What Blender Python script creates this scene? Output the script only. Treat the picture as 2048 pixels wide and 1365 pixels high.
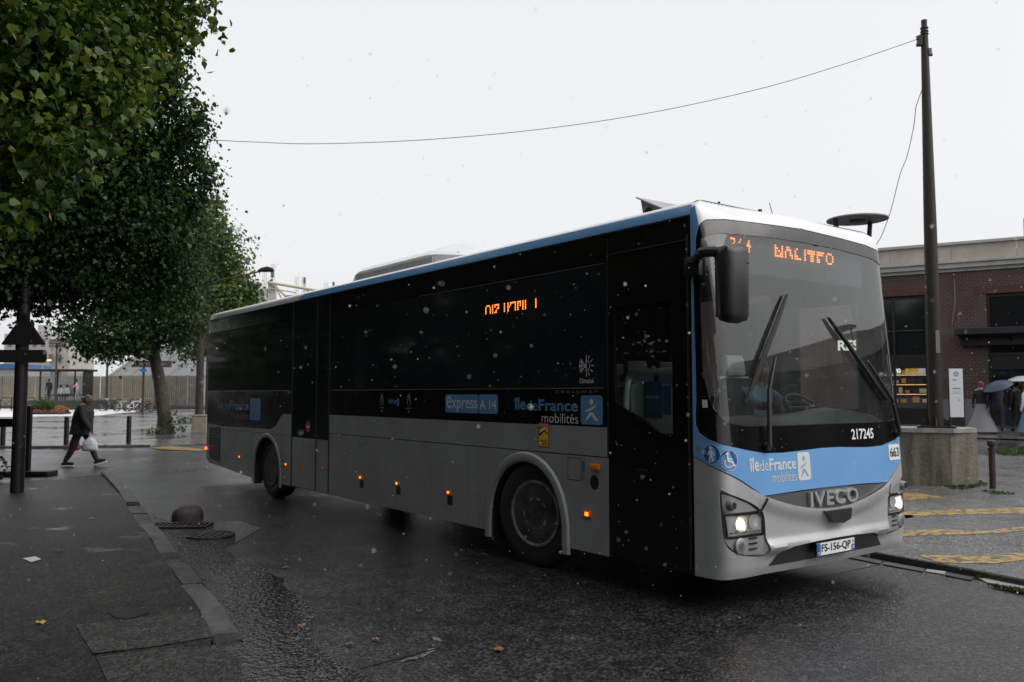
import bpy, bmesh, math, random
import numpy as np
from mathutils import Vector, Matrix, geometry, noise as mnoise

SC = bpy.context.scene
COL = SC.collection
for _o in list(bpy.data.objects):
    bpy.data.objects.remove(_o)
RND = random.Random(7)
R = math.radians

# ------------------------------------------------------------------ camera
FPX, CX, CY, CAMH = 1719.0, 1024.0, 682.5, 1.65
PITCH = math.atan((788 - CY) / FPX)
cam = bpy.data.cameras.new('camera')
cam.sensor_width = 36.0
cam.lens = FPX / 2048 * 36.0
cam.clip_start = 0.05
cam.clip_end = 5000
cam.dof.use_dof = True
cam.dof.focus_distance = 9.0
cam.dof.aperture_fstop = 2.8
camo = bpy.data.objects.new('camera', cam)
COL.objects.link(camo)
camo.location = (0, 0, CAMH)
camo.rotation_euler = (math.pi / 2 + PITCH, 0, 0)
SC.camera = camo

# ------------------------------------------------------------------ overcast daylight
SUN_EL, SUN_AZ = R(46), R(112)          # azimuth clockwise from +Y (the view direction)
world = bpy.data.worlds.new('World')
SC.world = world
world.use_nodes = True
wn = world.node_tree
wn.nodes.clear()
sky = wn.nodes.new('ShaderNodeTexSky')
sky.sky_type = 'NISHITA'
sky.sun_disc = False
sky.sun_elevation = SUN_EL
sky.sun_rotation = SUN_AZ
sky.dust_density = 6
sky.air_density = 1.0
hs = wn.nodes.new('ShaderNodeHueSaturation')
hs.inputs['Saturation'].default_value = 0.25
b1 = wn.nodes.new('ShaderNodeBackground')
b1.inputs[1].default_value = 0.05
b2 = wn.nodes.new('ShaderNodeBackground')
b2.inputs[0].default_value = (0.925, 0.932, 0.948, 1)
b2.inputs[1].default_value = 0.80
ad = wn.nodes.new('ShaderNodeAddShader')
wo = wn.nodes.new('ShaderNodeOutputWorld')
wn.links.new(sky.outputs[0], hs.inputs['Color'])
wn.links.new(hs.outputs[0], b1.inputs[0])
wn.links.new(b1.outputs[0], ad.inputs[0])
wn.links.new(b2.outputs[0], ad.inputs[1])
wn.links.new(ad.outputs[0], wo.inputs[0])
sl = bpy.data.lights.new('sun', 'SUN')
sl.energy = 1.5
sl.angle = R(60)
sl.color = (1.0, 0.975, 0.94)
slo = bpy.data.objects.new('sun', sl)
COL.objects.link(slo)
_sd = Vector((math.sin(SUN_AZ) * math.cos(SUN_EL), math.cos(SUN_AZ) * math.cos(SUN_EL), math.sin(SUN_EL)))
slo.rotation_euler = _sd.to_track_quat('Z', 'Y').to_euler()
slo.location = (10, -10, 30)
SC.view_settings.view_transform = 'Standard'
SC.view_settings.look = 'None'
SC.view_settings.exposure = 0.0
SC.view_settings.gamma = 1.0
SC.view_settings.use_curve_mapping = False
SC.cycles.max_bounces = 6
SC.cycles.transparent_max_bounces = 24
SC.cycles.caustics_reflective = False
SC.cycles.caustics_refractive = False
SC.cycles.use_denoising = True
SC.cycles.sample_clamp_indirect = 4.0

# ------------------------------------------------------------------ photo pixel -> place
cP, sP = math.cos(PITCH), math.sin(PITCH)
def ray(px, py):
    dx = (px - CX) / FPX; dz = -(py - CY) / FPX
    return Vector((dx, cP - sP * dz, sP + cP * dz))
CAM = Vector((0, 0, CAMH))
def sst(a, b, x):
    t = min(1, max(0, (x - a) / (b - a))); return t * t * (3 - 2 * t)
def gz(x, y):
    """height of the ground"""
    z = 0.009 * max(0.0, min(y, 95) - 36)
    z2 = 0.30 * sst(17, 32, y) + 0.004 * max(0, y - 32)
    w = sst(3, 9, x)
    return z * (1 - w) + z2 * w
def gnd(px, py, h=0.0):
    """where the ray through a photo pixel meets the ground (raised by h)"""
    r = ray(px, py); z = 0.0; p = None
    for _ in range(30):
        t = (z + h - CAMH) / r.z if r.z < -1e-4 else 200
        t = min(t, 400)
        p = CAM + r * t
        zn = gz(p.x, p.y)
        z = 0.5 * z + 0.5 * zn
    return p
def at(px, py, Y):
    r = ray(px, py); return CAM + r * (Y / r.y)
def prj(p):
    x, y, z = p[0], p[1], p[2] - CAMH
    d = cP * y + sP * z; v = -sP * y + cP * z
    return CX + FPX * x / d, CY - FPX * v / d

# ------------------------------------------------------------------ materials
MATS = {}
def _ramp(nt, fac, c1, c2, p1, p2):
    r = nt.nodes.new('ShaderNodeValToRGB')
    r.color_ramp.elements[0].position = p1; r.color_ramp.elements[1].position = p2
    r.color_ramp.elements[0].color = (*c1, 1); r.color_ramp.elements[1].color = (*c2, 1)
    nt.links.new(fac, r.inputs[0]); return r
def mat(name, col, rough=0.5, metal=0.0, coat=0.0, col2=None, nscale=3.0, ramp=(0.35, 0.65), bump=None, emit=None, spec=0.5, rough2=None, rscale=None, trans=0, dist=0.01, alpha=1.0, stretch=None):
    m = bpy.data.materials.new(name); m.use_nodes = True
    nt = m.node_tree; b = nt.nodes['Principled BSDF']
    b.inputs['Base Color'].default_value = (*col, 1)
    b.inputs['Roughness'].default_value = rough
    b.inputs['Metallic'].default_value = metal
    b.inputs['Coat Weight'].default_value = coat
    b.inputs['Coat Roughness'].default_value = 0.06
    b.inputs['Specular IOR Level'].default_value = spec
    b.inputs['Transmission Weight'].default_value = trans
    b.inputs['Alpha'].default_value = alpha
    tc = nt.nodes.new('ShaderNodeTexCoord')
    def noi(scale, detail=6, rough_=0.6):
        n = nt.nodes.new('ShaderNodeTexNoise'); n.inputs['Scale'].default_value = scale
        n.inputs['Detail'].default_value = detail; n.inputs['Roughness'].default_value = rough_
        nt.links.new(tc.outputs['Object'], n.inputs['Vector']); return n
    if col2 is not None:
        n = noi(nscale)
        if stretch:
            mp_ = nt.nodes.new('ShaderNodeMapping'); mp_.inputs['Scale'].default_value = stretch
            nt.links.new(tc.outputs['Object'], mp_.inputs[0]); nt.links.new(mp_.outputs[0], n.inputs['Vector'])
        r = _ramp(nt, n.outputs['Fac'], col, col2, *ramp)
        nt.links.new(r.outputs[0], b.inputs['Base Color'])
    if rough2 is not None:
        n = noi(rscale or nscale)
        mr = nt.nodes.new('ShaderNodeMapRange')
        mr.inputs['From Min'].default_value = 0.35; mr.inputs['From Max'].default_value = 0.65
        mr.inputs['To Min'].default_value = rough; mr.inputs['To Max'].default_value = rough2
        nt.links.new(n.outputs['Fac'], mr.inputs['Value']); nt.links.new(mr.outputs[0], b.inputs['Roughness'])
    if bump:
        n = noi(bump[0], 4)
        bp = nt.nodes.new('ShaderNodeBump'); bp.inputs['Strength'].default_value = bump[1]; bp.inputs['Distance'].default_value = dist
        nt.links.new(n.outputs['Fac'], bp.inputs['Height']); nt.links.new(bp.outputs[0], b.inputs['Normal'])
    if emit:
        b.inputs['Emission Color'].default_value = (*emit[0], 1); b.inputs['Emission Strength'].default_value = emit[1]
    MATS[name] = m
    return m

def wet_asphalt(name, c1, c2, fine=90.0, bstr=0.55, r1=0.28, r2=0.5, wetscale=0.5, wet=(0.42, 0.62), spec=0.5, puddle=0.0):
    """dark aggregate with a water film: low patches are smooth and glossy, high ones grainy"""
    m = bpy.data.materials.new(name); m.use_nodes = True
    nt = m.node_tree; b = nt.nodes['Principled BSDF']; L = nt.links
    tc = nt.nodes.new('ShaderNodeTexCoord')
    def noi(scale, detail=5, rg=0.55):
        n = nt.nodes.new('ShaderNodeTexNoise'); n.inputs['Scale'].default_value = scale; n.inputs['Detail'].default_value = detail
        n.inputs['Roughness'].default_value = rg
        L.new(tc.outputs['Object'], n.inputs['Vector']); return n
    def math_(op, a, v):
        x = nt.nodes.new('ShaderNodeMath'); x.operation = op
        L.new(a, x.inputs[0])
        if isinstance(v, (int, float)): x.inputs[1].default_value = v
        else: L.new(v, x.inputs[1])
        return x.outputs[0]
    vo = nt.nodes.new('ShaderNodeTexVoronoi'); vo.inputs['Scale'].default_value = fine; vo.inputs['Randomness'].default_value = 1.0
    L.new(tc.outputs['Object'], vo.inputs['Vector'])
    big = noi(wetscale, 6, 0.6); mid = noi(4.0, 5); grain = noi(fine * 2.2, 3)
    mb_ = math_('ADD', math_('MULTIPLY', mid.outputs['Fac'], .5), math_('MULTIPLY', noi(.33, 7, .62).outputs['Fac'], .5))
    r = _ramp(nt, mb_, c1, c2, 0.38, 0.62)
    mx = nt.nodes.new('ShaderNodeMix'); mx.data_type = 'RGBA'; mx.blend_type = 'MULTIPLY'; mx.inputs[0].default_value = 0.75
    gr = _ramp(nt, vo.outputs['Color'], (0.30, 0.30, 0.30), (5.2, 5.1, 5.0), 0.38, 0.98)  # pale grains also carry the wet glints, painted into the colour
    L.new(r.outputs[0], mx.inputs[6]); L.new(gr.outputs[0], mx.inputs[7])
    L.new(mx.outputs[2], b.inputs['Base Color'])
    wm = nt.nodes.new('ShaderNodeMapRange'); wm.inputs['From Min'].default_value = wet[0]; wm.inputs['From Max'].default_value = wet[1]
    wm.inputs['To Min'].default_value = puddle; wm.inputs['To Max'].default_value = 1.0
    L.new(big.outputs['Fac'], wm.inputs['Value'])
    rr = nt.nodes.new('ShaderNodeMapRange'); rr.inputs['To Min'].default_value = r1; rr.inputs['To Max'].default_value = r2
    L.new(wm.outputs[0], rr.inputs['Value']); L.new(rr.outputs[0], b.inputs['Roughness'])
    h = math_('MULTIPLY', vo.outputs['Distance'], -1.0)
    h = math_('ADD', h, math_('MULTIPLY', grain.outputs['Fac'], 0.35))
    bp = nt.nodes.new('ShaderNodeBump'); bp.inputs['Distance'].default_value = 0.007
    L.new(math_('MULTIPLY', wm.outputs[0], bstr), bp.inputs['Strength'])
    L.new(h, bp.inputs['Height'])
    L.new(bp.outputs[0], b.inputs['Normal'])
    b.inputs['Specular IOR Level'].default_value = spec
    MATS[name] = m
    return m

# ------------------------------------------------------------------ object helpers
def link(o, parent=None):
    COL.objects.link(o)
    if parent is not None: o.parent = parent
    return o
def tag(o, label=None, cat=None, group=None, kind=None):
    if label: o['label'] = label
    if cat: o['category'] = cat
    if group: o['group'] = group
    if kind: o['kind'] = kind
    return o
def thing(name, label, cat, loc=(0, 0, 0), rotz=0.0, group=None):
    o = bpy.data.objects.new(name, None); link(o)
    o.empty_display_size = 0.2
    o.location = loc; o.rotation_euler = (0, 0, rotz)
    return tag(o, label, cat, group)
def getm(m): return MATS[m] if isinstance(m, str) else m
def mkobj(name, verts, faces, m, parent=None, smooth=False, sharp=35):
    me = bpy.data.meshes.new(name)
    me.from_pydata([tuple(v) for v in verts], [], faces)
    if m is not None:
        for mm in (m if isinstance(m, (list, tuple)) else [m]): me.materials.append(getm(mm))
    if smooth:
        me.polygons.foreach_set('use_smooth', [True] * len(me.polygons))
        me.set_sharp_from_angle(angle=R(sharp))
    o = bpy.data.objects.new(name, me)
    return link(o, parent)
def copy_tree(o, parent=None):
    c = o.copy(); COL.objects.link(c); c.parent = parent
    for ch in list(o.children): copy_tree(ch, c)
    return c
def inst(name, src, parent=None):
    o = bpy.data.objects.new(name, src.data); return link(o, parent)

class MB:
    def __init__(s): s.v = []; s.f = []
    def add(s, vs, fs):
        n = len(s.v); s.v += [tuple(v) for v in vs]; s.f += [tuple(i + n for i in f) for f in fs]; return s
    def box(s, c, d, rot=None, bev=0.0):
        x, y, z = d[0] / 2, d[1] / 2, d[2] / 2
        if bev <= 0:
            vs = [(-x, -y, -z), (x, -y, -z), (x, y, -z), (-x, y, -z), (-x, -y, z), (x, -y, z), (x, y, z), (-x, y, z)]
            fs = [(0, 3, 2, 1), (4, 5, 6, 7), (0, 1, 5, 4), (1, 2, 6, 5), (2, 3, 7, 6), (3, 0, 4, 7)]
        else:
            bm = bmesh.new(); bmesh.ops.create_cube(bm, size=1.0)
            for v in bm.verts: v.co = Vector((v.co.x * d[0], v.co.y * d[1], v.co.z * d[2]))
            bmesh.ops.bevel(bm, geom=bm.edges[:], offset=bev, segments=2, affect='EDGES', profile=0.6)
            bm.verts.index_update()
            vs = [v.co.copy() for v in bm.verts]; fs = [tuple(v.index for v in f.verts) for f in bm.faces]; bm.free()
        M = rot if rot is not None else Matrix.Identity(3)
        C = Vector(c)
        return s.add([M @ Vector(v) + C for v in vs], fs)
    def tube(s, pts, r, n=8, caps=True, flat=None):
        pts = [Vector(p) for p in pts]
        rs = r if isinstance(r, (list, tuple)) else [r] * len(pts)
        rings = []; up = None
        for i, p in enumerate(pts):
            a = pts[max(0, i - 1)]; b = pts[min(len(pts) - 1, i + 1)]
            t = (b - a)
            if t.length < 1e-9: t = Vector((0, 0, 1))
            t.normalize()
            if up is None:
                up = Vector((0, 0, 1)) if abs(t.z) < 0.9 else Vector((1, 0, 0))
            u = (up - t * up.dot(t))
            if u.length < 1e-6: u = t.orthogonal()
            u.normalize(); w = t.cross(u); up = u
            fx = flat or 1.0
            rings.append([p + (u * math.cos(k * 2 * math.pi / n) + w * math.sin(k * 2 * math.pi / n) * fx) * rs[i] for k in range(n)])
        vs = [v for ring in rings for v in ring]; fs = []
        for i in range(len(rings) - 1):
            for k in range(n):
                k2 = (k + 1) % n
                fs.append((i * n + k, i * n + k2, (i + 1) * n + k2, (i + 1) * n + k))
        if caps:
            fs.append(tuple(range(n - 1, -1, -1))); fs.append(tuple((len(rings) - 1) * n + k for k in range(n)))
        return s.add(vs, fs)
    def lathe(s, prof, n=24, M=None, closed=False):
        M = M or Matrix.Identity(4)
        vs = []; fs = []
        for (r_, z_) in prof:
            for k in range(n):
                a = k * 2 * math.pi / n
                vs.append(M @ Vector((r_ * math.cos(a), r_ * math.sin(a), z_)))
        m = len(prof)
        for i in range(m if closed else m - 1):
            j = (i + 1) % m
            for k in range(n):
                k2 = (k + 1) % n
                fs.append((i * n + k, i * n + k2, j * n + k2, j * n + k))
        if not closed:
            if prof[0][0] > 1e-6: fs.append(tuple(range(n - 1, -1, -1)))
            if prof[-1][0] > 1e-6: fs.append(tuple((m - 1) * n + k for k in range(n)))
        return s.add(vs, fs)
    def prism(s, poly, z0, z1):
        n = len(poly)
        if sum(poly[i][0] * poly[(i + 1) % n][1] - poly[(i + 1) % n][0] * poly[i][1] for i in range(n)) < 0: poly = poly[::-1]
        zf = (lambda v: (lambda p: v))
        f0 = z0 if callable(z0) else (lambda p: z0); f1 = z1 if callable(z1) else (lambda p: z1)
        vs = [(p[0], p[1], f0(p)) for p in poly] + [(p[0], p[1], f1(p)) for p in poly]
        fs = [tuple(range(n - 1, -1, -1)), tuple(range(n, 2 * n))] + [(i, (i + 1) % n, n + (i + 1) % n, n + i) for i in range(n)]
        return s.add(vs, fs)
    def xf(s, M):
        s.v = [tuple(M @ Vector(v)) for v in s.v]; return s
    def build(s, name, m, parent=None, smooth=False, sharp=35):
        return mkobj(name, s.v, s.f, m, parent, smooth, sharp)

def inpoly(x, y, poly):
    c = False; n = len(poly); j = n - 1
    for i in range(n):
        xi, yi = poly[i]; xj, yj = poly[j]
        if (yi > y) != (yj > y) and x < (xj - xi) * (y - yi) / (yj - yi) + xi: c = not c
        j = i
    return c
def dens(poly, step, closed=True):
    out = []; n = len(poly)
    for i in range(n if closed else n - 1):
        a = poly[i]; b = poly[(i + 1) % n]
        k = max(1, int(math.ceil(math.hypot(b[0] - a[0], b[1] - a[1]) / step)))
        for q in range(k): out.append((a[0] + (b[0] - a[0]) * q / k, a[1] + (b[1] - a[1]) * q / k))
    if not closed: out.append(poly[-1])
    return out
def catmull(pts, k=6, closed=False):
    out = []; n = len(pts)
    for i in range(n if closed else n - 1):
        g = lambda q: Vector(pts[q % n]) if closed else Vector(pts[min(max(q, 0), n - 1)])
        p0, p1, p2, p3 = g(i - 1), g(i), g(i + 1), g(i + 2)
        for q in range(k):
            t = q / k
            out.append(tuple(0.5 * ((2 * p1) + (-p0 + p2) * t + (2 * p0 - 5 * p1 + 4 * p2 - p3) * t * t + (-p0 + 3 * p1 - 3 * p2 + p3) * t ** 3)))
    if not closed: out.append(tuple(pts[-1]))
    return out
def rrect(x0, z0, x1, z1, r, k=4):
    out = []
    for cx_, cz_, a0 in ((x1 - r, z1 - r, 0), (x0 + r, z1 - r, 90), (x0 + r, z0 + r, 180), (x1 - r, z0 + r, 270)):
        for q in range(k + 1):
            a = R(a0 + 90 * q / k); out.append((cx_ + r * math.cos(a), cz_ + r * math.sin(a)))
    return out
def ellipse(cx_, cz_, rx, rz, n=16, rot=0.0):
    out = []
    for k in range(n):
        a = k * 2 * math.pi / n; x = rx * math.cos(a); z = rz * math.sin(a)
        out.append((cx_ + x * math.cos(rot) - z * math.sin(rot), cz_ + x * math.sin(rot) + z * math.cos(rot)))
    return out
def patch(outline, mapf, holes=(), off=0.0, th=0.004, step=None, mb=None):
    """a panel with the given outline laid on a surface mapf(a, b, off); its rim is th deep"""
    mb = mb or MB()
    loops = [list(outline)] + [list(h) for h in holes]
    if step: loops = [dens(l, step) for l in loops]
    pts = []; edges = []; 
    for l in loops:
        n0 = len(pts); n = len(l); pts += l
        edges += [(n0 + i, n0 + (i + 1) % n) for i in range(n)]
    if step:
        xs = [p[0] for p in loops[0]]; zs = [p[1] for p in loops[0]]
        x = min(xs) + step * 0.5
        while x < max(xs):
            z = min(zs) + step * 0.5
            while z < max(zs):
                if inpoly(x, z, loops[0]) and not any(inpoly(x, z, h) for h in loops[1:]): pts.append((x, z))
                z += step
            x += step
    res = geometry.delaunay_2d_cdt([Vector(p) for p in pts], edges, [], 0, 1e-6)
    vs, es, fs = res[0], res[1], res[2]
    keep = []
    for f in fs:
        cx_ = sum(vs[i].x for i in f) / 3; cz_ = sum(vs[i].y for i in f) / 3
        if inpoly(cx_, cz_, loops[0]) and not any(inpoly(cx_, cz_, h) for h in loops[1:]):
            a, b, c = (vs[i] for i in f)
            if (b.x - a.x) * (c.y - a.y) - (c.x - a.x) * (b.y - a.y) < 0: f = f[::-1]
            keep.append(tuple(f))
    used = sorted({i for f in keep for i in f}); rm = {i: k for k, i in enumerate(used)}
    V = [mapf(vs[i].x, vs[i].y, off) for i in used]
    Fc = [tuple(rm[i] for i in f) for f in keep]
    if th > 0:
        cnt = {}
        for f in Fc:
            for i in range(3):
                e = (f[i], f[(i + 1) % 3]); cnt[e] = cnt.get(e, 0) + 1
        be = [e for e in cnt if (e[1], e[0]) not in cnt]
        bk = {}
        for e in be:
            for i in e:
                if i not in bk:
                    bk[i] = len(V); q = vs[used[i]]; V.append(mapf(q.x, q.y, off - th))
        for a, b in be: Fc.append((b, a, bk[a], bk[b]))
    return mb.add(V, Fc)
def text2d(s, bold=0.0, spacing=1.0):
    """letters as flat triangles: list of (x, y), faces, width and height; baseline at 0"""
    cu = bpy.data.curves.new('letters', 'FONT'); cu.body = s; cu.size = 1.0; cu.offset = bold; cu.resolution_u = 3
    cu.space_character = spacing
    o = bpy.data.objects.new('letters', cu); COL.objects.link(o)
    dg = bpy.context.evaluated_depsgraph_get(); dg.update()
    me = bpy.data.meshes.new_from_object(o.evaluated_get(dg))
    vs = [(v.co.x, v.co.y) for v in me.vertices]; fs = [tuple(p.vertices) for p in me.polygons]
    bpy.data.objects.remove(o); bpy.data.curves.remove(cu); bpy.data.meshes.remove(me)
    x0 = min(v[0] for v in vs); x1 = max(v[0] for v in vs); y1 = max(v[1] for v in vs); y0 = min(v[1] for v in vs)
    return [(v[0] - x0, v[1]) for v in vs], fs, x1 - x0, y0, y1
def lettering(mb, s, a0, b0, a1, b1, mapf, off, bold=0.0, full=True, spacing=1.0):
    """write s into the rectangle a0..a1 (along) by b0..b1 (up)"""
    vs, fs, w, y0, y1 = text2d(s, bold, spacing)
    return mb.add([mapf(a0 + v[0] / w * (a1 - a0), b0 + (v[1] - y0) / (y1 - y0) * (b1 - b0), off) for v in vs], fs)
# ================================================================== ground
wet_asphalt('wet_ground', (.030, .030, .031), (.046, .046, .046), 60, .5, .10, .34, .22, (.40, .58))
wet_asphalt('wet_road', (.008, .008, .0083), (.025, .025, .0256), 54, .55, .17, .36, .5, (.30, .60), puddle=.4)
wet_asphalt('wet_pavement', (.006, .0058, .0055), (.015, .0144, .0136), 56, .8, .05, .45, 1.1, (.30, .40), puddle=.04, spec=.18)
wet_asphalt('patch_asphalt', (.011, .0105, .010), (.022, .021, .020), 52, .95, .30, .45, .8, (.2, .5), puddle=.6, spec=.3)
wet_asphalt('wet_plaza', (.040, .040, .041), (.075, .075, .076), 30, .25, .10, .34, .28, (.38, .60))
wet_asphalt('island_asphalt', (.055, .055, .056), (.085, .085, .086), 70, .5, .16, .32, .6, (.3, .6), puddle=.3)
mat('kerb_stone', (.020, .020, .020), .45, 0, 0, (.060, .060, .060), 3.5, bump=(60, .5), rough2=.5, rscale=5)
_m = MATS['kerb_stone']; _nt = _m.node_tree; _b = _nt.nodes['Principled BSDF']; _oi = _nt.nodes.new('ShaderNodeObjectInfo'); _mr = _nt.nodes.new('ShaderNodeMapRange')
_mr.inputs['To Min'].default_value = .55; _mr.inputs['To Max'].default_value = 1.5; _mx = _nt.nodes.new('ShaderNodeMix'); _mx.data_type = 'RGBA'; _mx.blend_type = 'MULTIPLY'; _mx.inputs[0].default_value = 1.0
_lk = _b.inputs['Base Color'].links[0].from_socket; _nt.links.new(_oi.outputs['Random'], _mr.inputs['Value']); _nt.links.new(_lk, _mx.inputs[6]); _nt.links.new(_mr.outputs[0], _mx.inputs[7]); _nt.links.new(_mx.outputs[2], _b.inputs['Base Color'])
mat('granite', (.24, .24, .245), .4, 0, 0, (.34, .34, .34), 20, bump=(80, .3))
mat('iron', (.018, .0175, .017), .35, .6, 0, (.032, .028, .024), 20, bump=(90, .4))
mat('wet_stone', (.022, .019, .016), .38, 0, 0, (.045, .038, .032), 18, bump=(45, .8), dist=.02)
def sheet(name, poly, m, h, step, kind='structure'):
    """a thin sheet that follows the ground at height h"""
    mb = patch(poly, lambda a, b, off=0.0: Vector((a, b, gz(a, b) + (h(a, b) if callable(h) else h) + off)), th=0, step=step)
    return tag(mb.build(name, m, None, True), kind=kind)
xs_ = [-1500, -300, -90] + list(np.arange(-60, 61, 4.0)) + [90, 300, 1500]
ys_ = [-800, -150, -40] + list(np.arange(-20, 101, 4.0)) + [130, 300, 2500]
vs = [(x, y, gz(x, y) - .012) for y in ys_ for x in xs_]; nx = len(xs_)
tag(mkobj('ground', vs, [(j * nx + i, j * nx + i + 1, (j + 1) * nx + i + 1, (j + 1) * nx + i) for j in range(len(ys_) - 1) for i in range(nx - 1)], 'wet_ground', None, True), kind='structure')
G2 = lambda px, py: tuple(gnd(px, py).xy)
# road the bus is on, from the left kerb to the right-hand kerb slabs
KL = [G2(*p) for p in ((432, 1286), (424, 1268), (408, 1240), (384, 1206), (356, 1164), (330, 1126), (302, 1084), (277, 1050), (258, 1020), (245, 996), (228, 972), (205, 950))]
KR = [G2(*p) for p in ((2300, 1225), (2048, 1176), (1900, 1146), (1700, 1109), (1600, 1090))]
road = [(-1.55, -9), (9.0, -9)] + KR + [(5.0, 11.2), (4.0, 14), (2, 20), (-2, 25), (-14, 25.2), (-26, 25)] + [(-26, 16.5), (-9.5, 15.6)] + KL[::-1] + [(-1.62, 4.4), (-1.4, 3.6), (-1.5, 0)]
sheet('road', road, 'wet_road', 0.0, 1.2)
# left pavement: a low raised sheet that ramps down at the dropped kerb
KH = .05
def ph(a, b):
    return .004 + (KH - .004) * sst(4.0, 5.3, b + .25 * (a + 1.6)) * sst(15.2, 13.0, b)
pav = [(-30, -9), (-1.55, -9), (-1.5, 0), (-1.40, 3.6), (-1.60, 4.4)] + [(x - .02, y) for x, y in KL] + [(-9.6, 15.6), (-30, 16.4)]
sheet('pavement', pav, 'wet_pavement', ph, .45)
# repaired strips in the pavement, and their joints
pt = [G2(*p) for p in ((150, 1266), (300, 1250), (396, 1240), (428, 1290), (300, 1312), (185, 1325))]
sheet('pavement_patch', pt, 'patch_asphalt', lambda a, b: ph(a, b) + .005, .35)
pt2 = [G2(*p) for p in ((192, 1332), (300, 1318), (440, 1308), (480, 1340), (500, 1420), (240, 1430))]
sheet('pavement_patch', pt2, 'patch_asphalt', lambda a, b: ph(a, b) + .005, .3)
# kerb stones one by one
LK = tag(bpy.data.objects.new('kerb', None), 'row of worn granite kerb stones along the left pavement', 'kerb'); link(LK)
kk = dens(KL, .05, False); cum = [0]
for p, q in zip(kk, kk[1:]): cum.append(cum[-1] + math.hypot(q[0] - p[0], q[1] - p[1]))
def kpos(d):
    x = float(np.interp(d, cum, [p[0] for p in kk])); y = float(np.interp(d, cum, [p[1] for p in kk]))
    x2 = float(np.interp(d + .1, cum, [p[0] for p in kk])); y2 = float(np.interp(d + .1, cum, [p[1] for p in kk]))
    t = Vector((x2 - x, y2 - y)); t = t.normalized() if t.length > 1e-6 else Vector((-.5, .86)); return Vector((x, y)), t
d = 0.0; rk = random.Random(3); nk = 0
while d < cum[-1] - .3:
    ln = rk.uniform(.7, 1.1); nk += 1
    if nk in (4, 9): d += ln * .7; continue
    mb = MB(); rows = []
    for q in np.linspace(d + .008, min(d + ln - .008, cum[-1]), 4):
        c, t = kpos(q); nrm = Vector((t.y, -t.x))
        j = rk.uniform(-.006, .006); zt = KH + .010 + rk.uniform(-.010, .006)
        c = c + nrm * rk.uniform(-.012, .012)
        rows.append([(*(c - nrm * .02), -.05), (*(c - nrm * .02), zt - .004), (*(c - nrm * .005), zt), (*(c + nrm * (.14 + j)), zt - .004), (*(c + nrm * (.165 + j)), zt - .028), (*(c + nrm * (.17 + j)), -.05)])
    vs = [v for r_ in rows for v in r_]
    fs = [(i * 6 + k, i * 6 + k + 1, (i + 1) * 6 + k + 1, (i + 1) * 6 + k) for i in range(3) for k in range(5)] + [(5, 4, 3, 2, 1, 0), (18, 19, 20, 21, 22, 23)]
    mb.add(vs, fs).build('kerb_stone', 'kerb_stone', LK, True, 40)
    d += ln
# water in the gutter
def water_mat(name, col, sc, strength, rough=.03):
    m = mat(name, col, rough, spec=.5); nt = m.node_tree; b = nt.nodes['Principled BSDF']; L = nt.links
    tc = nt.nodes.new('ShaderNodeTexCoord'); mp = nt.nodes.new('ShaderNodeMapping'); mp.inputs['Scale'].default_value = (sc * 1.2, sc * .8, sc)
    n1 = nt.nodes.new('ShaderNodeTexNoise'); n1.inputs['Scale'].default_value = 1.0; n1.inputs['Detail'].default_value = 3
    n2 = nt.nodes.new('ShaderNodeTexVoronoi'); n2.inputs['Scale'].default_value = .6
    ad_ = nt.nodes.new('ShaderNodeMath'); ad_.operation = 'ADD'
    bp = nt.nodes.new('ShaderNodeBump'); bp.inputs['Strength'].default_value = strength; bp.inputs['Distance'].default_value = .012
    L.new(tc.outputs['Object'], mp.inputs[0]); L.new(mp.outputs[0], n1.inputs['Vector']); L.new(mp.outputs[0], n2.inputs['Vector'])
    L.new(n1.outputs[0], ad_.inputs[0]); ml_ = nt.nodes.new('ShaderNodeMath'); ml_.operation = 'MULTIPLY'; ml_.inputs[1].default_value = .8; L.new(n2.outputs[0], ml_.inputs[0]); L.new(ml_.outputs[0], ad_.inputs[1])
    L.new(ad_.outputs[0], bp.inputs['Height']); L.new(bp.outputs[0], b.inputs['Normal'])
    return m
water_mat('gutter_water', (.010, .010, .010), 42, .45)
water_mat('still_water', (.016, .016, .017), 8, .06, .02)
def ragged(poly, step, amp, seed):
    out = []; P = dens(poly, step)
    for i, (x, y) in enumerate(P):
        n_ = mnoise.noise_vector(Vector((x * 2.3, y * 2.3, seed))); n2_ = mnoise.noise_vector(Vector((x * 8, y * 8, seed + 5)))
        out.append((x + (n_.x + .5 * n2_.x) * amp, y + (n_.y + .5 * n2_.y) * amp * 1.6))
    return out
kedge = []
for q in np.linspace(.2, cum[-1] * .62, 16):
    c, t = kpos(q); kedge.append(tuple(c + Vector((t.y, -t.x)) * .16))
gut = kedge[::-1] + [G2(*p) for p in ((470, 1300), (452, 1330), (500, 1400), (760, 1400), (735, 1352), (668, 1312), (616, 1278), (628, 1240), (632, 1218), (580, 1178), (530, 1142), (470, 1112), (455, 1096), (520, 1058), (470, 1042), (380, 1052), (322, 1040))]
gut = [p for p in gut if True]
sheet('gutter_water', ragged(gut, .08, .055, 2), 'gutter_water', .006, .3)
for k, (pp, amp) in enumerate(((((46, 1118), (70, 1114), (84, 1120), (62, 1126)), .015),)):
    sheet('puddle', ragged([tuple(gnd(*p, KH).xy) for p in pp], .05, amp, 20 + k), 'still_water', lambda a, b: ph(a, b) + .006, .3)
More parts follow.
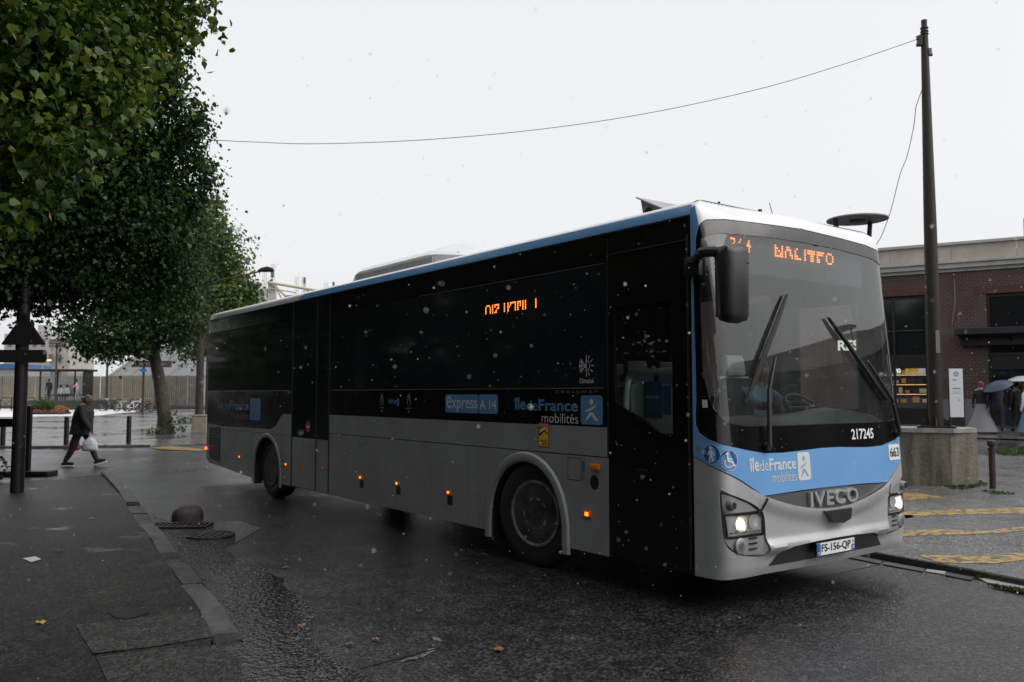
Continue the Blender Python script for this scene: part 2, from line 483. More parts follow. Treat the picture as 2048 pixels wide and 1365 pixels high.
# plaza and crossing road on the far left
plaza = [G2(*p) for p in ((-300, 898), (0, 896), (215, 896), (330, 893), (420, 889), (560, 880))] + [(-4, 34), (-6, 70), (-14, 74), (-60, 74), (-60, 30)]
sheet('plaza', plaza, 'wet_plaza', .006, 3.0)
kb = MB()
pts = [gnd(x, y) for x, y in ((-200, 899), (0, 896), (110, 895.5), (215, 894.5), (300, 893.5))]
for p, q in zip(pts, pts[1:]):
    c = (p + q) / 2; L_ = (q - p).length; kb.box((c.x, c.y, .02), (L_ - .01, .14, .07), Matrix.Rotation(math.atan2(q.y - p.y, q.x - p.x), 3, 'Z'))
tag(kb.build('plaza_kerb', 'kerb_stone'), 'low dark kerb across the far street behind the walking man', 'kerb')
mat('white_marking', (.78, .79, .80), .35, 0, 0, (.70, .71, .72), 2)
wp = [G2(*p) for p in ((-60, 836), (20, 835), (90, 834), (175, 833), (200, 832), (230, 828), (290, 823.5), (240, 820.5), (150, 818), (60, 813), (-60, 811))]
sheet('white_paved_area', wp, 'white_marking', .02, 4)
mat('worn_yellow', (.40, .255, .05), .4, 0, 0, (.06, .058, .054), 13, (.47, .55), bump=(60, .3))
yl = [G2(*p) for p in ((300, 896), (340, 893), (412, 900), (404, 903), (352, 901), (318, 899))]
sheet('yellow_marking', yl, 'worn_yellow', .012, .5)
# raised right-hand island with worn yellow bars
ISL = .055
isl = [(x, y) for x, y in KR[:4]] + [G2(1560, 1082), (5.2, 11.2), (6, 17), (9, 21.0), (16, 22.0), (40, 22), (40, 4)]
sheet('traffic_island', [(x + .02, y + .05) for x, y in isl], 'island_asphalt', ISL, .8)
fr = MB()
for p, q in zip(KR[:4], KR[1:5]):
    a, b = Vector((*p, 0)), Vector((*q, 0)); c = (a + b) / 2
    fr.box((c.x + .02, c.y + .065, ISL / 2 - .01), ((b - a).length, .05, ISL + .02), Matrix.Rotation(math.atan2(b.y - a.y, b.x - a.x), 3, 'Z'))
tag(fr.build('island_edge', 'wet_stone'), kind='structure')
GI = lambda px, py: tuple(gnd(px, py, ISL).xy)
for k, pp in enumerate((((1800, 985), (1860, 990), (1888, 996), (1840, 1001), (1800, 1001)), ((1800, 1024), (1900, 1021), (2048, 1016), (2080, 1020), (2080, 1028), (1950, 1029), (1850, 1033), (1800, 1030)),
        ((1800, 1064), (1870, 1059), (1960, 1063), (2048, 1055), (2060, 1060), (1990, 1068), (1880, 1071), (1800, 1074)), ((1838, 1112), (1930, 1112), (2048, 1107), (2070, 1120), (1980, 1128), (1880, 1126)))):
    P = [GI(*p) for p in pp]
    n_ = len(P)
    sheet('yellow_bar', ragged(P, .1, .03, 40 + k), 'worn_yellow', ISL + .004, .3)
# kerb slabs and open joint along the island
slabs = tag(bpy.data.objects.new('kerb', None), 'flat pale kerb slabs lying along the right-hand traffic island', 'kerb'); link(slabs)
for pp in (((1955, 1157), (2048, 1170), (2120, 1185), (2120, 1192), (2048, 1183), (1975, 1168)), ((1855, 1141), (1893, 1146), (1888, 1151), (1850, 1145)), ((1770, 1126), (1850, 1140), (1846, 1146), (1766, 1131)), ((1895, 1147), (1950, 1157), (1942, 1163), (1890, 1153)), ((1690, 1109), (1765, 1124), (1760, 1130), (1680, 1114))):
    MB().prism([G2(*p) for p in pp], -.02, .012).build('kerb_slab', 'granite' if pp[0][0] in (1955, 1855) else 'kerb_stone', slabs)
def strip(name, a, b, w, m, h):
    a, b = Vector((*G2(*a), 0)), Vector((*G2(*b), 0)); t = (b - a).normalized(); n_ = Vector((-t.y, t.x, 0)) * w
    P = [a - n_, b - n_, b + n_, a + n_]
    return tag(mkobj(name, [(p.x, p.y, gz(p.x, p.y) + h) for p in P], [(0, 1, 2, 3)], m), kind='structure')
mat('joint_tar', (.008, .008, .008), .35)
strip('road_joint', (1605, 1161), (1755, 1131), .007, 'joint_tar', .005)
strip('road_joint', (720, 1338), (880, 1298), .010, 'joint_tar', .005)
mat('worn_white', (.16, .16, .16), .4, 0, 0, (.022, .022, .022), 11, (.46, .56))
sheet('worn_marking', ragged([G2(*p) for p in ((838, 1312), (862, 1298), (866, 1282), (858, 1274), (872, 1272), (880, 1284), (874, 1300), (846, 1316), (800, 1326), (798, 1322))], .06, .02, 91), 'worn_white', .005, .2)
# street ironwork in the gutter
MATS_c = 'iron'
c = gnd(422, 1073)
mc = thing('manhole_cover', 'round iron manhole cover in the flooded gutter', 'manhole cover', (c.x, c.y, 0))
MB().lathe([(.27, -.01), (.27, .022), (.25, .026), (.245, .018), (0, .018)], 36).build('cover_plate', 'iron', mc, True)
for k in range(5): MB().box(((k - 2) * .09, 0, .021), (.035, .36 - abs(k - 2) * .05, .01)).build('raised_rib', 'iron', mc)
c = gnd(355, 1054)
dg_ = thing('drain_grate', 'slotted iron drain grate beside the kerb stones', 'drain grate', (c.x, c.y, 0), R(4))
MB().box((0, .17, .012), (.78, .04, .03)).box((0, -.17, .012), (.78, .04, .03)).build('grate_frame', 'iron', dg_)
for k in range(12): MB().box((-.37 + k * .067, 0, .012), (.03, .30, .022)).build('grate_bar', 'iron', dg_)
c = gnd(375, 1040)
mb = MB()
mb.lathe([(.30, -.02), (.30, .10), (.29, .17), (.255, .235), (.19, .285), (.10, .31), (0, .318)], 26)
mb.v = [(x * (1 + .05 * mnoise.noise(Vector((x * 6, y * 6, z * 6)))), y * (1 + .05 * mnoise.noise(Vector((x * 6, y * 6, z * 6 + 9)))), z) for x, y, z in mb.v]
st_ = mb.build('stone_bollard', 'wet_stone', None, True, 60); st_.location = (c.x, c.y, 0)
st_.scale = (.66, .66, .62)
tag(st_, 'low dark domed stone bollard standing in the flooded gutter', 'bollard')
# broken tar patch on the pavement, drain lid near the far end
sheet('tar_patch', ragged([tuple(gnd(*p, KH).xy) for p in ((218, 1224), (250, 1218), (300, 1216), (296, 1228), (250, 1240), (232, 1236))], .05, .03, 77), 'joint_tar', lambda a, b: ph(a, b) + .005, .2)
# fallen leaves and litter
mat('leaf_orange', (.22, .10, .03), .5); mat('leaf_yellow', (.42, .30, .04), .5); mat('leaf_brown', (.12, .07, .035), .5); mat('litter_white', (.8, .8, .8), .5)
def leaf_shape(s):
    P = [(0, -.5), (.3, -.35), (.42, 0), (.25, .35), (0, .6), (-.25, .35), (-.42, 0), (-.3, -.35)]
    vs = [(x * s, y * s, .012 * (1 if i % 2 else .2) + abs(x) * .1 * s) for i, (x, y) in enumerate(P)] + [(0, 0, .004)]
    return vs, [(i, (i + 1) % 8, 8) for i in range(8)]
FL = [(82, 1249, 'leaf_yellow', 'yellow fallen leaf alone on the dark pavement', KH), (605, 1255, 'leaf_orange', 'bright orange fallen leaf at the edge of the gutter water', 0), (592, 1268, 'leaf_brown', 'brown fallen leaf lying in the edge of the gutter water', 0),
      (998, 1303, 'leaf_orange', 'orange fallen leaf in the middle of the bare road', 0), (752, 1283, 'leaf_orange', 'small orange fallen leaf left of the worn pale mark on the road', 0), (700, 1292, 'leaf_brown', 'dark curled fallen leaf at the foot of the road joint', 0),
      (572, 1138, 'leaf_brown', 'small tan fallen leaf on the road right of the manhole cover', 0), (475, 1176, 'leaf_brown', 'brown leaf floating in the gutter beside the kerb stones', 0), (362, 1287, 'leaf_brown', 'brown fallen leaf on the pale pavement patch', .03),
      (308, 1284, 'leaf_orange', 'orange fallen leaf on the pale pavement patch', .03), (838, 1226, 'leaf_brown', 'faint brown leaf on the road beside the bus', 0), (183, 1039, 'leaf_yellow', 'pale yellow leaf on the pavement near the kerb', KH), (118, 1104, 'leaf_brown', 'pale brown leaf on the pavement right of the small puddle', KH)]
for k, (x, y, m_, lb_, h_) in enumerate(FL):
    p = gnd(x, y, h_)
    vs, fs = leaf_shape(.06 if k % 3 else .078)
    o = mkobj('fallen_leaf', vs, fs, m_, None, True); o.location = (p.x, p.y, h_ + .009); o.rotation_euler = (RND.uniform(-.1, .1), RND.uniform(-.1, .1), RND.uniform(0, 6))
    tag(o, lb_, 'leaf', 'fallen leaves on the wet ground')
p = gnd(404, 1190, .05)
o = mkobj('paper_scrap', [(-.03, -.02, 0), (.03, -.025, .01), (.035, .02, 0), (-.02, .03, .015), (0, 0, .025)], [(0, 1, 4), (1, 2, 4), (2, 3, 4), (3, 0, 4)], 'litter_white'); o.location = (p.x, p.y, .01)
tag(o, 'crumpled white paper scrap against the kerb stone', 'litter')
# ================================================================== the bus
BP0 = Vector((1.4005, 6.6747, 0)); BR = Vector((-0.595008, 0.80372, 0)); BL = Vector((0.80372, 0.595008, 0)); BF = -BR
BC = BP0 + BL * 1.275
BROT = math.atan2(BF.y, BF.x)
def b2w(x, y, z): return BC + BF * x + BL * y + Vector((0, 0, z))
def sidepx(px, py, y0=-1.275):
    r = ray(px, py); q = BC + BL * y0
    t = (q - CAM).dot(BL) / r.dot(BL); p = CAM + r * t
    return (p - BC).dot(BF), p.z
def xpx(px, py, x0):
    r = ray(px, py); q = BC + BF * x0
    t = (q - CAM).dot(BF) / r.dot(BF); p = CAM + r * t
    return (p - BC).dot(BL), p.z
# curved front: plan curve by arc length, raked and rounded in height
_pl = [(0, -1.275), (0.10, -1.275), (0.195, -1.27), (0.265, -1.243), (0.302, -1.18), (0.322, -1.05), (0.341, -0.8), (0.355, -0.4), (0.36, 0)]
_pl = _pl + [(x, -y) for x, y in _pl[-2::-1]]
_pl = catmull(_pl, 10)
_acc = [0.0]
for _i in range(1, len(_pl)): _acc.append(_acc[-1] + math.hypot(_pl[_i][0] - _pl[_i - 1][0], _pl[_i][1] - _pl[_i - 1][1]))
UH = _acc[-1] / 2
_acc = np.array(_acc) - UH; _px = np.array([p[0] for p in _pl]); _py = np.array([p[1] for p in _pl])
_zz = np.array([.25, .32, .45, .7, .95, 1.15, 1.35, 1.8, 2.3, 2.7, 2.95, 3.05, 3.12, 3.165, 3.19])
_dx = np.array([-.05, -.02, 0, 0, -.008, -.02, -.035, -.07, -.125, -.18, -.215, -.235, -.265, -.31, -.358])
_kz = np.array([0, 3.05, 3.10, 3.135, 3.165, 3.19]); _kk = np.array([1.275, 1.275, 1.272, 1.26, 1.225, 1.14]) / 1.275
def fmap(u, z, off=0.0):
    x = float(np.interp(u, _acc, _px)); y = float(np.interp(u, _acc, _py))
    xa, xb = float(np.interp(u - .02, _acc, _px)), float(np.interp(u + .02, _acc, _px))
    ya, yb = float(np.interp(u - .02, _acc, _py)), float(np.interp(u + .02, _acc, _py))
    n = Vector((yb - ya, -(xb - xa))); n = n.normalized() if n.length > 1e-9 else Vector((1, 0))
    x += float(np.interp(z, _zz, _dx)) * min(1, x / 0.34)
    y *= float(np.interp(z, _kz, _kk))
    return Vector((x + n.x * off, y + n.y * off, z))
def frontpx(px, py):
    u, z = -0.9, 1.0; best = 1e9
    for ui in np.linspace(-UH, UH, 25):
        for zi in np.linspace(.3, 3.15, 15):
            p = fmap(ui, zi); q = prj(b2w(*p)); d = (q[0] - px) ** 2 + (q[1] - py) ** 2
            if d < best: best = d; u, z = ui, zi
    for _ in range(14):
        f0 = prj(b2w(*fmap(u, z))); fu = prj(b2w(*fmap(u + .01, z))); fz = prj(b2w(*fmap(u, z + .01)))
        a, b, c, d = (fu[0] - f0[0]) / .01, (fz[0] - f0[0]) / .01, (fu[1] - f0[1]) / .01, (fz[1] - f0[1]) / .01
        det = a * d - b * c
        if abs(det) < 1e-6: break
        ex, ey = px - f0[0], py - f0[1]
        u += max(-.1, min(.1, 0.8 * (d * ex - b * ey) / det)); z += max(-.1, min(.1, 0.8 * (-c * ex + a * ey) / det))
        u = max(-UH, min(UH, u)); z = max(.25, min(3.19, z))
    return u, z
FP = lambda pts: [frontpx(*p) for p in pts]
mir = lambda pts: [(-u, z) for u, z in pts]

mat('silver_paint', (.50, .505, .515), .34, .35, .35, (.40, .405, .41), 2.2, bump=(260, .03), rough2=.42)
mat('shaded_silver', (.33, .335, .345), .4, .3, .15, (.25, .25, .25), 1.6, (0.4, 0.75), rough2=.5)  # the same silver paint, darkened so the colour carries the sides' shade
mat('blue_paint', (.16, .37, .69), .35, 0, .5, (.135, .325, .62), 1.2)
mat('white_paint', (.74, .75, .76), .35, 0, .4, (.60, .61, .61), 2.4, (0.45, 0.8))
mat('tinted_glass', (.010, .0125, .016), .05, 0, 0, (.018, .021, .025), .5, spec=.45, rough2=.09, rscale=1.5)  # faint blotches in the base colour stand in for dim reflections
mat('gloss_black', (.006, .006, .007), .12, 0, .3, rough2=.2, rscale=4)
mat('black_plastic', (.014, .014, .015), .42, bump=(300, .05))
mat('grey_plastic', (.27, .272, .277), .40, .25, bump=(400, .04))
mat('badge_grey', (.12, .122, .126), .4, .5, .2)
mat('rubber', (.012, .012, .012), .6, bump=(30, .2))
mat('chrome', (.68, .68, .69), .25, .75)
mat('rim_metal', (.09, .09, .09), .5, .4, 0, (.03, .029, .028), 6)
mat('ring_metal', (.30, .30, .30), .35, .6, 0, (.14, .14, .135), 8)
mat('yellow_plastic', (.55, .52, .12), .5)
mat('sticker_white', (.74, .74, .74), .5)
mat('sticker_blue', (.015, .10, .33), .45)
mat('sky_blue_print', (.15, .38, .66), .5)
mat('idf_blue', (.085, .22, .42), .5)
mat('pale_print', (.62, .62, .60), .5)
mat('faint_print', (.16, .16, .165), .5)
mat('sticker_yellow', (.62, .46, .03), .5)
mat('sticker_red', (.42, .03, .04), .5)
mat('sticker_green', (.03, .16, .08), .5)
mat('ink_black', (.008, .008, .008), .5)
mat('amber_lens', (.75, .20, .01), .25)
mat('amber_lit', (.9, .22, .01), .3, emit=((1, .20, .015), 3.2))
mat('red_lit', (.9, .05, .01), .3, emit=((1, .12, .02), 3.0))
mat('lamp_lit', (1, .9, .7), .3, emit=((1, .76, .46), 12.0))
mat('led_lit', (1, .4, .1), .4, emit=((1, .21, .03), 3.0))
mat('interior_pale', (.68, .76, .73), .5, col2=(.60, .67, .65), nscale=2)
mat('interior_dark', (.02, .021, .022), .7)
mat('interior_grey', (.09, .095, .10), .6)
mat('dash_green', (.16, .20, .19), .45, col2=(.10, .13, .125), nscale=3)
mat('rail_pale', (.82, .88, .85), .3)
mat('seat_cloth', (.05, .07, .12), .9)
def glass_mat(name, tint, film=0.05, boost=1.9, rough=.015):
    m = bpy.data.materials.new(name); m.use_nodes = True; nt = m.node_tree; nt.nodes.clear(); L = nt.links
    out = nt.nodes.new('ShaderNodeOutputMaterial'); tr = nt.nodes.new('ShaderNodeBsdfTransparent'); tr.inputs[0].default_value = (*tint, 1)
    gl = nt.nodes.new('ShaderNodeBsdfGlossy'); gl.inputs['Roughness'].default_value = rough; gl.inputs[0].default_value = (.95, .98, .97, 1)
    df = nt.nodes.new('ShaderNodeBsdfDiffuse'); df.inputs[0].default_value = (.62, .66, .66, 1)
    fr = nt.nodes.new('ShaderNodeFresnel'); fr.inputs['IOR'].default_value = 1.5
    mu = nt.nodes.new('ShaderNodeMath'); mu.operation = 'MULTIPLY'; mu.inputs[1].default_value = boost; mu.use_clamp = True
    L.new(fr.outputs[0], mu.inputs[0])
    tc = nt.nodes.new('ShaderNodeTexCoord'); no = nt.nodes.new('ShaderNodeTexNoise'); no.inputs['Scale'].default_value = 2.5; no.inputs['Detail'].default_value = 8
    L.new(tc.outputs['Object'], no.inputs['Vector'])
    mr = nt.nodes.new('ShaderNodeMapRange'); mr.inputs['From Min'].default_value = .3; mr.inputs['From Max'].default_value = .7
    mr.inputs['To Min'].default_value = film * .6; mr.inputs['To Max'].default_value = film * 1.4
    L.new(no.outputs[0], mr.inputs[0])
    m1 = nt.nodes.new('ShaderNodeMixShader'); m2 = nt.nodes.new('ShaderNodeMixShader')
    L.new(mr.outputs[0], m1.inputs[0]); L.new(tr.outputs[0], m1.inputs[1]); L.new(df.outputs[0], m1.inputs[2])
    L.new(mu.outputs[0], m2.inputs[0]); L.new(m1.outputs[0], m2.inputs[1]); L.new(gl.outputs[0], m2.inputs[2])
    L.new(m2.outputs[0], out.inputs[0]); MATS[name] = m; return m
glass_mat('windscreen_glass', (.72, .77, .75), .03, 1.45)
glass_mat('side_clear_glass', (.92, .95, .93), .006, 1.2)
glass_mat('lens_glass', (.97, .97, .97), .0, 1.2)

BUS = thing('coach_bus', 'long silver and black coach with light blue front panel pulling out onto the wet road', 'bus', BC, BROT)
rmap = lambda a, z, off=0.0: Vector((a, -1.275 - off, z))
lmap = lambda a, z, off=0.0: Vector((-a, 1.275 + off, z))
REAR = -12.12
RECT = lambda a0, z0, a1, z1: [(a0, z0), (a1, z0), (a1, z1), (a0, z1)]
def bpart(name, mb, m, parent=None, smooth=False, label=None, sharp=35):
    o = mb.build(name, m, parent or BUS, smooth, sharp)
    if label: o['label'] = label
    return o

# ---- roof with rounded edges
RP = [(1.275, 3.05), (1.272, 3.10), (1.26, 3.135), (1.225, 3.165), (1.14, 3.19), (.9, 3.205), (.55, 3.222), (0, 3.235)]
RP = catmull(RP, 4)
RPF = RP + [(-y, z) for y, z in RP[-2::-1]]
def roof_pt(a, k):
    y, z = RPF[k]
    if z > 3.19: z = 3.19 + (z - 3.19) * sst(0, -0.7, a) * sst(REAR, REAR + .8, a)
    e = max(0, (REAR + 0.12 - a) / .12)
    return Vector((a, -y * (1 - .02 * e), z - .06 * e * e))
avals = [0, -.05, -.12, -.2, -.3, -.45, -.7] + list(np.linspace(-1.5, REAR + 1, 10)) + [REAR + .5, REAR + .12, REAR + .05, REAR]
vs = [roof_pt(a, k) for a in avals for k in range(len(RPF))]; n = len(RPF)
fs = [(i * n + k, i * n + k + 1, (i + 1) * n + k + 1, (i + 1) * n + k) for i in range(len(avals) - 1) for k in range(n - 1)]
ROOF = bpart('roof', MB().add(vs, fs), 'white_paint', smooth=True, sharp=50)
_rl = [0.0]
for i in range(1, len(RP)): _rl.append(_rl[-1] + math.hypot(RP[i][0] - RP[i - 1][0], RP[i][1] - RP[i - 1][1]))
def cmap(a, t, off=0.0):
    y = float(np.interp(t, _rl, [p[0] for p in RP])); z = float(np.interp(t, _rl, [p[1] for p in RP]))
    return Vector((a, -(y + off), z + off * .3))
def cmapl(a, t, off=0.0):
    v = cmap(-a, t, off); v.y = -v.y; return v
bpart('cantrail_stripe', patch([(-7.75, .004), (0, .004), (0, .088), (-7.55, .088), (-7.68, .06)], cmap, off=.007, th=.004, step=.12), 'blue_paint', smooth=True)
bpart('cantrail_stripe', patch([(0, .004), (7.75, .004), (7.6, .088), (0, .088)], cmapl, off=.007, th=.004, step=.12), 'blue_paint', smooth=True)
bpart('roof_gutter', MB().box((-6.05, -1.277, 3.046), (12.1, .012, .012)), 'black_plastic')

# ---- right side: dark backing, then panels standing proud with open joints
def arch(c, rx, top, z0=.26, n=18):
    rz = top - .30
    return [(c - rx, z0)] + [(c - rx * math.cos(math.pi * k / n), .30 + rz * math.sin(math.pi * k / n) ** .82) for k in range(n + 1)] + [(c + rx, z0)]
AF, AR = -2.135, -8.97
def notch_panel(a0, a1, z0, z1, c, rx, top):
    return [(a0, z0)] + arch(c, rx, top, z0) + [(a1, z0), (a1, z1), (a0, z1)]
bk = [(REAR, .42), (AR - .58, .26)] + arch(AR, .58, .97)[1:-1] + [(AR + .58, .26), (AF - .60, .26)] + arch(AF, .60, 1.02)[1:-1] + [(AF + .60, .26), (-.96, .26), (-.96, 3.05), (REAR, 3.05)]
bpart('side_backing', patch(bk, rmap, off=-.014, th=0), 'interior_dark')
bpart('side_backing', patch([(-p[0], p[1]) for p in bk if p[0] < -4.5] + RECT(4.3, .26, 4.3, 3.05)[1:3], lmap, off=-.014, th=0), 'interior_dark')
SV = 'shaded_silver'
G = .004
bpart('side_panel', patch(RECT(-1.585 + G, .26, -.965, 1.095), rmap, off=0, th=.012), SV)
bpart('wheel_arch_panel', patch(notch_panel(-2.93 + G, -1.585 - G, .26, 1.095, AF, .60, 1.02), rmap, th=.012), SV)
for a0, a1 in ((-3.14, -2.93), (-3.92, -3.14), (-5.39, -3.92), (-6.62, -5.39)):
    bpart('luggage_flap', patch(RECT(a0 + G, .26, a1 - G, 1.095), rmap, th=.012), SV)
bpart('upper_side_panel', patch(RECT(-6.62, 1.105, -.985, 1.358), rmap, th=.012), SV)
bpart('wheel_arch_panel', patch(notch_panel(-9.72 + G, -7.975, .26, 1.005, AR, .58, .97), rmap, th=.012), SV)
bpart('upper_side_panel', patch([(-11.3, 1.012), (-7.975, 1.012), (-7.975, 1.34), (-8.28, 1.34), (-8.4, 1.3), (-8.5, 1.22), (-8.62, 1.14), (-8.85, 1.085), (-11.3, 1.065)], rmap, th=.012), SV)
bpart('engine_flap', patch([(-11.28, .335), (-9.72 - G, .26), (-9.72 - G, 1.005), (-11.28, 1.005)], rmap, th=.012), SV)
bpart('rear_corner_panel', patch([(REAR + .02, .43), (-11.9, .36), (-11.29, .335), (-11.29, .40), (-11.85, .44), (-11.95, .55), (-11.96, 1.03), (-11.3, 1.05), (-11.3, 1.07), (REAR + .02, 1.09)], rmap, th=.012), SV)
gr = bpart('engine_grille', patch(RECT(-11.96, .42, -11.29, 1.05), rmap, off=-.010, th=.002), 'black_plastic')
for k in range(11):
    bpart('louvre', MB().box((-11.625, -1.272, .46 + k * .055), (.62, .016, .028), Matrix.Rotation(R(25), 3, 'X')), 'black_plastic', gr)
# black glazed upper side
lowb = [(-6.62, 1.362), (-.985, 1.362), (-.985, 1.695), (-6.62, 1.695)]
bpart('lower_band', patch(lowb, rmap, th=.012), 'gloss_black')
bpart('lower_band', patch([(REAR + .02, 1.095), (-11.3, 1.075), (-8.85, 1.09), (-8.6, 1.15), (-8.48, 1.24), (-8.39, 1.31), (-8.27, 1.348), (-7.975, 1.348), (-7.975, 1.695), (REAR + .02, 1.695)], rmap, th=.012), 'gloss_black')
for a0, a1 in ((-2.82, -.985), (-4.72, -2.82), (-6.62, -4.72), (-9.95, -7.975), (REAR + .02, -9.95)):
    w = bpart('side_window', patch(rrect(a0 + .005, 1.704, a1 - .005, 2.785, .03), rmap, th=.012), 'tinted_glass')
    bpart('header_panel', patch(RECT(a0 + .003, 2.797, a1 - .003, 3.045), rmap, th=.012), 'gloss_black')
mat('trim_line', (.30, .30, .31), .3, .6)
bpart('window_trim', MB().box((-3.8, -1.2765, 1.6995), (5.6, .004, .007)), 'trim_line')
bpart('window_trim', MB().box((-10.05, -1.2765, 1.6995), (4.1, .004, .007)), 'trim_line')
# middle door, two leaves
for a0, a1 in ((-7.945, -7.085), (-7.055, -6.655)):
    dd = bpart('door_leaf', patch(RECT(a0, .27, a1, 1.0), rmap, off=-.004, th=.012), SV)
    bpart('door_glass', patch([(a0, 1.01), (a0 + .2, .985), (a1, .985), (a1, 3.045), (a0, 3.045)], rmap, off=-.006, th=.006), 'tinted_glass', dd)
bpart('no_entry_sticker', patch(ellipse(-7.36, 1.17, .085, .085), rmap, off=-.003, th=0), 'sticker_red')
bpart('no_entry_bar', patch(RECT(-7.42, 1.155, -7.30, 1.185), rmap, off=-.0015, th=0), 'sticker_white')
for a in (-7.965, -7.07, -6.638): bpart('door_seal', MB().box((a, -1.272, 1.66), (.022, .012, 2.77)), 'rubber')
for a, m_ in ((-7.55, 'amber_lens'), (-6.83, 'amber_lens')):
    bpart('reflector', MB().box((a, -1.277, .60), (.06, .012, .045), bev=.004), m_)
# marker lamps with flap handles
for px_, py_, hnd in ((480, 914, 0), (573, 929, 0), (722, 955, 1), (795, 967, 1), (898, 985, 1), (1175, 1028, 0)):
    a, z = sidepx(px_, py_)
    s_ = 1.0 if px_ < 1100 else 1.25
    hz = bpart('marker_lamp', MB().box((a, -1.282, z), (.085 * s_, .02, .045 * s_), bev=.008), 'amber_lens', smooth=True)
    bpart('lit_bulb', MB().box((a + .008, -1.2945, z), (.034 * s_, .004, .026 * s_), bev=.001), 'amber_lit', hz)
    if hnd: bpart('flap_handle', patch(rrect(a - .03, z - .135, a + .075, z - .035, .012), rmap, off=.002, th=.012), 'black_plastic')
a, z = sidepx(1192, 934)
t_ = bpart('turn_signal', MB().box((a, -1.287, z), (.11, .03, .055), bev=.012), 'amber_lens', smooth=True)
a, z = sidepx(1189, 965)
bpart('air_vent', patch(ellipse(a, z, .055, .065), rmap, off=.003, th=.006), 'black_plastic')
a, z = sidepx(1149, 938)
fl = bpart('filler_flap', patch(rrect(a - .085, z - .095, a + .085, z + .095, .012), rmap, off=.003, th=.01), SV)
bpart('flap_edge', patch(rrect(a - .092, z - .102, a + .092, z + .102, .016), rmap, holes=[rrect(a - .087, z - .097, a + .087, z + .097, .012)], off=.0015, th=.002), 'ink_black', fl)
a, z = sidepx(1167, 932)
bpart('green_sticker', patch(RECT(a - .02, z - .05, a + .02, z + .04), rmap, off=.002, th=0), 'sticker_green')
bpart('white_sticker', patch(RECT(a - .02, z - .12, a + .02, z - .06), rmap, off=.002, th=0), 'faint_print')
# wheel arch trims
def arch_trim(c, rx, top, w, m_):
    pts = arch(c, rx, top, .20)
    return MB().tube([(p[0], -1.278, p[1]) for p in pts], w, 8, flat=.55)
bpart('arch_trim', arch_trim(AF, .615, 1.04, .05, SV), 'shaded_silver', smooth=True)
bpart('arch_trim', arch_trim(AR, .595, .985, .035, SV), 'shaded_silver', smooth=True)
for c, rx, top in ((AF, .60, 1.02), (AR, .58, .97)):
    pts = [(p[0], p[1]) for p in arch(c, rx, top, .18)]
    mb = MB(); q = len(pts)
    mb.add([(p[0], -1.26, p[1]) for p in pts] + [(p[0], -.75, p[1]) for p in pts], [(i, i + 1, q + i + 1, q + i) for i in range(q - 1)])
    mb.add([(c - rx, -.75, .15), (c + rx, -.75, .15), (c + rx, -.75, top), (c - rx, -.75, top)], [(0, 1, 2, 3)])
    bpart('wheel_well', mb, 'interior_dark')
bpart('mud_flap', MB().box((AR - .60, -1.1, .34), (.02, .32, .36)), 'rubber')
bpart('mud_flap', MB().box((AF - .58, -1.1, .30), (.02, .32, .30)), 'rubber')

# ---- wheels
def wheel(cx_, y, steer, side=-1, front=True):
    mb = MB()
    prof = [(.30, -.13), (.40, -.145), (.46, -.14), (.492, -.12), (.50, -.08)]
    for g_ in (-.06, 0.0, .06): prof += [(.50, g_ - .008), (.488, g_ - .006), (.488, g_ + .006), (.50, g_ + .008)]
    prof += [(.50, .08), (.492, .12), (.46, .14), (.40, .145), (.30, .13)]
    Mx = Matrix.Rotation(R(90), 4, 'X')
    e = bpy.data.objects.new('wheel', None); link(e, BUS); e.location = (cx_, y, .50); e.rotation_euler = (0, 0, steer + (math.pi if side > 0 else 0))
    e.empty_display_size = .1
    mb.lathe(prof, 40, Mx, closed=True); mb.build('tyre', 'rubber', e, True)
    rim = MB()
    rim.lathe([(.31, .135), (.285, .14), (.278, .11), (.255, .085), (.24, .02 if front else .0), (.19, .03 if front else -.06), (.175, .06 if front else -.08), (.10, .065 if front else -.08), (.095, .14 if front else -.02), (0.0, .145 if front else -.02)], 40, Mx)
    rim.build('rim', 'rim_metal', e, True)
    MB().lathe([(.322, .130), (.318, .146), (.300, .150), (.284, .142), (.276, .112)], 40, Mx).build('rim_ring', 'ring_metal' if front else 'rim_metal', e, True)
    for k in range(10):
        a_ = k * math.pi / 5 + .2
        nb = MB().lathe([(.017, .07), (.017, .125), (.010, .13), (0, .13)], 6, Mx)
        o = nb.build('wheel_nut', 'rim_metal', e); o.location = (.143 * math.cos(a_), -(0 if front else -.14), .143 * math.sin(a_))
        if front:
            ind = MB().box((.143 * math.cos(a_) + .018 * math.sin(a_), -.125, .143 * math.sin(a_) - .018 * math.cos(a_)), (.022, .02, .05), Matrix.Rotation(-a_, 3, 'Y'))
            ind.lathe([(.024, .098), (.024, .122), (.017, .122)], 8, Matrix.Translation((.143 * math.cos(a_), 0, .143 * math.sin(a_))) @ Mx)
            ind.build('nut_indicator', 'yellow_plastic', e)
    for k in range(10):
        a_ = k * math.pi / 5
        hb = MB().lathe([(.026, .0), (.026, .004), (0, .004)], 10, Matrix.Translation((.245 * math.cos(a_), -.083, .245 * math.sin(a_))) @ Mx)
        hb.build('hand_hole', 'ink_black', e)
    return e
wheel(-2.07, -1.09, R(9)); wheel(-8.90, -1.08, 0, front=False)
wheel(-2.07, 1.09, R(9), 1); wheel(-8.90, 1.08, 0, 1, front=False)

